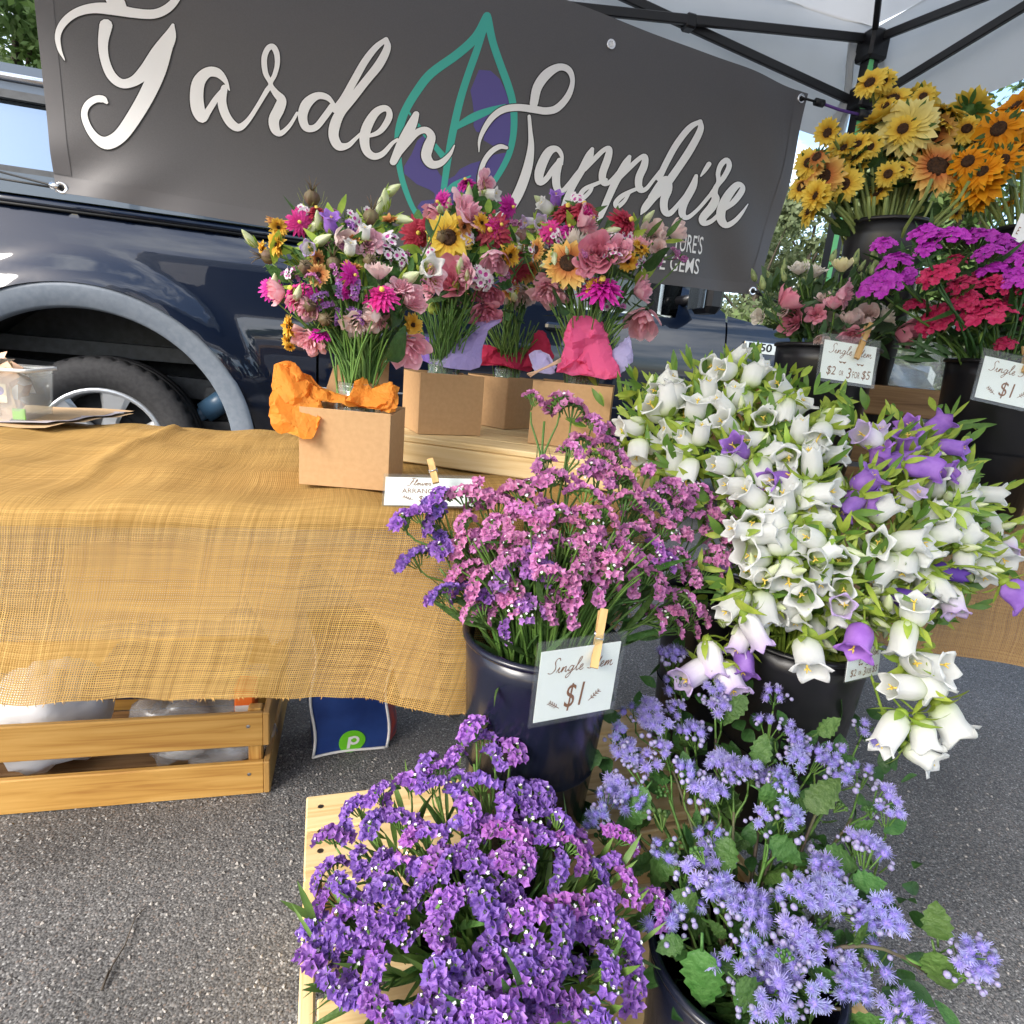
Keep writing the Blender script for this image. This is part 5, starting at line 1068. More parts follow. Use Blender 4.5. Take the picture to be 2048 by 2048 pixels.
s1, s2 = atz(1715, 772, .957), atz(1912, 783, .957); fx = (s2 - s1).normalized(); fy = Vector((-fx.y, fx.x, 0)); f0 = s1.lerp(s2, .5)
sdep = 1.50; fpos = at(1815, 775, sdep); Msh = Matrix.Translation(Vector((fpos.x, fpos.y, .715))) @ Matrix(((math.cos(.03), -math.sin(.03), 0, 0), (math.sin(.03), math.cos(.03), 0, 0), (0, 0, 1, 0), (0, 0, 0, 1)))
sh = thing('wooden_shelf', 'brown wooden crate shelf holding the sunflower buckets', 'shelf', M=Msh); hz = fpos.z - .715
for k in range(4): board('top_slat', (.1, .05 + .095 * k, hz - .007), (1.0, .09, .014), 'brown_wood', sh)
board('front_slat', (.1, .0, hz - .036), (1.0, .015, .07), 'brown_wood', sh); board('front_slat', (.1, .0, hz - .155), (1.0, .015, .07), 'brown_wood', sh); board('front_slat', (.1, .0, .03), (1.0, .015, .055), 'brown_wood', sh)
for x in (-.38, .58):
    for y in (.02, .36): board('corner_post', (x, y, hz / 2 - .008), (.025, .022, hz - .016), 'brown_wood', sh)
    for z in (hz - .036, hz - .155): board('end_slat', (x + (-.02 if x < 0 else .02), .19, z), (.014, .37, .068), 'brown_wood', sh)
ca, cb_ = at(1780, 764, 1.53), at(1905, 770, 1.53); ctop = at(1790, 560, 1.5); wC = (cb_ - ca).length; Mc = Matrix.Translation(Vector((ca.x, ca.y + .02, fpos.z + .001)))
ct = thing('clear_container', 'clear square plastic container on the upper shelf between two buckets', 'container', M=Mc)
b = MB(); shell(b, [[Vector((wC / 2, wC / 2, 0)) + p for p in rrect(wC, wC, .012, z)] for z in (.001, .21)] + [[Vector((wC / 2, wC / 2, 0)) + p for p in rrect(wC - .004, wC - .004, .011, z)] for z in (.21, .004)]); obj('container_wall', b, 'clear_plastic', ct, local=True)
b = MB(); b.box((wC / 2, wC / 2, .003), (wC - .006, wC - .006, .004), 0, None, .001); obj('container_base', b, 'clear_plastic', ct, local=True)

# ------------------------------------------------------------------ price cards and pegs
SCRIPT = {'S': ([(.95, 1.75), (.75, 2.05), (.45, 1.95), (.4, 1.55), (.62, 1.1), (.7, .6), (.4, .2), (0, .3)], 1.0),
 'i': ([(0, .3), (.2, .9), (.22, .4), (.35, .2), (.5, .35)], .5), 'n': ([(0, .3), (.15, .9), (.12, .2), (.3, .75), (.5, .9), (.55, .35), (.7, .2), (.85, .4)], .85),
 'g': ([(.55, .8), (.3, .92), (.1, .6), (.2, .25), (.45, .35), (.6, .9), (.5, -.2), (.2, -.6), (.05, -.35), (.4, .05), (.8, .4)], .8), 'l': ([(0, .35), (.4, 1.4), (.42, 1.9), (.22, 1.7), (.2, .6), (.35, .2), (.55, .4)], .55),
 'e': ([(0, .35), (.35, .6), (.36, .92), (.15, .8), (.12, .35), (.35, .2), (.6, .4)], .6), 't': ([(0, .35), (.35, 1.6), (.22, .6), (.3, .2), (.5, .35)], .5), 'm': ([(0, .3), (.12, .9), (.1, .2), (.28, .8), (.42, .85), (.42, .25), (.6, .8), (.75, .85), (.76, .3), (.95, .2), (1.1, .4)], 1.1),
 'F': ([(1.1, 1.95), (.6, 2.0), (.3, 1.8)], 0), 'f': ([(.75, 1.95), (.6, 1.0), (.4, .2), (.1, .3)], 0), '-': ([(.4, 1.1), (.9, 1.15)], 1.0), 'o': ([(0, .4), (.15, .85), (.4, .9), (.45, .4), (.25, .2), (.1, .5), (.4, .85), (.65, .8)], .65), 'w': ([(0, .8), (.1, .3), (.3, .25), (.42, .8), (.5, .25), (.7, .3), (.8, .85), (1., .8)], .95), 'r': ([(0, .4), (.15, .95), (.4, .8), (.35, .3), (.5, .2), (.65, .4)], .6)}
def script(words, x0, y0, w, wd):
    st = []; x = 0
    for ch in words:
        if ch == ' ': x += .55; continue
        q, adv = SCRIPT[ch]; st.append([(x + a + .28 * b, b) for a, b in q]); x += adv
    k = w / x; return [[(x0 + a * k, y0 + b * k, wd * (1.25 if i % 2 else .8)) for i, (a, b) in enumerate(s)] for s in st]
def sprig(x, y, L, a):
    c, s = math.cos(a), math.sin(a); st = [[(x, y, .0009), (x + c * L * .5, y + s * L * .5, .0010), (x + c * L, y + s * L, .0008)]]
    for k in range(4):
        for sg in (-1, 1):
            t = .25 + .2 * k; b = a + sg * .9; px, py = x + c * L * t, y + s * L * t; st.append([(px, py, .0008), (px + math.cos(b) * L * .2, py + math.sin(b) * L * .2, .0012)])
    return st
def card(label, TLq, TRq, BLq, D, kind, peg=None, pad=.006, group='price cards'):
    a, b_, c = at(*TLq, D[0]), at(*TRq, D[1]), at(*BLq, D[2]); x = (b_ - a); w = x.length; x.normalize(); y = (a - c); y = (y - x * y.dot(x)); h = y.length; y.normalize(); z = x.cross(y)
    M = Matrix(((x.x, y.x, z.x, 0), (x.y, y.y, z.y, 0), (x.z, y.z, z.z, 0), (0, 0, 0, 1))); M.translation = c
    t = thing('price_card', label, 'card', M=M, group=group)
    bm = MB(); bm.box((w / 2, h / 2, 0), (w, h, .0008), 0, None, 0); obj('card', bm, 'card_white', t, local=True)
    if pad:
        bm = MB(); bm.box((w / 2, h / 2 + pad * .6, .0012), (w + 2 * pad, h + 3.2 * pad, .0006), 0, None, 0); bm.box((w / 2, h / 2 + pad * .6, -.0012), (w + 2 * pad, h + 3.2 * pad, .0006), 0, None, 0); obj('clear_sleeve', bm, 'sleeve', t, local=True)
    def flat(polys, nm, m, zz=.0007):
        V, Fs = cdt_fill(polys); bm = MB(); bm.add([(p[0], p[1], zz) for p in V], Fs); obj(nm, bm, m, t, local=True)
    def txt(body, xc, yc, hh, ww, m='ink_brown', shear=.15, off=0):
        me = text_mesh(body, 1, Matrix.Identity(4), [m], shear=shear, offset=off); vx = [v.co.x for v in me.vertices]; vy = [v.co.y for v in me.vertices]
        kx = ww / (max(vx) - min(vx)); ky = hh / (max(vy) - min(vy)); mx_, my_ = (max(vx) + min(vx)) / 2, (max(vy) + min(vy)) / 2
        for v in me.vertices: v.co = Vector((xc + (v.co.x - mx_) * kx, yc + (v.co.y - my_) * ky, .0008))
        put('price_print', me, t, PM[t.name])
    if kind in ('one', 'two'):
        flat(ribbons(script('Single Stem', w * .10, h * .66, w * .82, .0010), 0, 3), 'script_print', 'ink_brown')
    if kind == 'one':
        txt('$1', w * .48, h * .30, h * .40, w * .24); flat(ribbons(sprig(w * .30, h * .16, w * .17, 2.5) + sprig(w * .68, h * .20, w * .18, .75), 0, 2), 'ornament', 'ink_brown')
    if kind == 'two':
        txt('$2', w * .20, h * .22, h * .26, w * .17); txt('OR', w * .40, h * .20, h * .13, w * .085, shear=0); txt('3', w * .545, h * .22, h * .28, w * .085); txt('FOR', w * .685, h * .20, h * .17, w * .14, shear=0); txt('$5', w * .87, h * .22, h * .26, w * .16)
        flat(ribbons([[(w * (.33 + k), h * .50, .001), (w * (.36 + k), h * .47, .003), (w * (.39 + k), h * .49, .001), (w * (.43 + k), h * .47, .003), (w * (.46 + k), h * .50, .001)] for k in (0, .34)], 0, 3), 'ornament', 'ink_brown')
    if kind == 'arr':
        sx = script('lower', w * .31, h * .68, w * .20, .001); flat(ribbons(script('Ff-', w * .235, h * .66, w * .07, .0012) + sx, 0, 3), 'script_print', 'ink_brown')
        txt('ARRANGEMENT', w * .5, h * .50, h * .17, w * .62, shear=0); txt('$', w * .40, h * .22, h * .24, w * .05); flat(ribbons(sprig(w * .32, h * .18, w * .13, 2.7) + sprig(w * .68, h * .18, w * .13, .4), 0, 2), 'ornament', 'ink_brown')
    if kind == 'half':
        txt('E', w * .12, h * .45, h * .25, w * .09, shear=.3)
    if peg:
        pa, pb = at(peg[0], peg[1], peg[4]), at(peg[2], peg[3], peg[5]); ax = (pb - pa); L = ax.length; ax.normalize(); vw = -(F_ - ax * F_.dot(ax)).normalized(); sd_ = ax.cross(vw)
        Mp = Matrix(((sd_.x, vw.x, ax.x, 0), (sd_.y, vw.y, ax.y, 0), (sd_.z, vw.z, ax.z, 0), (0, 0, 0, 1))); Mp.translation = pa
        p = thing('clothes_peg', peg[6], 'clothes peg', M=Mp, group='wooden clothes pegs on the price cards')
        for s_ in (-1, 1):
            bm = MB(); vs = [(x_ * wd, s_ * y_, z_) for z_, y_ in ((0, .0085), (.25 * L, .0065), (.42 * L, .0042), (.62 * L, .0052), (.8 * L, .0040), (L, .0026)) for wd in (.0045,) for x_ in (-1, 1)]
            vs2 = [(x_, y_ - s_ * (.0035 if 0 < i // 2 < 5 else .0026), z_) for i, (x_, y_, z_) in enumerate(vs)]; nn = len(vs); V = vs + vs2; fs = []
            for i in range(0, nn - 2, 2): fs += [(i, i + 1, i + 3, i + 2), (nn + i, nn + i + 2, nn + i + 3, nn + i + 1), (i, i + 2, nn + i + 2, nn + i), (i + 1, nn + i + 1, nn + i + 3, i + 3)]
            fs += [(0, nn, nn + 1, 1), (nn - 2, nn - 1, 2 * nn - 1, 2 * nn - 2)]; bm.add(V, fs, 0, False); obj('peg_leg', bm, 'peg_wood', p, local=True)
        bm = MB(); bm.tube([(-.0062, 0, .43 * L), (.0062, 0, .43 * L)], .0030, 8); bm.tube([(-.0050, .0040, .43 * L), (-.0050, .0062, .52 * L), (.0050, .0062, .52 * L)], .0008, 5); obj('spring', bm, 'steel', p, local=True)
    return t
dp = depth(CB['pink']) - .118
card('laminated price card clipped to the pink statice bucket', (1095, 1303), (1253, 1281), (1066, 1446), (dp - .034, dp + .004, dp - .004), 'one', (1206, 1220, 1188, 1336, dp + .008, dp - .016, 'wooden clothes peg on the pink statice bucket card'))
dl = depth(CB['lis']) - .105
card('laminated price card clipped to the lisianthus bucket', (1664, 681), (1768, 697), (1638, 755), (dl - .0, dl + .0, dl + .0), 'two', (1738, 650, 1713, 717, dl + .01, dl - .012, 'wooden clothes peg on the lisianthus card'))
dd = depth(CB['dia']) - .108
card('laminated price card on the sweet william bucket at the right edge', (1973, 712), (2092, 738), (1949, 794), (dd, dd - .01, dd), 'one', (2056, 690, 2050, 745, dd + .01, dd - .012, 'wooden clothes peg on the sweet william card'))
dw = depth(CB['white']) - .07
card('small price card half hidden under the purple bell of the bellflower bucket', (1704, 1300), (1768, 1288), (1690, 1364), (dw - .05, dw - .0, dw - .05), 'two', None, .002)
card('white flower arrangement card standing at the front edge of the table', (771, 954), (944, 958), (768, 1010), (.90, .92, .858), 'arr', (862, 922, 872, 966, .875, .862, 'wooden clothes peg on the flower arrangement card'), .003)
card('grey handwritten card by the orange sunflower bucket at the right edge', (2040, 425), (2100, 450), (2018, 485), (1.32, 1.32, 1.32), 'half', None, 0)
# twig and loose stones on the asphalt
tg = thing('twig', 'thin brown twig lying on the asphalt in front of the crate', 'twig', atz(250, 1900, 0)); b = MB()
b.tube([atz(205, 1975, .004), atz(225, 1930, .005), atz(250, 1890, .006), atz(270, 1835, .004), atz(292, 1815, .003)], [.0016, .0013, .0011, .0009, .0006], 5); b.tube([atz(203, 1980, .004), atz(218, 1940, .008)], [.0022, .001], 5); obj('twig_stem', b, 'bark', tg)
rn_ = np.random.default_rng(4); V = []; Fq = []; k = 0
while k < 5200:
    if k % 3: x, y = rn_.uniform(-1.3, .6), rn_.uniform(.45, 1.3)
    else: x, y = rn_.uniform(.4, 2.4), rn_.uniform(.6, 2.4)
    s = rn_.uniform(.0016, .0042); a = rn_.normal(size=(6, 3)) * .22 * s; dirs = np.array([[1, 0, 0], [-1, 0, 0], [0, 1, 0], [0, -1, 0], [0, 0, .75], [0, 0, -.4]]) * s
    n0 = len(V); th = rn_.uniform(0, 6.3); c_, s_ = math.cos(th), math.sin(th)
    for q in dirs + a: V.append((x + q[0] * c_ - q[1] * s_, y + q[0] * s_ + q[1] * c_, q[2] + .0005))
    for f in ((0, 2, 4), (2, 1, 4), (1, 3, 4), (3, 0, 4)): Fq.append(tuple(n0 + i for i in f))
    k += 1
me = bpy.data.meshes.new('gravel'); me.from_pydata(V, [], Fq); me.materials.append(mat('chip', (.16, .155, .15), .8, (.34, .32, .30), 90, coords='Object', ramp=(.4, .6))); me.update(); tag(put('gravel', me), kind='stuff')
# ------------------------------------------------------------------ flower pieces: every piece is modelled once, about its own origin, +Z towards the viewer of the flower
ML = {}
def piece(name, key, mb, mats): ML[key] = mb.mesh(name, mats); return ML[key]
def rr(r, a, b): return r.uniform(a, b)
def floret(b, M, s, m, r, k=5, deep=.5, frill=.25, notch=.3):
    n = k * 2; vs = [M @ Vector((0, 0, -s * deep))]
    for i in range(n):
        a = 2 * math.pi * i / n + r.uniform(-.1, .1); q = s * (1 if i % 2 == 0 else 1 - notch) * r.uniform(.85, 1.12)
        vs.append(M @ Vector((q * math.cos(a), q * math.sin(a), s * frill * r.uniform(-1, 1))))
    b.add(vs, [(0, 1 + i, 1 + (i + 1) % n) for i in range(n)], m, False)
def statice(key, mats, seed, Rr=.026, span=1.05, rows=3, fs=.0064):
    """one comb of papery florets on its green bract spike; mats = petals, white, green"""
    r = random.Random(seed); b = MB(); n = 8
    for i in range(n):
        t = i / (n - 1) - .5; a = t * 2 * span; c = Vector((Rr * math.sin(a), 0, Rr * math.cos(a) - Rr)); nn = Vector((math.sin(a), 0, math.cos(a)))
        for j in range(rows):
            y = (j - (rows - 1) / 2) * fs * 1.2; ax = (nn + Vector((0, (j - (rows - 1) / 2) * .75, 0)) + Vector((r.gauss(0, .2), r.gauss(0, .2), 0))).normalized()
            p = c + Vector((r.gauss(0, .001), y + r.gauss(0, .001), -.0022 * abs(j - (rows - 1) / 2) + r.gauss(0, .0012)))
            M = frame(p, ax, r.uniform(0, 6))
            w = r.random() < .09
            floret(b, M, fs * (.34 if w else r.uniform(.8, 1.25)), 1 if w else 0, r, 5, .3 if w else .8, .35)
            if j != 1 or i % 2: b.tube([p - ax * .0105, p - ax * fs * .5], [.0007, .0019], 4, 2, False)
    pts = [Vector((Rr * .78 * math.sin(t), 0, Rr * .78 * math.cos(t) - Rr)) for t in [(-1 + 2 * i / 6) * span for i in range(7)]]
    b.tube(pts, [.0012, .0022, .0025, .0026, .0025, .0022, .0012], 5, 2); b.tube([pts[3], Vector((0, 0, -.032))], [.0018, .0012], 5, 2)
    for k in range(4): b.tube([pts[1 + k + (k > 1)], Vector((pts[1 + k + (k > 1)].x * .35, 0, -.024))], [.0012, .0009], 4, 2, False)
    return piece('floret_comb', key, b, mats)
for k in range(4):
    for nm, m in (('pu', 'statice_purple'), ('ma', 'statice_magenta'), ('pk', 'statice_pink'), ('li', 'statice_lilac')): statice(nm + str(k), [m, 'white_floret', 'stem_green'], 10 + k, rr(R_, .024, .034), rr(R_, .85, 1.15), 3 if k % 2 else 2)
def bell(key, m, seed, L=.050, R=.0225, open_=1.0):
    """mouth along +Z, stalk end at the origin"""
    r = random.Random(seed); b = MB(); pr = [(.02, .0), (.55, .02), (.80, .10), (.92, .25), (.92, .45), (.88, .60), (.90, .73), (.98, .85), (1.10, .94), (1.24, .985)]
    def fn(p, q, i):
        tri = 1 - abs(((5 * q / (2 * math.pi)) % 1) * 2 - 1); lobe = tri ** 1.2; t = i / (len(pr) - 1); k = max(0, (t - .55) / .45)
        s = 1 + k * k * (.30 * lobe - .14) * open_ - .05 * (1 - lobe) * min(1, t * 4) + .02 * math.sin(q * 3 + seed); z = p.z + L * k * k * (.24 * lobe - .16) - L * (.12 * max(0, k - .75) / .25) * lobe
        rad = 1 if t < .6 else 1 - (1 - open_) * k * .6
        return Vector((p.x * s * rad, p.y * s * rad, z + L * .01 * math.sin(q * 7 + seed) * k))
    b.lathe([(R * a, L * z) for a, z in pr], 40, 0, Matrix(((1, 0, .06 * math.sin(seed * 2.1), 0), (0, 1 + .10 * math.sin(seed), .10 * math.cos(seed * 1.7), 0), (0, 0, 1, 0), (0, 0, 0, 1))), fn)
    b.tube([Vector((0, 0, .004)), Vector((0, 0, L * .8))], [.0016, .0012], 5, 2)
    for k in range(3): b.tube([Vector((0, 0, L * .78)), Vector((.004 * math.cos(k * 2.1), .004 * math.sin(k * 2.1), L * .88))], [.0013, .0006], 4, 2)
    for k in range(5):
        a = 2 * math.pi * (k + .5) / 5; d = Vector((math.cos(a), math.sin(a), .75)); b.strip((.006 * math.cos(a), .006 * math.sin(a), -.002), d, Vector((math.cos(a), math.sin(a), -1)), .030, .010, 1, -.5 + rr(r, -.5, .9), .2, 4)
    b.ball((0, 0, -.002), .0075, 1, 8, 4, (1, 1, .8))
    return piece('bell_flower', key, b, [m, 'leaf_lime', 'stamen'])
for k in range(6):
    bell('bw%d' % k, 'bell_white', k, rr(R_, .042, .050), rr(R_, .0155, .0185), [1, .6, .95, .8, 1.1, .35][k]); bell('bp%d' % k, 'bell_purple', k, .046, .0175); bell('bl%d' % k, 'bell_lilac', k, .046, .017, .8); bell('bd%d' % k, 'bell_dark', k, .040, .013, .3)
for k in range(3):
    r = random.Random(k); b = MB(); b.lathe([(.0005, 0), (.006, .004), (.008, .014), (.0065, .026), (.003, .037), (.0005, .042)], 10, 0, None, lambda p, q, i: Vector((p.x * (1 + .15 * math.cos(5 * q)), p.y * (1 + .15 * math.cos(5 * q)), p.z)))
    for q in range(5): a = 2 * math.pi * q / 5; b.strip((.004 * math.cos(a), .004 * math.sin(a), 0), (math.cos(a) * .35, math.sin(a) * .35, 1), (math.cos(a), math.sin(a), -.3), .026, .0075, 1, -.1 + rr(r, 0, .6), .2, 4)
    piece('bud', 'bb%d' % k, b, ['bud_white', 'leaf_lime'])
def leafmesh(key, name, m, L, W, bend, serr=.0, seed=0, nn=7):
    """leaf along +Z, face towards +Y"""
    r = random.Random(seed); b = MB(); vs = []
    for i in range(nn + 1):
        t = i / nn; w = W * .5 * math.sin(math.pi * min(1, t ** .75 * .97 + .02)) ** .85; z = L * t; y = -bend * L * t * t
        for s in (-1, -.5, 0, .5, 1):
            e = 1 + serr * (1 if i % 2 else -1) * (abs(s) > .9)
            vs.append(Vector((s * w * e, y + .34 * abs(s) * w * math.cos(t * 3 + seed) - (.16 * w if abs(s) == .5 and i % 2 else 0) + r.uniform(-.02, .02) * W, z + .12 * L * abs(s) * (1 - t) * 0)))
    fs = [(i * 5 + j, i * 5 + j + 1, (i + 1) * 5 + j + 1, (i + 1) * 5 + j) for i in range(nn) for j in range(4)]; b.add(vs, fs); b.tube([(0, 0, -.012), (0, 0, .002)], [.0014, .0016], 5)
    return piece(name, key, b, [m])
for k in range(3):
    leafmesh('la%d' % k, 'leaf', 'leaf_green', .046 + .008 * k, .030 + .004 * k, .2 + .35 * k, .13, k, 11); leafmesh('ls%d' % k, 'leaf', 'leaf_dark', .075, .058, .5, .05, k); leafmesh('ll%d' % k, 'leaf', 'leaf_blue', .050, .022, .3, 0, k); leafmesh('lb%d' % k, 'leaf', 'leaf_lime', .050, .014, .3 + .3 * k, .06, k); leafmesh('lg%d' % k, 'leaf', 'leaf_dark', .07, .012, .4 + .2 * k, 0, k); leafmesh('lt%d' % k, 'leaf', 'leaf_green', .085, .011, .2 + .25 * k, 0, k)
def ageratum(key, seed, n=9):
    """cluster of fuzzy heads with mauve buds round it"""
    r = random.Random(seed); b = MB(); P = []
    for k in range(n):
        q = math.sqrt((k + .3) / n); a = k * 2.4; p = Vector((.022 * q * math.cos(a), .022 * q * math.sin(a), .010 * (1 - q * q))); P.append(p); ax = (p * .9 + Vector((0, 0, .018))).normalized(); s = r.uniform(.0062, .0088)
        isb = q > .6 and r.random() < .5
        b.tube([Vector((p.x * .3, p.y * .3, -.022)), p - ax * .004], [.0010, .0009], 4, 3, False)
        if isb:
            for e in range(2): b.ball(p + Vector((r.uniform(-.006, .006), r.uniform(-.006, .006), -.002)), r.uniform(.0030, .0042), 2, 7, 4)
            continue
        b.ball(p - ax * .001, s * .70, 1, 8, 4); b.lathe([(.001, -.005), (s * .55, -.002), (s * .62, .001)], 7, 3, frame(p, ax))
        F = frame(p, ax).to_3x3()
        for e in range(84):
            z = 1 - 1.1 * (e + .5) / 84; w = math.sqrt(max(0, 1 - z * z)); t = e * 2.39996; d = F @ Vector((w * math.cos(t), w * math.sin(t), z)); c = d.cross(Vector((.3, .5, .8))).normalized() * .00052
            o = p + d * s * .5; tip = p + (d + Vector((r.gauss(0, .16), r.gauss(0, .16), r.gauss(0, .16)))) * s * r.uniform(.95, 1.25)
            b.add([o - c, o + c, tip + c * .55, tip - c * .55], [(0, 1, 2, 3)], 0, False)
    b.tube([Vector((0, 0, -.045)), Vector((0, 0, -.020))], [.0015, .0015], 5, 3)
    return piece('flower_head', key, b, ['agera', 'agera_core', 'agera_bud', 'stem_green'])
for k in range(4): ageratum('ag%d' % k, 70 + k, [9, 7, 11, 5][k])
r = random.Random(5); b = MB()
for k in range(9): a = k * 2.4; q = .012 * math.sqrt(k / 9); b.ball((q * math.cos(a), q * math.sin(a), r.uniform(-.002, .003)), .0032, 0, 7, 4); b.tube([(0, 0, -.018), (q * math.cos(a), q * math.sin(a), -.001)], [.0008, .0008], 4, 1, False)
piece('flower_bud', 'agb', b, ['leaf_green', 'stem_green'])
def sunflower(key, mt, seed, R=.05, rd=.019, n=17, cup=.15, rows=2, droop=0.0):
    r = random.Random(seed); b = MB()
    for w in range(rows):
        for k in range(n):
            a = 2 * math.pi * (k + .5 * w) / n + r.gauss(0, .06); L = (R - rd * .8) * r.uniform(.82, 1.08); d = Vector((math.cos(a), math.sin(a), cup * r.uniform(.4, 1.6) - .12 * w)); tw = Vector((r.gauss(0, .22), r.gauss(0, .22), 1))
            b.strip((rd * .78 * math.cos(a), rd * .78 * math.sin(a), .001 - .002 * w), d, tw, L, L * .56, 0, r.uniform(-.1, .45) + droop, .35, 5, .8)
    pet = piece('petals', key + 'p', b, [mt])
    b = MB(); pr = [(rd * 1.02, -.001), (rd, .003), (rd * .8, .006), (rd * .5, .0055), (rd * .25, .0035), (.0003, .003)]; b.lathe(pr, 22)
    for k in range(44):
        q = rd * (.45 + .55 * r.random()); a = r.uniform(0, 6.3); p = Vector((q * math.cos(a), q * math.sin(a), .0035)); b.tube([p, p + Vector((q * .08 * math.cos(a), q * .08 * math.sin(a), .0042))], [.0009, .0004], 3, 0)
    dsc = piece('seed_disc', key + 'd', b, ['disc_brown'])
    b = MB(); b.lathe([(.003, -.012), (rd * .7, -.008), (rd * 1.02, -.001)], 14)
    for k in range(13): a = 2 * math.pi * k / 13 + r.gauss(0, .1); b.strip((rd * .8 * math.cos(a), rd * .8 * math.sin(a), -.004), (math.cos(a), math.sin(a), r.uniform(-.3, .25)), (0, 0, 1), R * r.uniform(.5, .72), .011, 0, r.uniform(-.3, .3), .2, 4)
    sep = piece('sepals', key + 's', b, ['leaf_green'])
    return [pet, dsc, sep]
SF = {}
for k in range(3):
    SF['yel%d' % k] = sunflower('sy%d' % k, 'sun_yellow', k, .050, .016, 16, [.15, .5, .05][k]); SF['pale%d' % k] = sunflower('sl%d' % k, 'sun_pale', 5 + k, .062, .019, 19, [.1, .3, .05][k]); SF['pea%d' % k] = sunflower('sp%d' % k, 'sun_peach', 9 + k, .056, .0185, 17, [.1, .3, -.2][k], 2, [0, 0, .5][k]); SF['ora%d' % k] = sunflower('so%d' % k, 'sun_orange', 14 + k, .062, .016, 15, [.15, .4, -.1][k], 2, [0, 0, .4][k])
    SF['dg%d' % k] = sunflower('dg%d' % k, 'daisy_gold', 30 + k, .030, .005, 13, [.5, .8, .3][k], 3); SF['dr%d' % k] = sunflower('dr%d' % k, 'daisy_rust', 34 + k, .032, .007, 11, [.4, .7, .2][k], 2)
def rose(key, mt, seed, R=.026, op=.5, layers=4, m2=None):
    """cupped lisianthus: overlapping petals, each a curled sheet"""
    r = random.Random(seed); b = MB()
    for l in range(layers):
        f = (l + 1) / layers; n = 3 if l == 0 else 4 + (l > 1)
        for k in range(n):
            a0 = 2 * math.pi * k / n + l * 1.1 + r.gauss(0, .12); wd = 2 * math.pi / n * .78; ph = r.uniform(0, 6)
            def P(u, v):
                e = (2 * u - 1); v0 = v; v = v * (1 - .16 * e ** 4); a = a0 + (u - .5) * wd * (1.25 - .30 * v ** 4) * (.55 + .45 * math.sin(math.pi * .5 * min(1, v * 1.6))); rad = R * f * (.18 + .82 * math.sin(min(1, v * 1.05) * math.pi * .5) ** .9) * (.55 + .45 * f); z = R * (1.45 - .25 * f) * v * (1 - .12 * e * e * v) + R * .10 * math.sin(ph + u * 9) * v * v
                fl = max(0, v - .55) / .45; rad += R * op * f * fl * fl * (.45 + .2 * math.sin(ph + u * 6)); z -= R * op * .5 * f * fl * fl
                return Vector((rad * math.cos(a), rad * math.sin(a), z))
            b.grid(P, 7, 7)
    b.lathe([(.001, -.010), (R * .16, -.006), (R * .26, .001)], 8, 1)
    for k in range(5): a = 1.257 * k; b.strip((R * .15 * math.cos(a), R * .15 * math.sin(a), -.004), (math.cos(a), math.sin(a), .7), (math.cos(a), math.sin(a), -.6), R * .95, .004, 1, -.3, .1, 3)
    return piece('flower_head', key, b, [mt, 'leaf_blue'])
for k in range(3):
    for nm, m in (('rp', 'lis_pink'), ('rr', 'lis_rose'), ('rw', 'lis_white'), ('rc', 'lis_cream'), ('rb', 'lis_blush')): rose(nm + str(k), m, k * 7 + len(nm), .027, [.12, .32, .75][k], 4 + (k > 0))
b = MB(); b.lathe([(.001, 0), (.0055, .004), (.0068, .012), (.0045, .024), (.001, .032)], 8, 0, None, lambda p, q, i: Vector((p.x * (1 + .12 * math.cos(3 * q + i)), p.y * (1 + .12 * math.cos(3 * q + i)), p.z)))
for k in range(4): b.strip((.003 * math.cos(k * 1.57), .003 * math.sin(k * 1.57), 0), (.3 * math.cos(k * 1.57), .3 * math.sin(k * 1.57), 1), (math.cos(k * 1.57), math.sin(k * 1.57), -.3), .024, .004, 1, .2, .2, 3)
piece('bud', 'lbud', b, [mat('bud_green', (.30, .40, .14), .5, (.42, .48, .22), 60, trans=.25, rand=.2), 'leaf_blue'])
def zinnia(key, mt, seed, R=.028):
    r = random.Random(seed); b = MB()
    for l in range(6):
        f = 1 - l / 6.5; n = int(7 + 11 * f)
        for k in range(n):
            a = 2 * math.pi * (k + .5 * (l % 2)) / n + r.gauss(0, .07); L = R * f * r.uniform(.88, 1.08); d = Vector((math.cos(a), math.sin(a), .02 + .14 * l + r.gauss(0, .06)))
            b.strip((.002 * math.cos(a), .002 * math.sin(a), .0022 * l), d, (0, 0, 1), L, max(.006, R * .34), 0, .18 + .1 * r.random(), .35, 5, .38, .45)
    b.lathe([(.004, .014), (.0035, .0185), (.0003, .019)], 10, 1); b.lathe([(.002, -.012), (.008, -.006), (.010, .0)], 10, 2)
    for k in range(10): a = k * .63; b.strip((.006 * math.cos(a), .006 * math.sin(a), -.006), (math.cos(a), math.sin(a), .15), (0, 0, 1), .011, .006, 2, .2, .2, 3)
    return piece('flower_head', key, b, [mt, 'stamen', 'leaf_green'])
for k in range(2): zinnia('zm%d' % k, 'zin_magenta', k); zinnia('zc%d' % k, 'zin_crimson', 3 + k, .029); zinnia('zh%d' % k, 'zin_hot', 6 + k, .030)
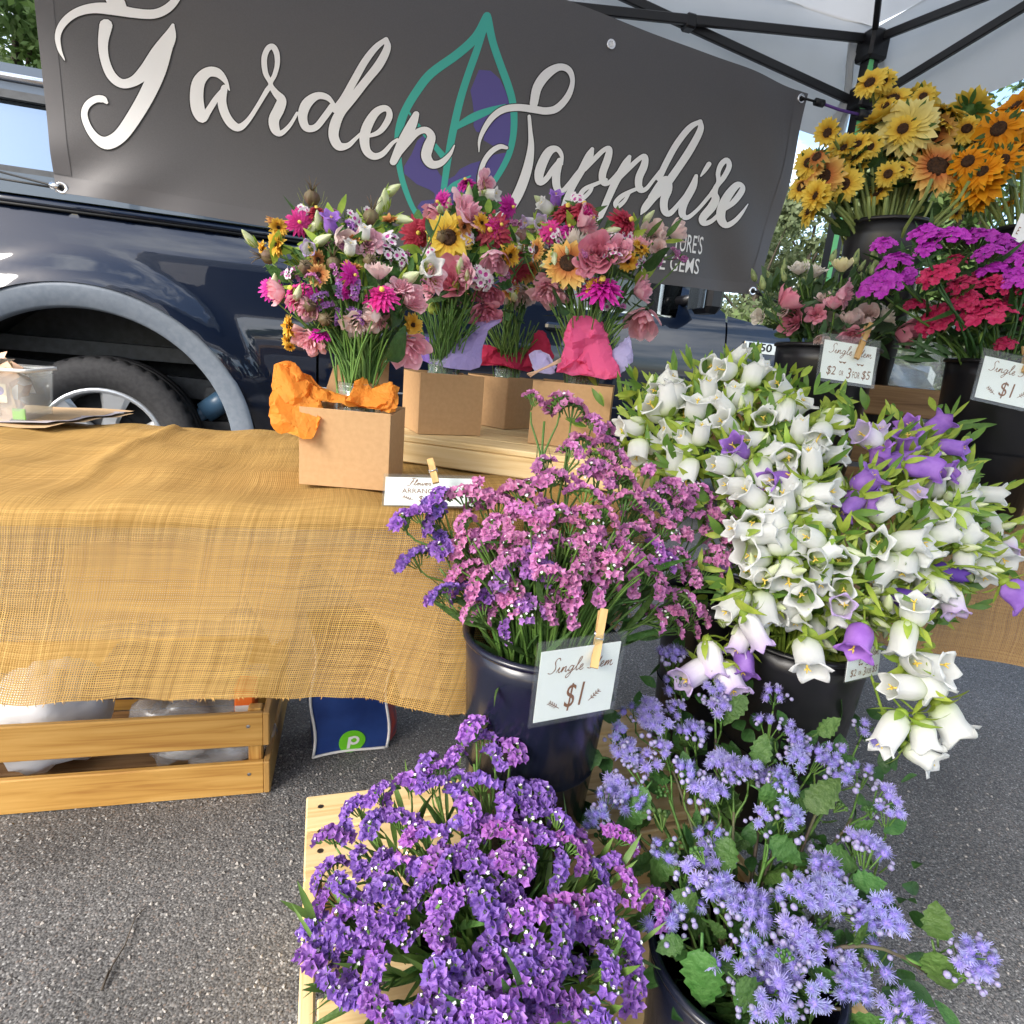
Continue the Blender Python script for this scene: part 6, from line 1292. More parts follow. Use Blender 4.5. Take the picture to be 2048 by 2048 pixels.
def dianthus(key, mp_, me_, seed, R=.026, n=17, fs=.0095, rim=None):
    r = random.Random(seed); b = MB()
    for k in range(n):
        q = math.sqrt((k + .4) / n); a = k * 2.4; p = Vector((R * q * math.cos(a), R * q * math.sin(a), .016 * (1 - q * q))); ax = (p * .8 + Vector((0, 0, .02)) + Vector((r.gauss(0, .006), r.gauss(0, .006), 0))).normalized(); M = frame(p, ax, r.uniform(0, 6)); N = 20
        s = fs * r.uniform(.85, 1.12)
        def ring(t, zz): return [M @ Vector((s * t * (1 - .22 * (i % 4 == 0) * (t > .8) + .06 * (i % 2)) * math.cos(2 * math.pi * i / N), s * t * (1 - .22 * (i % 4 == 0) * (t > .8) + .06 * (i % 2)) * math.sin(2 * math.pi * i / N), zz + s * .10 * r.uniform(-1, 1) * t)) for i in range(N)]
        r1 = ring(.42, .0); r2 = ring(1, .001)
        b.add([M @ Vector((0, 0, -.002))] + r1 + r2, [(0, 1 + i, 1 + (i + 1) % N) for i in range(N)], 1, False); nb = len(b.v) - 2 * N
        b.f += [(nb + i, nb + N + i, nb + N + (i + 1) % N, nb + (i + 1) % N) for i in range(N)]; b.m += [0] * N; b.sm += [False] * N
        b.tube([p * .35 - Vector((0, 0, .016)), p - ax * .002], [.0012, .0022], 4, 2, False)
    for k in range(14): a = k * .45; b.strip((R * .3 * math.cos(a), R * .3 * math.sin(a), -.014), (math.cos(a), math.sin(a), r.uniform(.1, .9)), (0, 0, 1), R * r.uniform(.7, 1), .003, 2, r.uniform(-.3, .4), .1, 3)
    return piece('flower_head', key, b, [mp_, me_, 'stem_green'])
for k in range(2): dianthus('dm%d' % k, 'dia_magenta', 'dia_magenta', k); dianthus('dc%d' % k, 'dia_crimson', 'dia_crimson', 4 + k); dianthus('db%d' % k, 'dia_rim', 'dia_eye', 8 + k, .016, 7, .0085)
r = random.Random(2); b = MB(); b.lathe([(.001, 0), (.008, .004), (.0115, .013), (.0095, .021), (.004, .026), (.001, .027)], 18, 0, None, lambda p, q, i: Vector((p.x * (1 + .14 * math.cos(6 * q)), p.y * (1 + .14 * math.cos(6 * q)), p.z)))
for k in range(6): a = k * 1.047; b.tube([Vector((.002 * math.cos(a), .002 * math.sin(a), .026)), Vector((.006 * math.cos(a), .006 * math.sin(a), .036)), Vector((.012 * math.cos(a), .012 * math.sin(a), .043))], [.0007, .0006, .0003], 4, 0)
for k in range(9):
    a = k * .7; p = Vector((.003 * math.cos(a), .003 * math.sin(a), -.001)); b.tube([p, p + Vector((.014 * math.cos(a), .014 * math.sin(a), .006)), p + Vector((.020 * math.cos(a + .3), .020 * math.sin(a + .3), .022))], [.0005, .0004, .0002], 3, 1)
piece('seed_pod', 'pod', b, ['pod_brown', 'pod_green'])
b = MB(); b.ball((0, 0, .008), .009, 0, 10, 6); b.strip((0, 0, .0), (.7, 0, 1), (0, 0, 1), .018, .003, 0, .3); piece('seed_pod', 'podg', b, ['pod_green'])

# ------------------------------------------------------------------ stems: one thing per cut flower
def head_axis(P, c, out=.8, cam_=.5, up=.4, jit=.3):
    d = (P - c).normalized() * out + (O_ - P).normalized() * cam_ + Vector((0, 0, up)) + rvec() * jit; return d.normalized()
def dedupe(k): return k
def stem_curve(base, P, ax, n=8, bend=.35):
    L = (P - base).length; return bez(base, base + Vector((0, 0, 1)) * L * bend + (P - base) * .12, P - ax * L * .22, P - ax * .006, n)
def cut_flower(name, label, cat, group, base, P, ax, r0=.0022, r1=.0014, m='stem_green', pieces=(), leaves=(), bend=.35, sc=1.0, roll=None):
    """pieces: [(key or mesh, name or None)] set at P along ax; leaves: [(key, t, size)]"""
    t = thing(name, label, cat, base, group); C_ = stem_curve(base, P, ax, 8, bend); b = MB(); b.tube(C_, [r0 + (r1 - r0) * i / 8 for i in range(9)], 5); obj('stem', b, m, t)
    M = frame(P, ax, rnd(0, 6.28) if roll is None else roll, sc)
    for p in pieces: me = ML[p] if isinstance(p, str) else p; put(me.name.split('.')[0], me, t, M)
    for key, tt, s in leaves:
        i = min(7, int(tt * 8)); p = C_[i].lerp(C_[i + 1], tt * 8 - i); tg_ = (C_[i + 1] - C_[i]).normalized(); d = (tg_ * rnd(.3, .9) + rvec() * .8); d.z += .1; put('leaf', ML[key], t, frame(p, d, rnd(0, 6.28), s))
    return t, C_
def in_bucket(c, P, r=.07, dz=.09):
    d = (P - c).to_2d(); k = min(1, d.length / .28); d = d.normalized() if d.length > 1e-4 else Vector((1, 0)); q = r * (k * .85 + .15 * R_.random()); return Vector((c.x + d.x * q + rnd(-.012, .012), c.y + d.y * q + rnd(-.012, .012), c.z - dz))
# ------------------------------------------------------------------ pink statice (positions read from the photograph, depth from a dome over the bucket)
def zz(ox, oy, k, pts): return [(ox + p[0] / k, oy + p[1] / k, *p[2:]) for p in pts]
def statice_stems(pts, c, Dfn, name, label_fn, group, kinds, nper, spread, leafk=('lt0', 'lt1', 'lt2'), csc=1.0, up=.5):
    """each stem carries a head of a few combs; neighbouring picks share a stem"""
    pts = list(pts); 
    while pts:
        a = pts.pop(0); near = sorted(pts, key=lambda q: (q[0] - a[0]) ** 2 + (q[1] - a[1]) ** 2 + (0 if (q[2] if len(q) > 2 else 0) == (a[2] if len(a) > 2 else 0) else 1e5))[:nper - 1]
        near = [q for q in near if math.hypot(q[0] - a[0], q[1] - a[1]) < spread and (q[2] if len(q) > 2 else 0) == (a[2] if len(a) > 2 else 0)]
        for q in near: pts.remove(q)
        grp = [a] + near; W = [at(q[0], q[1], Dfn(q[0], q[1]) + rnd(-.018, .018)) for q in grp]; mid = sum(W, Vector()) / len(W); ax = head_axis(mid, c, 1.0, .15, up, .12)
        kd = a[2] if len(a) > 2 else kinds; top = mid - ax * .035; base = in_bucket(c, mid)
        t = thing(name, label_fn(kd), name.replace('_', ' '), base, group); C_ = stem_curve(base, top, ax, 8); b = MB(); b.tube(C_, [.0026 - .00012 * i for i in range(9)], 5)
        for w in W:
            hx = head_axis(w, c, .8, .22, up * 1.25, .25); e = w - hx * .030; b.tube(bez(C_[6], C_[7], e - hx * .02, e, 4), [.0018, .0017, .0015, .0013, .0012], 5)
            put('floret_comb', ML[kd + str(R_.randrange(4))], t, frame(w, hx, rnd(0, 6.28), csc * rnd(.85, 1.15)))
        obj('stem', b, 'stem_green', t)
        for k in range(3 if R_.random() < .7 else 2):
            i = R_.randrange(2, 7); put('leaf', ML[R_.choice(leafk)], t, frame(C_[i], (C_[i + 1] - C_[i]).normalized() + rvec() * .35, rnd(0, 6.28), rnd(.6, 1.1)))
NAMEK = {'pk': 'pink', 'pu': 'deep purple', 'li': 'lilac', 'ma': 'magenta'}
PINK = zz(700, 750, 2.415, [(900, 80), (1010, 85), (1085, 120), (1240, 235), (1100, 285), (1180, 190), (1080, 325), (1250, 370), (1310, 365), (930, 395), (1450, 430), (620, 500), (560, 540), (720, 585), (660, 560), (870, 500), (940, 490), (1000, 455), (800, 520), (1260, 495), (1150, 530), (1570, 500), (1720, 540), (1660, 560), (1900, 545), (1830, 600), (860, 645), (940, 600), (900, 690), (1090, 690), (1260, 640), (1420, 630), (1530, 700), (1590, 650), (1620, 600), (1480, 580), (1540, 545), (600, 750), (555, 670), (530, 770), (640, 790), (690, 760), (760, 790), (820, 770), (1070, 800), (1190, 750), (1220, 810), (1130, 780), (1380, 830), (1320, 795), (1340, 720), (1420, 720), (1500, 800), (1640, 740), (1730, 740), (1830, 720), (1790, 830), (1890, 870), (1860, 790), (555, 900), (620, 950), (540, 950), (1040, 965), (1120, 920), (1000, 930), (1240, 955), (1210, 990), (1290, 880), (1250, 860), (1370, 960), (1400, 890), (1470, 930), (1560, 870), (1590, 920), (1500, 985), (1550, 1030), (720, 1000), (790, 1000), (740, 1060), (640, 1120), (600, 1080), (710, 1120), (960, 1100), (1060, 1110), (1020, 1050), (1060, 1000), (1640, 1055), (1690, 1110), (1670, 1180), (1590, 1190), (1510, 1150), (1580, 1120), (960, 760), (1020, 640), (1160, 640), (1340, 560), (780, 660), (700, 680), (800, 850), (930, 830), (1150, 860), (1190, 900), (1310, 450), (1180, 420), (1250, 300), (1360, 500), (1700, 660), (1760, 640), (1750, 900), (1680, 950), (1620, 850)]) + \
    zz(700, 750, 2.415, [(880, 830, 'li'), (740, 920, 'li'), (900, 950, 'li'), (870, 1080, 'li'), (1500, 820, 'ma'), (830, 1090, 'li'), (1540, 860, 'ma'), (950, 900, 'li'), (1880, 900, 'li')]) + \
    zz(700, 750, 2.415, [(420, 550, 'pu'), (380, 600, 'pu'), (250, 660, 'pu'), (300, 640, 'pu'), (400, 740, 'pu'), (380, 680, 'pu'), (290, 850, 'pu'), (420, 800, 'pu'), (430, 1020, 'pu'), (400, 1040, 'pu'), (580, 1030, 'pu'), (520, 1020, 'pu'), (600, 1030, 'pu'), (740, 1230, 'pu')])
cp = CB['pink']
def Dp(u, v): return min(.795, Dp0(u, v)) if u < 935 and v < 1190 else Dp0(u, v)
def Dp0(u, v): return depth(cp) - .10 + .16 * min(1, abs(u - 1090) / 330) ** 2 + .00045 * max(0, 1130 - v) * .75 + .04 * max(0, (v - 1130) / 100)
statice_stems(PINK, cp, Dp, 'statice', lambda k: {'pk': 'pink statice stem massed in the navy bucket beside the burlap', 'li': 'lilac statice stem among the pink statice', 'ma': 'magenta statice stem low on the right of the pink statice', 'pu': 'deep purple statice stem leaning out of the pink statice bucket'}[k], 'statice stems in the navy bucket', 'pk', 3, 75, csc=.98)
for k in range(70):   # grassy stalks seen above the bucket rim
    a = rnd(-1.2, 2.2); pass
b = MB(); rg = random.Random(3)
for k in range(190):
    u = rg.uniform(885, 1270); P = at(u + rg.uniform(-10, 70), rg.uniform(1060, 1165), depth(cp) - rg.uniform(-.03, .10)); bs = in_bucket(cp, P, .085, .05); C_ = bez(bs, bs.lerp(P, .3) + Vector((0, 0, .04)), bs.lerp(P, .7) + Vector((0, 0, .03)), P, 5); b.tube(C_, [.0022, .002, .0019, .0017, .0015, .0012], 4, 0, False)
tag(obj('loose_stalks', b, 'stem_green'), 'green stalks crowding the mouth of the pink statice bucket', 'stalks', None, 'stuff')

# ------------------------------------------------------------------ front purple statice
PURP = zz(550, 1400, 2.415, [(960, 90), (1010, 150), (900, 200), (870, 230), (730, 270), (680, 310), (780, 300), (1050, 230), (1060, 290), (1150, 190, 'ma'), (640, 360), (700, 390), (760, 380), (900, 340), (850, 370), (490, 420), (380, 480), (450, 500), (530, 470), (980, 370), (1030, 350), (1180, 390), (1290, 400), (1250, 410), (880, 430), (930, 480), (1060, 480), (1110, 500), (1240, 500), (1200, 520), (1370, 540), (1410, 580), (290, 570), (260, 630), (320, 600), (400, 590), (470, 560), (590, 540), (560, 620), (650, 640, 'ma'), (720, 610), (790, 600), (910, 560), (1020, 560), (980, 600), (1180, 570), (1290, 640), (1330, 680), (1130, 610, 'ma'), (1170, 690, 'ma'), (350, 720), (400, 740), (240, 790), (340, 770), (510, 750), (560, 780), (640, 740), (680, 790), (760, 750, 'ma'), (820, 800, 'ma'), (840, 740), (930, 690), (980, 690), (960, 760), (1120, 760, 'ma'), (1240, 780), (1200, 740), (1390, 800), (1430, 830), (1450, 670, 'ma'), (1500, 700, 'ma'), (1590, 730), (1640, 760), (1560, 790), (1690, 820, 'ma'), (1720, 860, 'ma'), (1700, 640, 'ma'), (1740, 710, 'ma'), (490, 900), (450, 930), (520, 950), (300, 870), (220, 940), (180, 1010), (160, 1090), (310, 1010), (360, 1030), (430, 1060), (280, 1110), (640, 900), (720, 860), (600, 990), (650, 960), (580, 1110), (840, 950), (870, 990), (820, 1050), (780, 1130), (990, 820), (970, 900), (1010, 940), (1130, 870), (1150, 930), (1090, 1000), (1250, 950), (1210, 1010), (1430, 990, 'ma'), (1460, 1050, 'ma'), (1500, 1100), (1590, 960), (1640, 1040), (1560, 1040), (1850, 940, 'ma'), (1800, 930, 'ma'), (1880, 980, 'ma'), (1060, 1130), (1120, 1160), (1130, 1220), (1230, 1120), (1290, 1190), (1260, 1250), (1400, 1140), (1430, 1190), (200, 1200), (170, 1260), (270, 1290), (240, 1340), (320, 1170), (420, 1180), (400, 1250), (480, 1210), (500, 1290), (390, 1420), (450, 1350), (650, 1360), (710, 1440), (760, 1340), (800, 1280), (860, 1270), (920, 1300), (960, 1370), (800, 1450), (1000, 1400), (1040, 1260), (1080, 1330), (1230, 1280), (1330, 1260), (1290, 1330), (1410, 1260), (1380, 1340), (1730, 1130), (1740, 1200), (1700, 1250), (1640, 1290), (1750, 1370), (1460, 1350), (1220, 1380), (1320, 1400), (1200, 1450), (1160, 1510), (1380, 1480), (1280, 1520), (950, 1470), (820, 1520), (690, 1530), (1050, 1540), (900, 1540), (1120, 1420), (1300, 1580), (1000, 1580), (750, 1580), (620, 1560), (1180, 1590), (1420, 1560)])
cu_ = CB['purple']; b = MB(); rg = random.Random(41)
for k in range(240):
    q = rg.choice(PURP); u, v = q[0] + rg.gauss(0, 30), q[1] + rg.gauss(15, 30); P = at(u, v, .80 - .26 * (v - 1440) / 608 + rg.uniform(.015, .05)); d = (P - cu_).normalized() + Vector((rg.gauss(0, .3), rg.gauss(0, .3), .6)); b.strip(P - d * .05, d, O_ - P, rg.uniform(.04, .075), rg.uniform(.004, .009), 0, rg.uniform(-.2, .4), .25, 4)
tag(obj('foliage', b, 'stem_green'), 'narrow green winged leaves between the front purple statice heads', 'leaves', None, 'stuff')
def Du(u, v): return .80 - .26 * (v - 1440) / 608 + .05 * ((u - 960) / 340) ** 2 * (1 if v > 1600 else .5)
PURP = [q for i, q in enumerate(PURP) if i % 3 != 2] + [(760 + 62 * k, 2015 + 25 * (k % 3)) for k in range(8)]
statice_stems(PURP, cu_, Du, 'statice', lambda k: 'purple statice stem in the front bucket on the pine bench' if k == 'pu' else 'magenta tinged statice stem among the front purple statice', 'front purple statice stems', 'pu', 3, 70, csc=1.0, up=.75)

# ------------------------------------------------------------------ white bellflowers
def Z2(p): return zz(1200, 700, 2.278, p)
C0 = {'w': 'bw', 'p': 'bp', 'l': 'bl', 'd': 'bd'}
DIRS = {'c': None, 'r': (1, 0), 'l': (-1, 0), 'u': (0, -1), 'd': (0, 1), 'dr': (.6, .8), 'ur': (.8, -.6), 'dl': (-.6, .8), 'ul': (-.7, -.7)}
BELL = Z2([(500, 75, 'w', 'c'), (630, 30, 'w', 'ur'), (560, 90, 'w', 'l'), (740, 90, 'w', 'ur'), (690, 110, 'w', 'u'), (310, 140, 'w', 'ur'), (270, 190, 'w', 'l'), (340, 200, 'w', 'u'), (500, 190, 'w', 'u'), (250, 270, 'w', 'ul'), (380, 290, 'w', 'c'), (440, 260, 'w', 'u'), (560, 250, 'w', 'ul'), (310, 240, 'w', 'u'), (650, 250, 'w', 'd'), (610, 200, 'w', 'u'), (745, 310, 'w', 'c'), (830, 180, 'w', 'ul'), (790, 260, 'w', 'dl'), (890, 260, 'w', 'ur'), (850, 290, 'w', 'd'), (700, 410, 'w', 'l'), (460, 370, 'w', 'u'), (400, 430, 'w', 'ul'), (230, 430, 'w', 'ul'), (170, 470, 'w', 'd'), (340, 510, 'w', 'u'), (400, 560, 'w', 'd'), (580, 350, 'w', 'ul'), (340, 360, 'w', 'l'), (140, 360, 'w', 'l'), (910, 360, 'w', 'u'), (1000, 390, 'w', 'dl'), (1050, 340, 'w', 'r'), (970, 420, 'w', 'd'), (1080, 480, 'w', 'r'), (880, 610, 'w', 'ul'), (960, 530, 'w', 'u'), (1000, 650, 'w', 'r'), (950, 670, 'w', 'd'), (985, 765, 'w', 'r'), (700, 790, 'w', 'c'), (740, 830, 'w', 'r'), (650, 820, 'w', 'l'), (700, 940, 'w', 'l'), (820, 860, 'w', 'u'), (960, 860, 'w', 'c'), (890, 880, 'w', 'd'), (1040, 920, 'w', 'ur'), (985, 950, 'w', 'c'), (1265, 880, 'w', 'c'), (1530, 610, 'w', 'u'), (1640, 590, 'w', 'ur'), (1770, 660, 'w', 'r'), (1510, 750, 'w', 'ur'), (1560, 760, 'w', 'c'), (1640, 780, 'w', 'dr'), (1780, 770, 'w', 'dr'), (1560, 850, 'w', 'r'), (1820, 930, 'w', 'dr'), (1700, 920, 'w', 'ur'), (1660, 970, 'w', 'd'), (1480, 1050, 'w', 'd'), (1540, 1080, 'w', 'dr'), (1590, 1130, 'w', 'd'), (1310, 990, 'w', 'dl'), (1380, 980, 'w', 'd'), (1320, 1130, 'w', 'd'), (740, 1040, 'w', 'c'), (690, 1010, 'w', 'l'), (860, 1010, 'w', 'd'), (920, 1110, 'w', 'c'), (1010, 1030, 'w', 'd'), (1110, 1090, 'w', 'c'), (1090, 960, 'w', 'c'), (620, 1150, 'w', 'dl'), (745, 1170, 'w', 'd'), (860, 1170, 'w', 'dl'), (890, 1220, 'w', 'd'), (1070, 1200, 'w', 'dr'), (800, 780, 'w', 'u'), (1280, 720, 'w', 'ur'), (1400, 880, 'w', 'r'), (1460, 920, 'w', 'dr'), (1750, 1010, 'w', 'd'), (1680, 850, 'w', 'ur'), (1620, 690, 'w', 'r'), (1440, 1190, 'w', 'r'), (1100, 1160, 'l', 'c'), (990, 1290, 'w', 'd'), (545, 530, 'w', 'l'), (640, 520, 'w', 'u'), (730, 560, 'w', 'd'), (760, 640, 'w', 'c'), (690, 660, 'w', 'ul'), (620, 620, 'w', 'l'), (840, 690, 'w', 'u'), (780, 470, 'w', 'ur'), (860, 480, 'w', 'c'),
    (620, 450, 'p', 'ul'), (810, 590, 'p', 'l'), (1280, 390, 'l', 'u'), (1220, 400, 'l', 'ul'), (1390, 510, 'p', 'r'), (1330, 520, 'p', 'l'), (1280, 490, 'p', 'u'), (1460, 530, 'p', 'r'), (1550, 550, 'p', 'r'), (1610, 440, 'p', 'r'), (1540, 340, 'p', 'ur'), (1400, 430, 'p', 'u'), (1430, 370, 'p', 'ul'), (1220, 590, 'p', 'ur'), (1190, 680, 'p', 'r'), (1140, 710, 'p', 'dl'), (1430, 660, 'l', 'ur'), (1580, 1010, 'd', 'r'), (1390, 1130, 'd', 'r'), (1450, 1145, 'd', 'r'), (1600, 1145, 'l', 'dr'), (1850, 900, 'l', 'd')])
DROOP = [Z2([(940, 1390, 'w', 'd')]), Z2([(1170, 1320, 'p', 'd')]), Z2([(1390, 1310, 'w', 'd'), (1430, 1180, 'w', 'u'), (1490, 1430, 'w', 'r'), (1430, 1430, 'w', 'c'), (1400, 1540, 'w', 'l'), (1500, 1500, 'w', 'dr')]), Z2([(1330, 1720, 'w', 'dl'), (1590, 1680, 'w', 'dr'), (1470, 1860, 'w', 'dr'), (1480, 1760, 'w', 'd')]), Z2([(700, 1270, 'l', 'dr'), (640, 1330, 'l', 'd'), (650, 1440, 'p', 'd')]), Z2([(500, 1400, 'l', 'd'), (440, 1470, 'l', 'dl'), (575, 1490, 'l', 'd')]), Z2([(1910, 1120, 'p', 'dr')])]
cw_ = CB['white']
def Dw(u, v): return depth(cw_) - .13 + .13 * min(1.3, abs(u - 1600) / 400) ** 2 + .0006 * max(0, 1050 - v) * .8 + .05 * max(0, (v - 1180) / 100)
def bell_axis(P, dr):
    d = DIRS[dr]; tc_ = (O_ - P).normalized()
    if d is None: v = tc_ * 1.0 + rvec() * .25
    else: v = RT * d[0] - UP * d[1] + tc_ * rnd(.15, .75) + rvec() * .18
    return v.normalized()
def bell_stem(grp, c, label, group, droop=False, Dk=None):
    W = [at(q[0], q[1], (Dk or Dw)(q[0], q[1]) + (0 if droop else rnd(-.02, .02))) for q in grp]; A = [bell_axis(w, q[3]) for w, q in zip(W, grp)]
    far = max(W, key=lambda w: (w - c).length); mid = sum(W, Vector()) / len(W); base = in_bucket(c, mid); ax = ((far - c).normalized() + Vector((0, 0, .3 if not droop else -.6))).normalized()
    t = thing('bellflower', label, 'bellflower', base, group); tip = far - A[W.index(far)] * .05; rimp = Vector((c.x, c.y, c.z)) + (tip - c) * .25; rimp.z = max(c.z + .02, rimp.z)
    if droop: C_ = bez(base, Vector((rimp.x, rimp.y, c.z + .10)), tip.lerp(rimp, .5) + Vector((0, 0, .06)), tip, 10)
    else: C_ = bez(base, base + Vector((0, 0, .14)), mid.lerp(far, .2) - ax * .08 - (O_ - mid).normalized() * .02, tip, 10)
    b = MB(); b.tube(C_, [.0032 - .00015 * i for i in range(11)], 6)
    for w, a, q in zip(W, A, grp):
        big = 1.0 if q[2] != 'd' else .9; L = .048 * big; o = w - a * L * .5; i = min(range(2, 11), key=lambda k: (C_[k] - o).length); e = C_[max(2, i - 1)]
        b.tube(bez(e, e.lerp(o, .4) + Vector((0, 0, .008)), o - a * .014, o - a * .002, 4), [.0020, .0018, .0016, .0015, .0016], 5)
        put('bell_flower', ML[C0[q[2]] + str(R_.randrange(6))], t, frame(o, a, rnd(0, 6.28), rnd(.90, 1.15) * (1.12 if droop else 1)) @ Matrix.Diagonal((rnd(.85, 1.12), rnd(.85, 1.12), rnd(.88, 1.15), 1)))
    obj('stem', b, 'leaf_lime', t)
    for k in range(7 if not droop else 3):
        i = R_.randrange(4, 11); d = rvec() + (O_ - C_[i]).normalized() * .5 + ax * .6; put('bud', ML['bb%d' % R_.randrange(3)], t, frame(C_[i] + d.normalized() * rnd(.012, .03), d, rnd(0, 6), rnd(.6, .95)))
    for k in range(8 if not droop else 4):
        i = R_.randrange(3, 11); d = rvec() + ax * .8 + (O_ - C_[i]).normalized() * .3; put('leaf', ML['lb%d' % R_.randrange(3)], t, frame(C_[i], d, rnd(0, 6), rnd(.5, 1.1)))
def split_groups(pts, n):
    pts = list(pts); out = []
    while pts:
        a = pts[0]; g_ = sorted([q for q in pts if q[2] in ('w',) or a[2] != 'w'], key=lambda q: (q[0] - a[0]) ** 2 + (q[1] - a[1]) ** 2)
        g_ = [q for q in g_ if (q[2] == 'w') == (a[2] == 'w') and math.hypot(q[0] - a[0], q[1] - a[1]) < 130][:n]
        for q in g_: pts.remove(q)
        out.append(g_)
    return out
for g_ in split_groups(BELL, 5):
    wh = g_[0][2] == 'w'; u = sum(q[0] for q in g_) / len(g_); v = sum(q[1] for q in g_) / len(g_)
    bell_stem(g_, cw_ if u < 1700 or v > 900 else cw_ + Vector((.03, .03, 0)), 'white bellflower stem in the big bouquet of the black bucket' if wh else ('dark purple closed bellflower stem at the right of the white bellflowers' if g_[0][2] == 'd' else 'purple or lilac bellflower stem among the white bellflowers'), 'white bellflower stems' if wh else 'purple bellflower stems')
for g_, lb in zip(DROOP, ('white bellflower hanging straight down in front of its black bucket', 'large purple bellflower drooping over the small price card', 'trailing white bellflower stem hanging past the right of the bucket', 'lowest trailing bellflower stem with its bells above the asphalt', 'lilac and purple bellflower stem drooping beside the black bucket', 'stem of three pale lilac tipped bells drooping left of the bucket', 'purple bellflower at the right edge in front of the brown burlap')):
    bell_stem(g_, cw_, lb, None, True, lambda u, v: Dw(1600 + .5 * (u - 1600), min(v, 1200)) - (.02 if u > 1500 else -.03))
b = MB(); rg = random.Random(8)
for k in range(680):
    q = rg.choice(BELL); u, v = q[0] + rg.gauss(0, 42), q[1] + abs(rg.gauss(0, 36)) * (1 if q[1] < 800 else rg.choice((-1, 1))); P = at(u, v, Dw(u, v) + rg.uniform(.0, .09)); d = (P - cw_).normalized() + Vector((rg.gauss(0, .6), rg.gauss(0, .6), rg.gauss(0, .6)))
    for e in range(3): b.strip(P, d + Vector((rg.gauss(0, .5), rg.gauss(0, .5), rg.gauss(0, .5))), (O_ - P), rg.uniform(.025, .05), rg.uniform(.006, .012), rg.randrange(2), rg.uniform(-.3, .7), .25, 4)
tag(obj('foliage', b, ['leaf_lime', mat('leaf_mid', (.13, .25, .035), .5, (.09, .19, .03), 60, trans=.3)]), 'lime green leaves filling the white bellflower bouquet', 'leaves', None, 'stuff')

# ------------------------------------------------------------------ blue ageratum
AG = zz(1150, 1250, 2.152, [(410, 140), (430, 240), (260, 380), (330, 360), (600, 290), (630, 350), (430, 360), (350, 440), (190, 490), (220, 560), (510, 470), (310, 600), (390, 560), (860, 300), (830, 430), (920, 450), (950, 500), (180, 690), (140, 740), (210, 730), (270, 760), (480, 640), (640, 600), (680, 640), (750, 620), (590, 720), (820, 680), (880, 670), (900, 720), (960, 580), (1050, 580), (1110, 590), (1150, 660), (1130, 560), (1250, 450), (1240, 640), (1330, 730), (1330, 810), (900, 790), (800, 860), (920, 870), (600, 910), (560, 720), (380, 970), (100, 840), (620, 1000), (490, 1080), (1210, 930), (1260, 960), (1300, 1000), (1070, 1040), (1100, 1070), (970, 1110), (970, 1160), (610, 1140), (660, 1180), (700, 1220), (740, 1210), (870, 1210), (430, 1260), (400, 1290), (1120, 1180), (1210, 1230), (1250, 1270), (1310, 1250), (1170, 1210), (950, 1330), (980, 1400), (840, 1440), (880, 1490), (920, 1440), (690, 1470), (750, 1390), (1160, 1480), (1190, 1540), (820, 1600), (850, 1640), (1380, 1680), (1440, 1700), (1290, 1420)])
ca_ = CB['agera']
def Da(u, v): return .93 - .33 * (v - 1300) / 748 + .03 * abs(u - 1480) / 300
def agera_stem(g_, label, Dk, droop=False, base=None, mid=None):
    W = [at(q[0], q[1], Dk(q[0], q[1]) + rnd(-.02, .02)) for q in g_]; top = sum(W, Vector()) / len(W); ax = head_axis(top, ca_, .9, .25, .55, .12); base = base or in_bucket(ca_, top)
    t = thing('ageratum', label, 'ageratum', base, 'blue ageratum stems'); e0 = top - ax * .05; C_ = stem_curve(base, e0, ax, 8, .4) if mid is None else bez(base, mid[0], mid[1], e0, 10); b = MB(); n = len(C_) - 1; b.tube(C_, [.0030 - .0012 * i / n for i in range(n + 1)], 6, 0)
    for w in W:
        hx = head_axis(w, ca_, .6, .75, .45, .3); s = rnd(.8, 1.12); o = w - hx * .045 * s; b.tube(bez(C_[n - 1], C_[n], o - hx * .012, o + hx * .002, 4), [.0019, .0017, .0016, .0015, .0015], 5, 1); put('flower_head', ML['ag%d' % R_.randrange(4)], t, frame(w, hx, rnd(0, 6), s))
    obj('stem', b, ['stem_brown' if R_.random() < .5 else 'stem_green', 'stem_green'], t)
    for k in range(6):
        i = R_.randrange(2, n) ; p = C_[i]; d = rvec() + (p - ca_).normalized() * .6; d.z *= .5; d += (O_ - p).normalized() * .2; M = frame(p + d.normalized() * .012, d, 0, rnd(.4, .82)); put('leaf', ML['la%d' % R_.randrange(3)], t, M @ Matrix.Rotation(rnd(0, 6.28), 4, 'Z'))
    if R_.random() < .5: w = top + rvec() * .02 - ax * .02; put('flower_bud', ML['agb'], t, frame(w, ax + rvec() * .4, 0, rnd(.7, 1.1)))
rest = AG + [(1590, 1870), (1650, 1900), (1540, 1960), (1620, 1980), (1700, 1940), (1500, 2010), (1580, 2030), (1400, 1780)]
while rest:
    a = rest.pop(0); near = [q for q in sorted(rest, key=lambda q: math.hypot(q[0] - a[0], q[1] - a[1])) if math.hypot(q[0] - a[0], q[1] - a[1]) < 62][:2]
    for q in near: rest.remove(q)
    agera_stem([a] + near, 'blue ageratum stem with fuzzy flower clusters in the low front bucket', Da)
g_ = zz(1150, 1250, 2.152, [(1690, 1400), (1750, 1430), (1640, 1450), (1720, 1490), (1680, 1460)]); D0 = Da(1500, 1850) - .02
agera_stem(g_, 'long arching ageratum stem reaching right over the asphalt', lambda u, v: D0, True, in_bucket(ca_, at(1700, 1800, D0)), (at(1580, 1930, D0), at(1700, 1820, D0)))
for (u, v, rl) in ((1875, 1845, 0), (1872, 1925, 3)):
    pass
b = MB(); rg = random.Random(12)
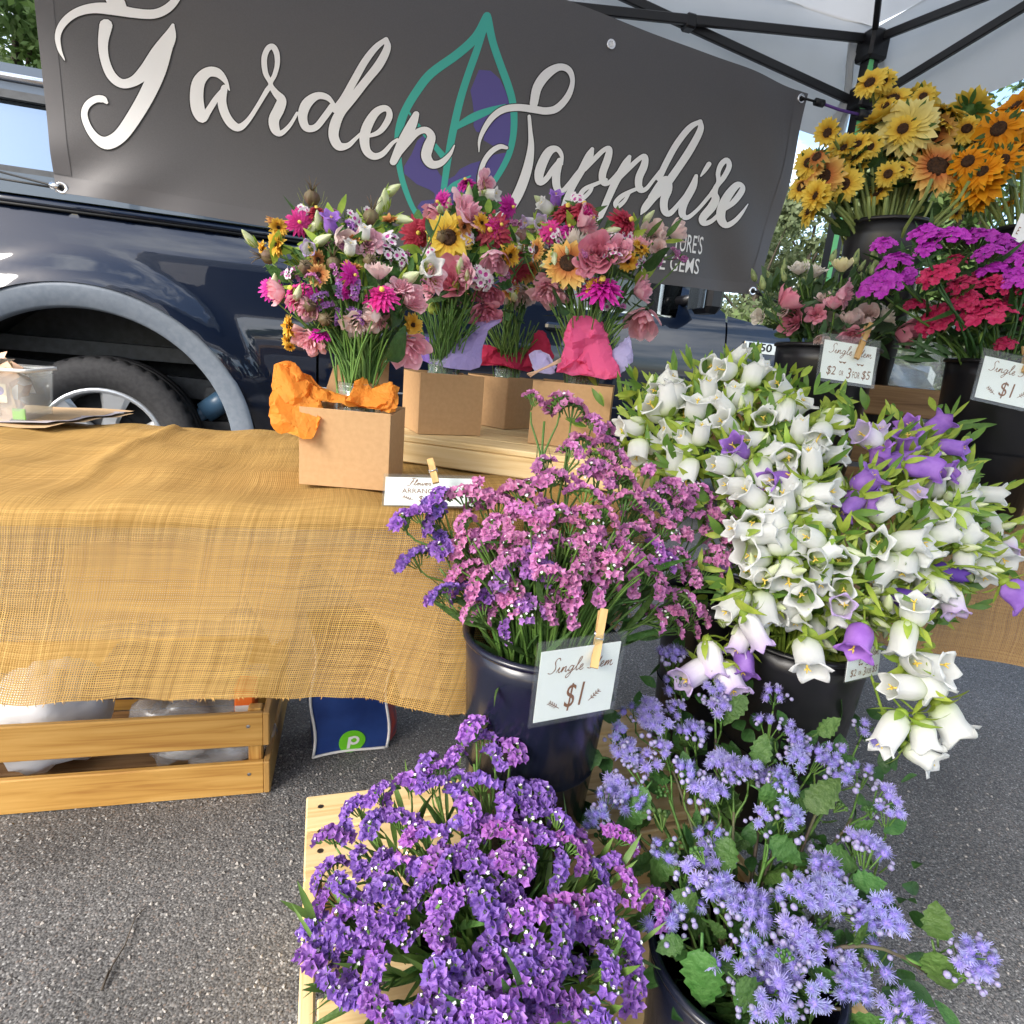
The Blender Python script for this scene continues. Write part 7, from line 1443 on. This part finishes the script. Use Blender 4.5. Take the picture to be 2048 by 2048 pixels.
# fuller leaves near the rim and through the bunch
lt_ = thing('ageratum_foliage', 'broad green ageratum leaves hanging over the rim of the low front bucket', 'leaves', ca_)
for (u, v, s, dx, dy) in [(1400, 1935, 1.5, -.1, 1), (1490, 1975, 1.1, .6, .5), (1345, 1885, .8, -1, .2), (1620, 1865, 1.0, .5, .6), (1590, 1780, .9, 1, -.3), (1380, 1800, .9, -.6, -.4), (1730, 1760, 1.0, 1, -.2), (1870, 1850, 1.1, -.2, -1), (1872, 1930, 1.1, .1, 1), (1520, 1500, 1.1, .2, -1), (1180, 1510, 1.0, -1, -.2), (1480, 1400, .8, -.6, .4), (1660, 1450, 1.0, 1, -.7), (1540, 1590, 1.1, .8, .4), (1450, 1700, 1.2, -.3, .9), (1560, 1690, 1.2, .7, .5), (1630, 1600, 1.2, .5, -.7), (1280, 1590, 1.1, -.5, .5), (1670, 1710, 1.1, .9, .2), (1330, 1700, 1.1, -.8, .6)]:
    P = at(u - 25 * s * dx, v - 25 * s * dy, Da(u, v) - .005 if u < 1800 else D0); d = RT * dx - UP * dy + F_ * -.25; M = frame(P, d, 0, s); fy_ = M.to_3x3() @ Vector((0, 1, 0)); fz_ = d.normalized(); v_ = (O_ - P); ang = math.atan2(v_.dot(M.to_3x3() @ Vector((-1, 0, 0))), v_.dot(fy_)); put('leaf', ML['la%d' % R_.randrange(3)], lt_, M @ Matrix.Scale(.85, 4) @ Matrix.Rotation(ang + rnd(-.4, .4), 4, 'Z'))
for k in range(260):
    q = rg.choice(AG); u, v = q[0] + rg.gauss(0, 60), q[1] + rg.gauss(40, 60); P = at(u, v, Da(u, v) + rg.uniform(.02, .12)); d = (P - ca_).normalized() + Vector((rg.gauss(0, .7), rg.gauss(0, .7), rg.gauss(0, .5))); b.strip(P, d, O_ - P + rvec() * .5, rg.uniform(.022, .042), rg.uniform(.014, .024), rg.randrange(2), rg.uniform(-.2, .6), .3, 5)
tag(obj('foliage', b, ['leaf_green', 'leaf_dark']), 'mass of small green leaves inside the ageratum bunch', 'leaves', None, 'stuff')
# ------------------------------------------------------------------ sunflowers on the upper shelf
def Z3(p): return zz(1348, 0, 2.76, p)
SUNS = Z3([(1125, 440, 'yel', 150, .5), (1212, 532, 'yel', 145, .6), (1355, 550, 'yel', 150, -.3), (1500, 590, 'yel', 190, .4), (1285, 705, 'pale', 230, 1), (1418, 735, 'pea', 195, .9), (1130, 660, 'yel', 190, .1), (905, 820, 'yel', 140, .6), (1010, 790, 'yel', 110, .5), (1080, 805, 'yel', 105, .8), (1290, 870, 'yel', 190, .35), (1465, 905, 'pea', 250, .6), (1580, 735, 'yel', 150, .1), (785, 860, 'pea', 110, .4), (820, 970, 'pea', 175, .8), (935, 1012, 'yel', 150, .8), (1120, 1055, 'yel', 125, .2), (735, 960, 'pea', 130, .2), (740, 1150, 'yel', 150, .1), (825, 1085, 'pea', 100, .1), (1640, 600, 'yel', 180, -.2), (1160, 865, 'yel', 100, .1), (1490, 805, 'pea', 120, .2), (1595, 1095, 'yel', 100, .6), (1450, 610, 'pale', 130, .1), (1210, 610, 'yel', 120, .2), (1000, 860, 'yel', 120, .2)])
SUNS += [(q[0] + R_.gauss(0, 22), q[1] + R_.gauss(0, 20), 'yel', 60 / 2.0 * 2.76 * rnd(1.1, 1.6), rnd(.3, .85)) for q in SUNS]
ORAS = Z3([(1790, 705, 'ora', 240, .8), (1925, 720, 'ora', 240, .9), (1620, 885, 'ora', 200, .6), (1815, 880, 'ora', 190, .9), (1695, 1000, 'ora', 220, .6), (1890, 570, 'ora', 190, .3), (1740, 640, 'ora', 170, .1), (1700, 940, 'ora', 180, .4), (1990, 880, 'ora', 200, .5), (1900, 800, 'ora', 170, .3), (1590, 1000, 'ora', 130, .1), (1690, 1100, 'ora', 130, .1), (1860, 1100, 'ora', 110, 0), (1990, 620, 'ora', 200, .4)])
RS = {'yel': .050, 'pale': .062, 'pea': .056, 'ora': .062}
SLAB = {'yel': 'yellow sunflower with a small dark centre', 'pale': 'pale lemon sunflower', 'pea': 'peach tinted sunflower with a dark brown centre', 'ora': 'orange sunflower'}
LATER = []
def sun_stem(q, c, D0, spread, group, place, mouth):
    u, v, k, w, face = q; D = D0 - .05 * face + rnd(-.03, .03) + (.05 if face < 0 else 0); P = at(u, v, D); s = (w * .5 / 2.76) / FOC * D / RS[k] * (1.38 if k != 'ora' else 1.25)
    tcv = (O_ - P).normalized(); o = (P - c); o.z *= .6; o.normalize(); ax = (tcv * face + o * (1 - abs(face)) * .9 + Vector((0, 0, .15)) + rvec() * .08).normalized()
    base = in_bucket(c, P, .075, .10)
    t, C_ = cut_flower('sunflower', SLAB[k] + ' ' + place, 'sunflower', group, base, P - ax * .008 * s, ax, .0048, .0036, 'stem_pale', [SF[k + str(R_.randrange(3))][i] for i in range(3)], [('ls%d' % R_.randrange(3), rnd(.55, .8), rnd(.5, .85)) for _ in range(1 if R_.random() < .7 else 0)], .42, s)
    LATER.append((t, u, v))
for q in SUNS: sun_stem(q, CB['sun'], depth(CB['sun']) - .02, .1, 'sunflowers in the tall shelf bucket', 'in the tall black shelf bucket', 0)
for q in ORAS: sun_stem(q, CB['sun2'], depth(CB['sun2']) - .03, .1, 'orange sunflowers at the right edge', 'at the right end of the shelf', 0)
for c, n in ((CB['sun'], 20), (CB['sun2'], 12)):
    b = MB(); rg = random.Random(n)
    for k in range(n):
        a, q = rg.uniform(0, 6.3), .085 * math.sqrt(rg.random()); p = c + Vector((q * math.cos(a), q * math.sin(a), -.06)); e = c + Vector((q * 2.1 * math.cos(a), q * 2.1 * math.sin(a), rg.uniform(.03, .075))); b.tube(bez(p, p + Vector((0, 0, .05)), e - Vector((0, 0, .05)), e, 4), rg.uniform(.0028, .0042), 6)
    tag(obj('loose_stalks', b, 'stem_pale'), 'pale thick sunflower stalks standing in the ' + ('tall shelf bucket' if n == 20 else 'orange sunflower bucket'), 'stalks', None, 'stuff')
# ------------------------------------------------------------------ lisianthus bucket
def Z4(p): return zz(1448, 500, 3.22, p)
RSE = {'w': 'rw', 'p': 'rp', 'r': 'rr', 'c': 'rc', 'b': 'rb'}
RLAB = {'w': 'white lisianthus', 'p': 'light pink lisianthus', 'r': 'deep rose pink lisianthus', 'c': 'cream yellow lisianthus', 'b': 'blush white lisianthus'}
LIS = Z4([(485, 110, 'w', 110, 'u'), (585, 125, 'w', 120, 'u'), (765, 85, 'c', 125, 'u'), (425, 310, 'r', 175, 'ur'), (430, 450, 'r', 165, 'l'), (665, 495, 'w', 165, 'c'), (925, 405, 'b', 125, 'c'), (845, 490, 'b', 150, 'c'), (810, 430, 'b', 120, 'u'), (790, 290, 'p', 150, 'r'), (710, 330, 'p', 120, 'u'), (1060, 415, 'w', 120, 'ur'), (630, 580, 'b', 90, 'd'), (830, 560, 'r', 130, 'd'), (1195, 540, 'r', 190, 'r'), (590, 410, 'r', 100, 'c'), (380, 380, 'b', 90, 'l'), (940, 260, 'b', 70, 'u'), (220, 430, 'w', 90, 'l'), (640, 300, 'b', 90, 'u')])
def rose_stem(q, c, D, group, place, name='lisianthus', op=None, kz=3.22):
    u, v, k, w, dr = q; P = at(u, v, D); s = (w * .5 / kz) / FOC * D / .027 * 1.05; d = DIRS[dr]; tcv = (O_ - P).normalized()
    ax = (tcv + Vector((0, 0, .25)) + rvec() * .12).normalized() if d is None else (RT * d[0] - UP * d[1] + tcv * .55 + rvec() * .12).normalized()
    o = P - ax * .022 * s
    t, C_ = cut_flower(name, RLAB[k] + ' ' + place, name, group, in_bucket(c, P, .06, .08), o, ax, .0022, .0018, 'stem_green', [RSE[k] + str(R_.choice([0, 0, 1, 1, 2]) if op is None else op)], [('ll%d' % R_.randrange(3), rnd(.55, .9), rnd(.7, 1.1)) for _ in range(2)], .4, s)
    LATER.append((t, u, v)); return t
for q in LIS: rose_stem(q, CB['lis'], depth(CB['lis']) - .05 + rnd(-.04, .04), 'lisianthus stems', 'in the black bucket with the price card')
for k in range(46):
    u, v = Z4([(rnd(200, 1100), rnd(60, 520))])[0]
    if k > 20: u, v = Z4([(rnd(830, 1130), rnd(40, 420))])[0]
    P = at(u, v, depth(CB['lis']) + rnd(-.04, .10)); ax = head_axis(P, CB['lis'], .8, .0, .7, .2)
    t, C_ = cut_flower('lisianthus_bud', 'closed green lisianthus bud rising from the lisianthus bucket', 'flower bud', 'lisianthus buds', in_bucket(CB['lis'], P, .06, .08), P, ax, .0016, .0011, 'stem_green', ['lbud'], [('ll%d' % R_.randrange(3), rnd(.6, .95), rnd(.5, .9)) for _ in range(2)], .4, rnd(.7, 1.05)); LATER.append((t, u, v))
b = MB(); rg = random.Random(31)
for k in range(150):
    u, v = Z4([(rg.uniform(280, 1120), rg.uniform(230, 620))])[0]; P = at(u, v, depth(CB['lis']) + rg.uniform(0, .1)); b.strip(P, Vector((rg.gauss(0, .6), rg.gauss(0, .6), rg.uniform(.2, 1))), O_ - P, rg.uniform(.03, .055), rg.uniform(.010, .020), rg.randrange(2), rg.uniform(-.3, .6), .25, 4)
tag(obj('foliage', b, ['leaf_blue', 'leaf_green']), 'grey green leaves filling the lisianthus bucket', 'leaves', None, 'stuff')
# ------------------------------------------------------------------ sweet william bucket
DIA = [(1788, 512, 'm', 60), (1765, 480, 'm', 45), (1758, 555, 'm', 70), (1800, 545, 'm', 55), (1852, 455, 'm', 60), (1895, 462, 'm', 60), (1850, 490, 'm', 45), (1950, 462, 'm', 70), (2000, 475, 'm', 65), (1975, 495, 'm', 50), (2040, 490, 'm', 60), (1995, 530, 'm', 60), (2030, 545, 'm', 60), (2045, 510, 'm', 50), (1870, 540, 'c', 60), (1958, 555, 'c', 75), (1990, 560, 'c', 55), (1920, 560, 'c', 50), (1965, 610, 'c', 85), (1930, 590, 'c', 50), (1875, 620, 'c', 70), (1860, 645, 'c', 45), (2035, 590, 'c', 65), (2000, 600, 'c', 40), (2010, 680, 'c', 35), (2060, 560, 'c', 60), (1830, 600, 'c', 40), (1905, 515, 'c', 45), (2070, 620, 'c', 60)]
cd_ = CB['dia']
for (u, v, k, w) in DIA:
    D = depth(cd_) - .04 + .06 * rnd(-1, 1) + (.03 if v < 500 else 0); P = at(u, v, D); s = (w * .5) / FOC * D / .026 * 1.02; ax = head_axis(P, cd_, .5, .45, .7, .15)
    t, C_ = cut_flower('sweet_william', ('bright magenta' if k == 'm' else 'crimson') + ' sweet william head in the right table bucket', 'sweet william', 'sweet william stems', in_bucket(cd_, P, .07, .08), P - ax * .014 * s, ax, .0026, .0020, 'stem_green', ['d%s%d' % (k, R_.randrange(2))], [('lg%d' % R_.randrange(3), rnd(.4, .95), rnd(.7, 1.1)) for _ in range(4)], .4, s); LATER.append((t, u, v))
b = MB(); rg = random.Random(33)
for k in range(210):
    u, v = rg.uniform(1800, 2100), rg.uniform(500, 725); P = at(u, v, depth(cd_) + rg.uniform(-.03, .12)); b.strip(P, Vector((rg.gauss(0, .8), rg.gauss(0, .8), rg.uniform(-.2, 1))), O_ - P, rg.uniform(.04, .08), rg.uniform(.006, .011), 0, rg.uniform(-.2, .9), .25, 5)
for (u0, v0, u1, v1) in ((1855, 515, 1935, 705), (1870, 560, 1950, 710), (1965, 625, 1960, 715), (2045, 560, 2010, 715), (2030, 600, 2020, 715)): b.tube(bez(at(u0, v0, depth(cd_) - .09), at(u0 + 15, v0 + 50, depth(cd_) - .1), at(u1, v1 - 60, depth(cd_) - .09), at(u1, v1, depth(cd_) - .06), 6), .0022, 5)
tag(obj('foliage', b, ['leaf_dark', 'stem_green']), 'dark narrow leaves and stems under the sweet william heads', 'leaves', None, 'stuff')
# ------------------------------------------------------------------ mixed bouquets in the boxes
def Z5(p): return zz(450, 350, 3.22, p)
def Z6(p): return zz(950, 350, 3.22, p)
KIND = {  # code: (object name, words, pieces, natural radius, category)
 'zm': ('zinnia', 'magenta zinnia', lambda: ['zm%d' % R_.randrange(2)], .028, 'zinnia'), 'zc': ('zinnia', 'crimson zinnia', lambda: ['zc%d' % R_.randrange(2)], .029, 'zinnia'), 'zh': ('zinnia', 'hot pink zinnia', lambda: ['zh%d' % R_.randrange(2)], .030, 'zinnia'),
 'dg': ('daisy', 'golden yellow many-petalled daisy', lambda: SF['dg%d' % R_.randrange(3)], .030, 'daisy'), 'dr': ('daisy', 'rust and yellow daisy', lambda: SF['dr%d' % R_.randrange(3)], .032, 'daisy'),
 'sy': ('sunflower', 'golden sunflower with a dark centre', lambda: SF['yel0'], .050, 'sunflower'), 'sp': ('sunflower', 'bronze and yellow sunflower', lambda: SF['pea0'], .056, 'sunflower'),
 'st': ('statice_sprig', 'pink statice sprig', lambda: ['pk%d' % R_.randrange(4)], .030, 'statice'), 'sl': ('statice_sprig', 'lilac statice sprig', lambda: ['li%d' % R_.randrange(4)], .030, 'statice'),
 'po': ('nigella_pod', 'brown nigella seed pod', lambda: ['pod'], .013, 'seed pod'), 'pg': ('green_pod', 'round green seed pod', lambda: ['podg'], .010, 'seed pod'),
 'bi': ('sweet_william', 'white and magenta sweet william', lambda: ['db%d' % R_.randrange(2)], .020, 'sweet william'),
 'bw': ('bellflower', 'white bellflower', lambda: ['bw%d' % R_.randrange(4)], .026, 'bellflower'), 'bl': ('bellflower', 'pale lilac bellflower', lambda: ['bl%d' % R_.randrange(4)], .026, 'bellflower'), 'bp': ('bellflower', 'purple bellflower', lambda: ['bp%d' % R_.randrange(4)], .026, 'bellflower'), 'bu': ('bellflower_bud', 'green bellflower bud', lambda: ['bb%d' % R_.randrange(3)], .021, 'flower bud')}
BQ = [
 (JC[0], JH[0], 'bouquet in the orange tissue box', Z5([(480, 305, 'zm', 160, 'c'), (590, 235, 'zc', 150, 'u'), (450, 755, 'zm', 215, 'ul'), (1010, 770, 'zm', 220, 'u'), (340, 310, 'dr', 170, 'u'), (320, 445, 'dg', 160, 'l'), (230, 480, 'dg', 110, 'l'), (400, 975, 'dg', 150, 'l'), (400, 1070, 'dg', 110, 'l'), (1215, 965, 'dg', 160, 'r'), (820, 590, 'dr', 150, 'u'), (600, 640, 'dr', 150, 'c'), (1060, 285, 'dr', 130, 'u'), (840, 400, 'dr', 110, 'u'),
   (320, 755, 'Lp', 150, 'l'), (500, 850, 'Lp', 190, 'dl'), (1215, 790, 'Lp', 190, 'ur'), (1130, 710, 'Lp', 140, 'u'), (860, 970, 'Lb', 180, 'd'), (530, 1070, 'Lp', 190, 'dl'), (1185, 1130, 'Lp', 240, 'dr'), (990, 605, 'Lb', 150, 'u'), (985, 960, 'Lp', 100, 'd'), (420, 1110, 'dg', 70, 'd'),
   (545, 470, 'bl', 130, 'c'), (685, 310, 'bp', 140, 'u'), (805, 465, 'bw', 110, 'u'), (580, 330, 'bu', 150, 'ur'), (600, 280, 'bu', 130, 'u'), (900, 365, 'bw', 110, 'u'), (1030, 150, 'bu', 150, 'u'), (1090, 90, 'bu', 140, 'ur'), (1000, 190, 'bu', 120, 'u'), (640, 410, 'bu', 150, 'ur'), (1160, 290, 'bu', 150, 'r'), (150, 400, 'bu', 130, 'ul'),
   (690, 205, 'st', 110, 'u'), (810, 285, 'sl', 150, 'u'), (420, 605, 'st', 140, 'u'), (460, 575, 'st', 110, 'u'), (730, 715, 'sl', 140, 'c'), (840, 725, 'sl', 150, 'c'), (610, 770, 'sl', 140, 'c'), (850, 875, 'sl', 150, 'c'), (735, 900, 'sl', 130, 'c'), (650, 830, 'sl', 120, 'c'), (780, 960, 'sl', 110, 'd'), (700, 420, 'st', 100, 'u'),
   (560, 150, 'po', 100, 'u'), (285, 525, 'po', 95, 'l'), (520, 595, 'po', 100, 'c'), (700, 575, 'po', 95, 'u'), (940, 275, 'po', 100, 'u'), (935, 555, 'po', 95, 'c'), (545, 840, 'po', 95, 'c'), (640, 930, 'po', 90, 'c'), (1060, 390, 'bi', 140, 'u'), (1050, 480, 'bi', 150, 'ur'), (1150, 540, 'bi', 130, 'r'), (1310, 600, 'bw', 170, 'c'), (1195, 660, 'bu', 190, 'ur'), (400, 640, 'bi', 90, 'l')])),
 (JC[1], JH[1], 'bouquet in the lilac tissue box', Z5([(1440, 400, 'sy', 300, 'c'), (1240, 375, 'zc', 200, 'c'), (1310, 300, 'zc', 140, 'u'), (1715, 360, 'zc', 240, 'c'), (1760, 330, 'zm', 150, 'ur'), (1580, 225, 'Lp', 230, 'ur'), (1450, 665, 'Lr', 260, 'c'), (1735, 560, 'Lp', 190, 'd'), (1700, 770, 'Lr', 180, 'd'), (1680, 900, 'Lr', 170, 'd'), (1310, 720, 'Lp', 140, 'l'), (1620, 645, 'bi', 150, 'c'), (1680, 700, 'bi', 150, 'dr'), (1570, 130, 'bu', 140, 'u'), (1640, 130, 'bu', 130, 'ur'), (1720, 120, 'bw', 110, 'r'), (1440, 190, 'bu', 110, 'u'), (1700, 310, 'bu', 100, 'u'), (1340, 850, 'pg', 95, 'c'), (1490, 700, 'pg', 60, 'c'), (1840, 520, 'dg', 160, 'r'), (1180, 470, 'st', 100, 'u'), (1300, 460, 'st', 90, 'c'), (1310, 510, 'bi', 100, 'c'), (1400, 400, 'po', 100, 'c'), (1560, 640, 'bu', 80, 'u')])),
 (JC[2], JH[2], 'shaded rear bouquet in the crimson tissue box', Z6([(240, 345, 'zc', 160, 'u'), (270, 590, 'zc', 170, 'c'), (255, 500, 'zc', 140, 'u'), (360, 450, 'sp', 170, 'u'), (350, 610, 'dr', 180, 'c'), (340, 500, 'dr', 170, 'ur'), (280, 780, 'Lb', 190, 'd'), (230, 720, 'bi', 130, 'c'), (75, 900, 'Lr', 170, 'd'), (210, 530, 'sy', 170, 'l'), (350, 740, 'pg', 60, 'c'), (270, 420, 'bu', 130, 'u'), (250, 385, 'bl', 100, 'ul')])),
 (JC[3], JH[3], 'bouquet in the hot pink tissue box', Z6([(600, 235, 'zc', 220, 'u'), (700, 215, 'zc', 190, 'u'), (975, 305, 'zc', 220, 'ur'), (815, 715, 'zh', 290, 'u'), (600, 560, 'sp', 330, 'c'), (390, 480, 'sp', 150, 'l'), (730, 300, 'Lp', 180, 'ur'), (640, 395, 'Lw', 170, 'u'), (470, 765, 'Lp', 200, 'd'), (440, 700, 'Lp', 130, 'l'), (790, 500, 'Lr', 220, 'c'), (720, 570, 'Lr', 130, 'c'), (1080, 950, 'Lp', 230, 'd'), (1090, 735, 'Lp', 160, 'r'), (1315, 360, 'Lb', 150, 'ur'), (1210, 395, 'Lb', 110, 'r'), (1180, 470, 'Lb', 100, 'c'), (1125, 265, 'bu', 110, 'ur'), (1190, 315, 'bu', 70, 'r'), (530, 375, 'bi', 120, 'u'), (500, 420, 'bi', 90, 'c'), (895, 370, 'bi', 120, 'u'), (990, 425, 'bi', 130, 'r'), (880, 420, 'st', 100, 'c'), (420, 170, 'bu', 140, 'ul'), (450, 200, 'bw', 120, 'ul'), (520, 150, 'bp', 110, 'u'), (345, 310, 'bl', 110, 'l'), (420, 310, 'bl', 120, 'c'), (560, 325, 'sl', 130, 'u'), (1075, 465, 'dg', 140, 'ur'), (985, 560, 'dg', 140, 'd'), (820, 375, 'dr', 110, 'u'), (920, 830, 'st', 100, 'c'), (1220, 545, 'st', 90, 'r'), (1310, 510, 'st', 100, 'r'), (510, 545, 'bu', 120, 'd'), (450, 585, 'bu', 110, 'l'), (590, 480, 'bu', 60, 'u'), (880, 530, 'dg', 80, 'c')]))]
for bi, (jc, jh, place, fl) in enumerate(BQ):
    rg = random.Random(90 + bi); big = [q for q in fl if q[3] > 100]
    for k in range([24, 16, 10, 19][bi]):
        q, q2 = rg.choice(big), rg.choice(big); kk = rg.choice(['st', 'st', 'bi', 'bu', 'dr', 'dg', 'Lp', 'Lp', 'Lb', 'zm', 'zh', 'st', 'bu']); fl.append(((q[0] + q2[0]) / 2 + rg.gauss(0, 40), (q[1] + q2[1]) / 2 + rg.gauss(0, 30), kk, {'L': 150, 'z': 150, 'd': 125, 'p': 60}.get(kk[0], 120), rg.choice(['c', 'u', 'u', 'l', 'r'])))
    c = jc + Vector((0, 0, jh)); Dc = depth(c); us = [q[0] for q in fl]; vs = [q[1] for q in fl]; um, vm = sum(us) / len(us), sum(vs) / len(vs); su = (max(us) - min(us)) / 2; sv = (max(vs) - min(vs)) / 2
    for (u, v, k, w, dr) in fl:
        e = min(1, ((u - um) / su) ** 2 + ((v - vm) / sv) ** 2 * .8); D = Dc - .075 * (1 - e) + .03 * e + rnd(-.015, .015) - (.02 if v > vm else -.03); P = at(u, v, D); tcv = (O_ - P).normalized(); d = DIRS[dr]
        base = jc + Vector((rnd(-.022, .022), rnd(-.022, .022), .02)); G = 'flowers of the ' + place
        if k[0] == 'L':
            s = (w * .5 / 3.22) / FOC * D / .027 * 1.05; ax = (tcv + Vector((0, 0, .3)) + rvec() * .12).normalized() if d is None else (RT * d[0] - UP * d[1] + tcv * .6 + rvec() * .1).normalized(); key = [{'p': 'rp', 'r': 'rr', 'w': 'rw', 'b': 'rb'}[k[1]] + str(R_.choice([0, 0, 1, 1, 2]))]; nm, words, cat = 'lisianthus', RLAB[k[1]], 'lisianthus'; o = P - ax * .022 * s
        else:
            nm, words, kf, rad, cat = KIND[k]; key = kf(); s = (w * .5 / 3.22) / FOC * D / rad * 1.05; ax = (tcv + Vector((0, 0, .25)) + rvec() * .12).normalized() if d is None else (RT * d[0] - UP * d[1] + tcv * .75 + rvec() * .1).normalized(); o = P - ax * {'b': .024, 'p': .013}.get(k[0], .006) * s if k != 'bi' else P - ax * .012 * s
        t = thing(nm, words + ' in the ' + place, cat, base, G); mouth = c + Vector((rnd(-.018, .018), rnd(-.018, .018), .005)); C_ = [base] + bez(mouth, mouth + (mouth - base) * .35 + (o - mouth) * .1, o - ax * .05, o - ax * .004, 7); b = MB(); b.tube(C_, [.0019 - .00006 * i for i in range(9)], 5); obj('stem', b, 'stem_green', t)
        M = frame(o, ax, rnd(0, 6.28), s)
        for p in key: me = ML[p] if isinstance(p, str) else p; put(me.name.split('.')[0], me, t, M)
        for _ in range(1 + (R_.random() < .5)):
            i = R_.randrange(4, 8); put('leaf', ML[R_.choice(['ll', 'lg', 'la']) + str(R_.randrange(3))], t, frame(C_[i], (C_[i] - C_[i - 1]).normalized() * .6 + rvec() * .6, rnd(0, 6), rnd(.35, .75)))
        LATER.append((t, u, v))
    b = MB(); rg = random.Random(60 + bi)
    for k in range(150 if bi != 2 else 80):
        q = rg.choice(fl); u, v = um + (q[0] - um) * rg.uniform(.3, .95), vm + (q[1] - vm) * rg.uniform(.2, .95) + 10; P = at(u, v, Dc + rg.uniform(-.01, .05)); b.strip(P, Vector((rg.gauss(0, .7), rg.gauss(0, .5), rg.uniform(-.1, 1))), O_ - P, rg.uniform(.03, .06), rg.uniform(.008, .02), rg.randrange(2), rg.uniform(-.2, .7), .25, 4)
    tb_ = P
    for k in range(46):
        mouth = c + Vector((rg.uniform(-.026, .026), rg.uniform(-.026, .026), -.01)); e = c + Vector((rg.uniform(-.07, .07), rg.uniform(-.06, .05), rg.uniform(.07, .12))); b.tube(bez(mouth - Vector((0, 0, jh * .8)), mouth, mouth.lerp(e, .5) + Vector((0, 0, .01)), e, 6), .0016, 4, 2, False)
    tag(obj('foliage', b, ['leaf_green', 'leaf_lime', 'stem_green']), 'green leaves and stalks inside the ' + place, 'leaves', None, 'stuff')
lf = thing('eucalyptus_leaf', 'broad blue green leaf at the lower right of the orange tissue bouquet', 'leaf', at(785, 640, .93))
for (u, v, s, dx, dy) in ((785, 655, .75, .25, -1), (775, 720, .7, .8, -.6), (1140, 625, .8, -.9, -.4), (1285, 530, .8, .9, -.1)):
    D = .93 if u < 900 else 1.17; P = at(u, v, D); put('leaf', ML['ls0'], lf, frame(P, RT * dx - UP * dy - F_ * .2, 2.6, s * (1 if u < 900 else .9)))
# ------------------------------------------------------------------ labels that single each stem out: by its row and its place in the row
ORD = ['first', 'second', 'third', 'fourth', 'fifth', 'sixth', 'seventh', 'eighth', 'ninth', 'tenth', 'eleventh', 'twelfth']
from collections import defaultdict
byl = defaultdict(list)
for o in COL.objects:
    if o.parent is None and 'label' in o and 'category' in o and o.get('kind') != 'stuff': byl[o['label']].append(o)
def pix(o):
    """where a thing's bloom (its highest-lying part) shows"""
    ch = [c for c in o.children if c.name.split('.')[0] not in ('stem', 'leaf')]; ch = ch or list(o.children) or [o]
    p = sum((PM[c.name].translation for c in ch), Vector()) / len(ch); d = p - O_; w = d.dot(F_); return (1024 + FOC * d.dot(RT) / w, 1024 - FOC * d.dot(UP) / w)
SHORT = {'purple statice stem in the front bucket on the pine bench': 'front purple statice stem', 'blue ageratum stem with fuzzy flower clusters in the low front bucket': 'blue ageratum stem', 'pink statice stem massed in the navy bucket beside the burlap': 'pink statice stem in the navy bucket'}
for lb, os_ in byl.items():
    if len(os_) < 2: continue
    L = sorted([(*pix(o), o) for o in os_], key=lambda q: q[1]); n = len(L); rows = max(1, round(math.sqrt(n / 1.4))) if n > 3 else 1; per = math.ceil(n / rows); short = SHORT.get(lb, lb); lw = len(short.split())
    rws = [L[i:i + per] for i in range(0, n, per)]
    for ri, rw in enumerate(rws):
        rw.sort(key=lambda q: q[0])
        for ci, (_, _, o) in enumerate(rw):
            pl_ = (ORD[ci] + ' from left') if len(rw) > 1 else ''
            rl = '' if len(rws) == 1 else ('top row' if ri == 0 else 'lowest row' if ri == len(rws) - 1 else ORD[ri] + ' row down')
            ext = ', '.join(x for x in (rl, pl_) if x); words = short.split(); room = 16 - len(ext.split()); o['label'] = (' '.join(words[:room]) + ', ' + ext)
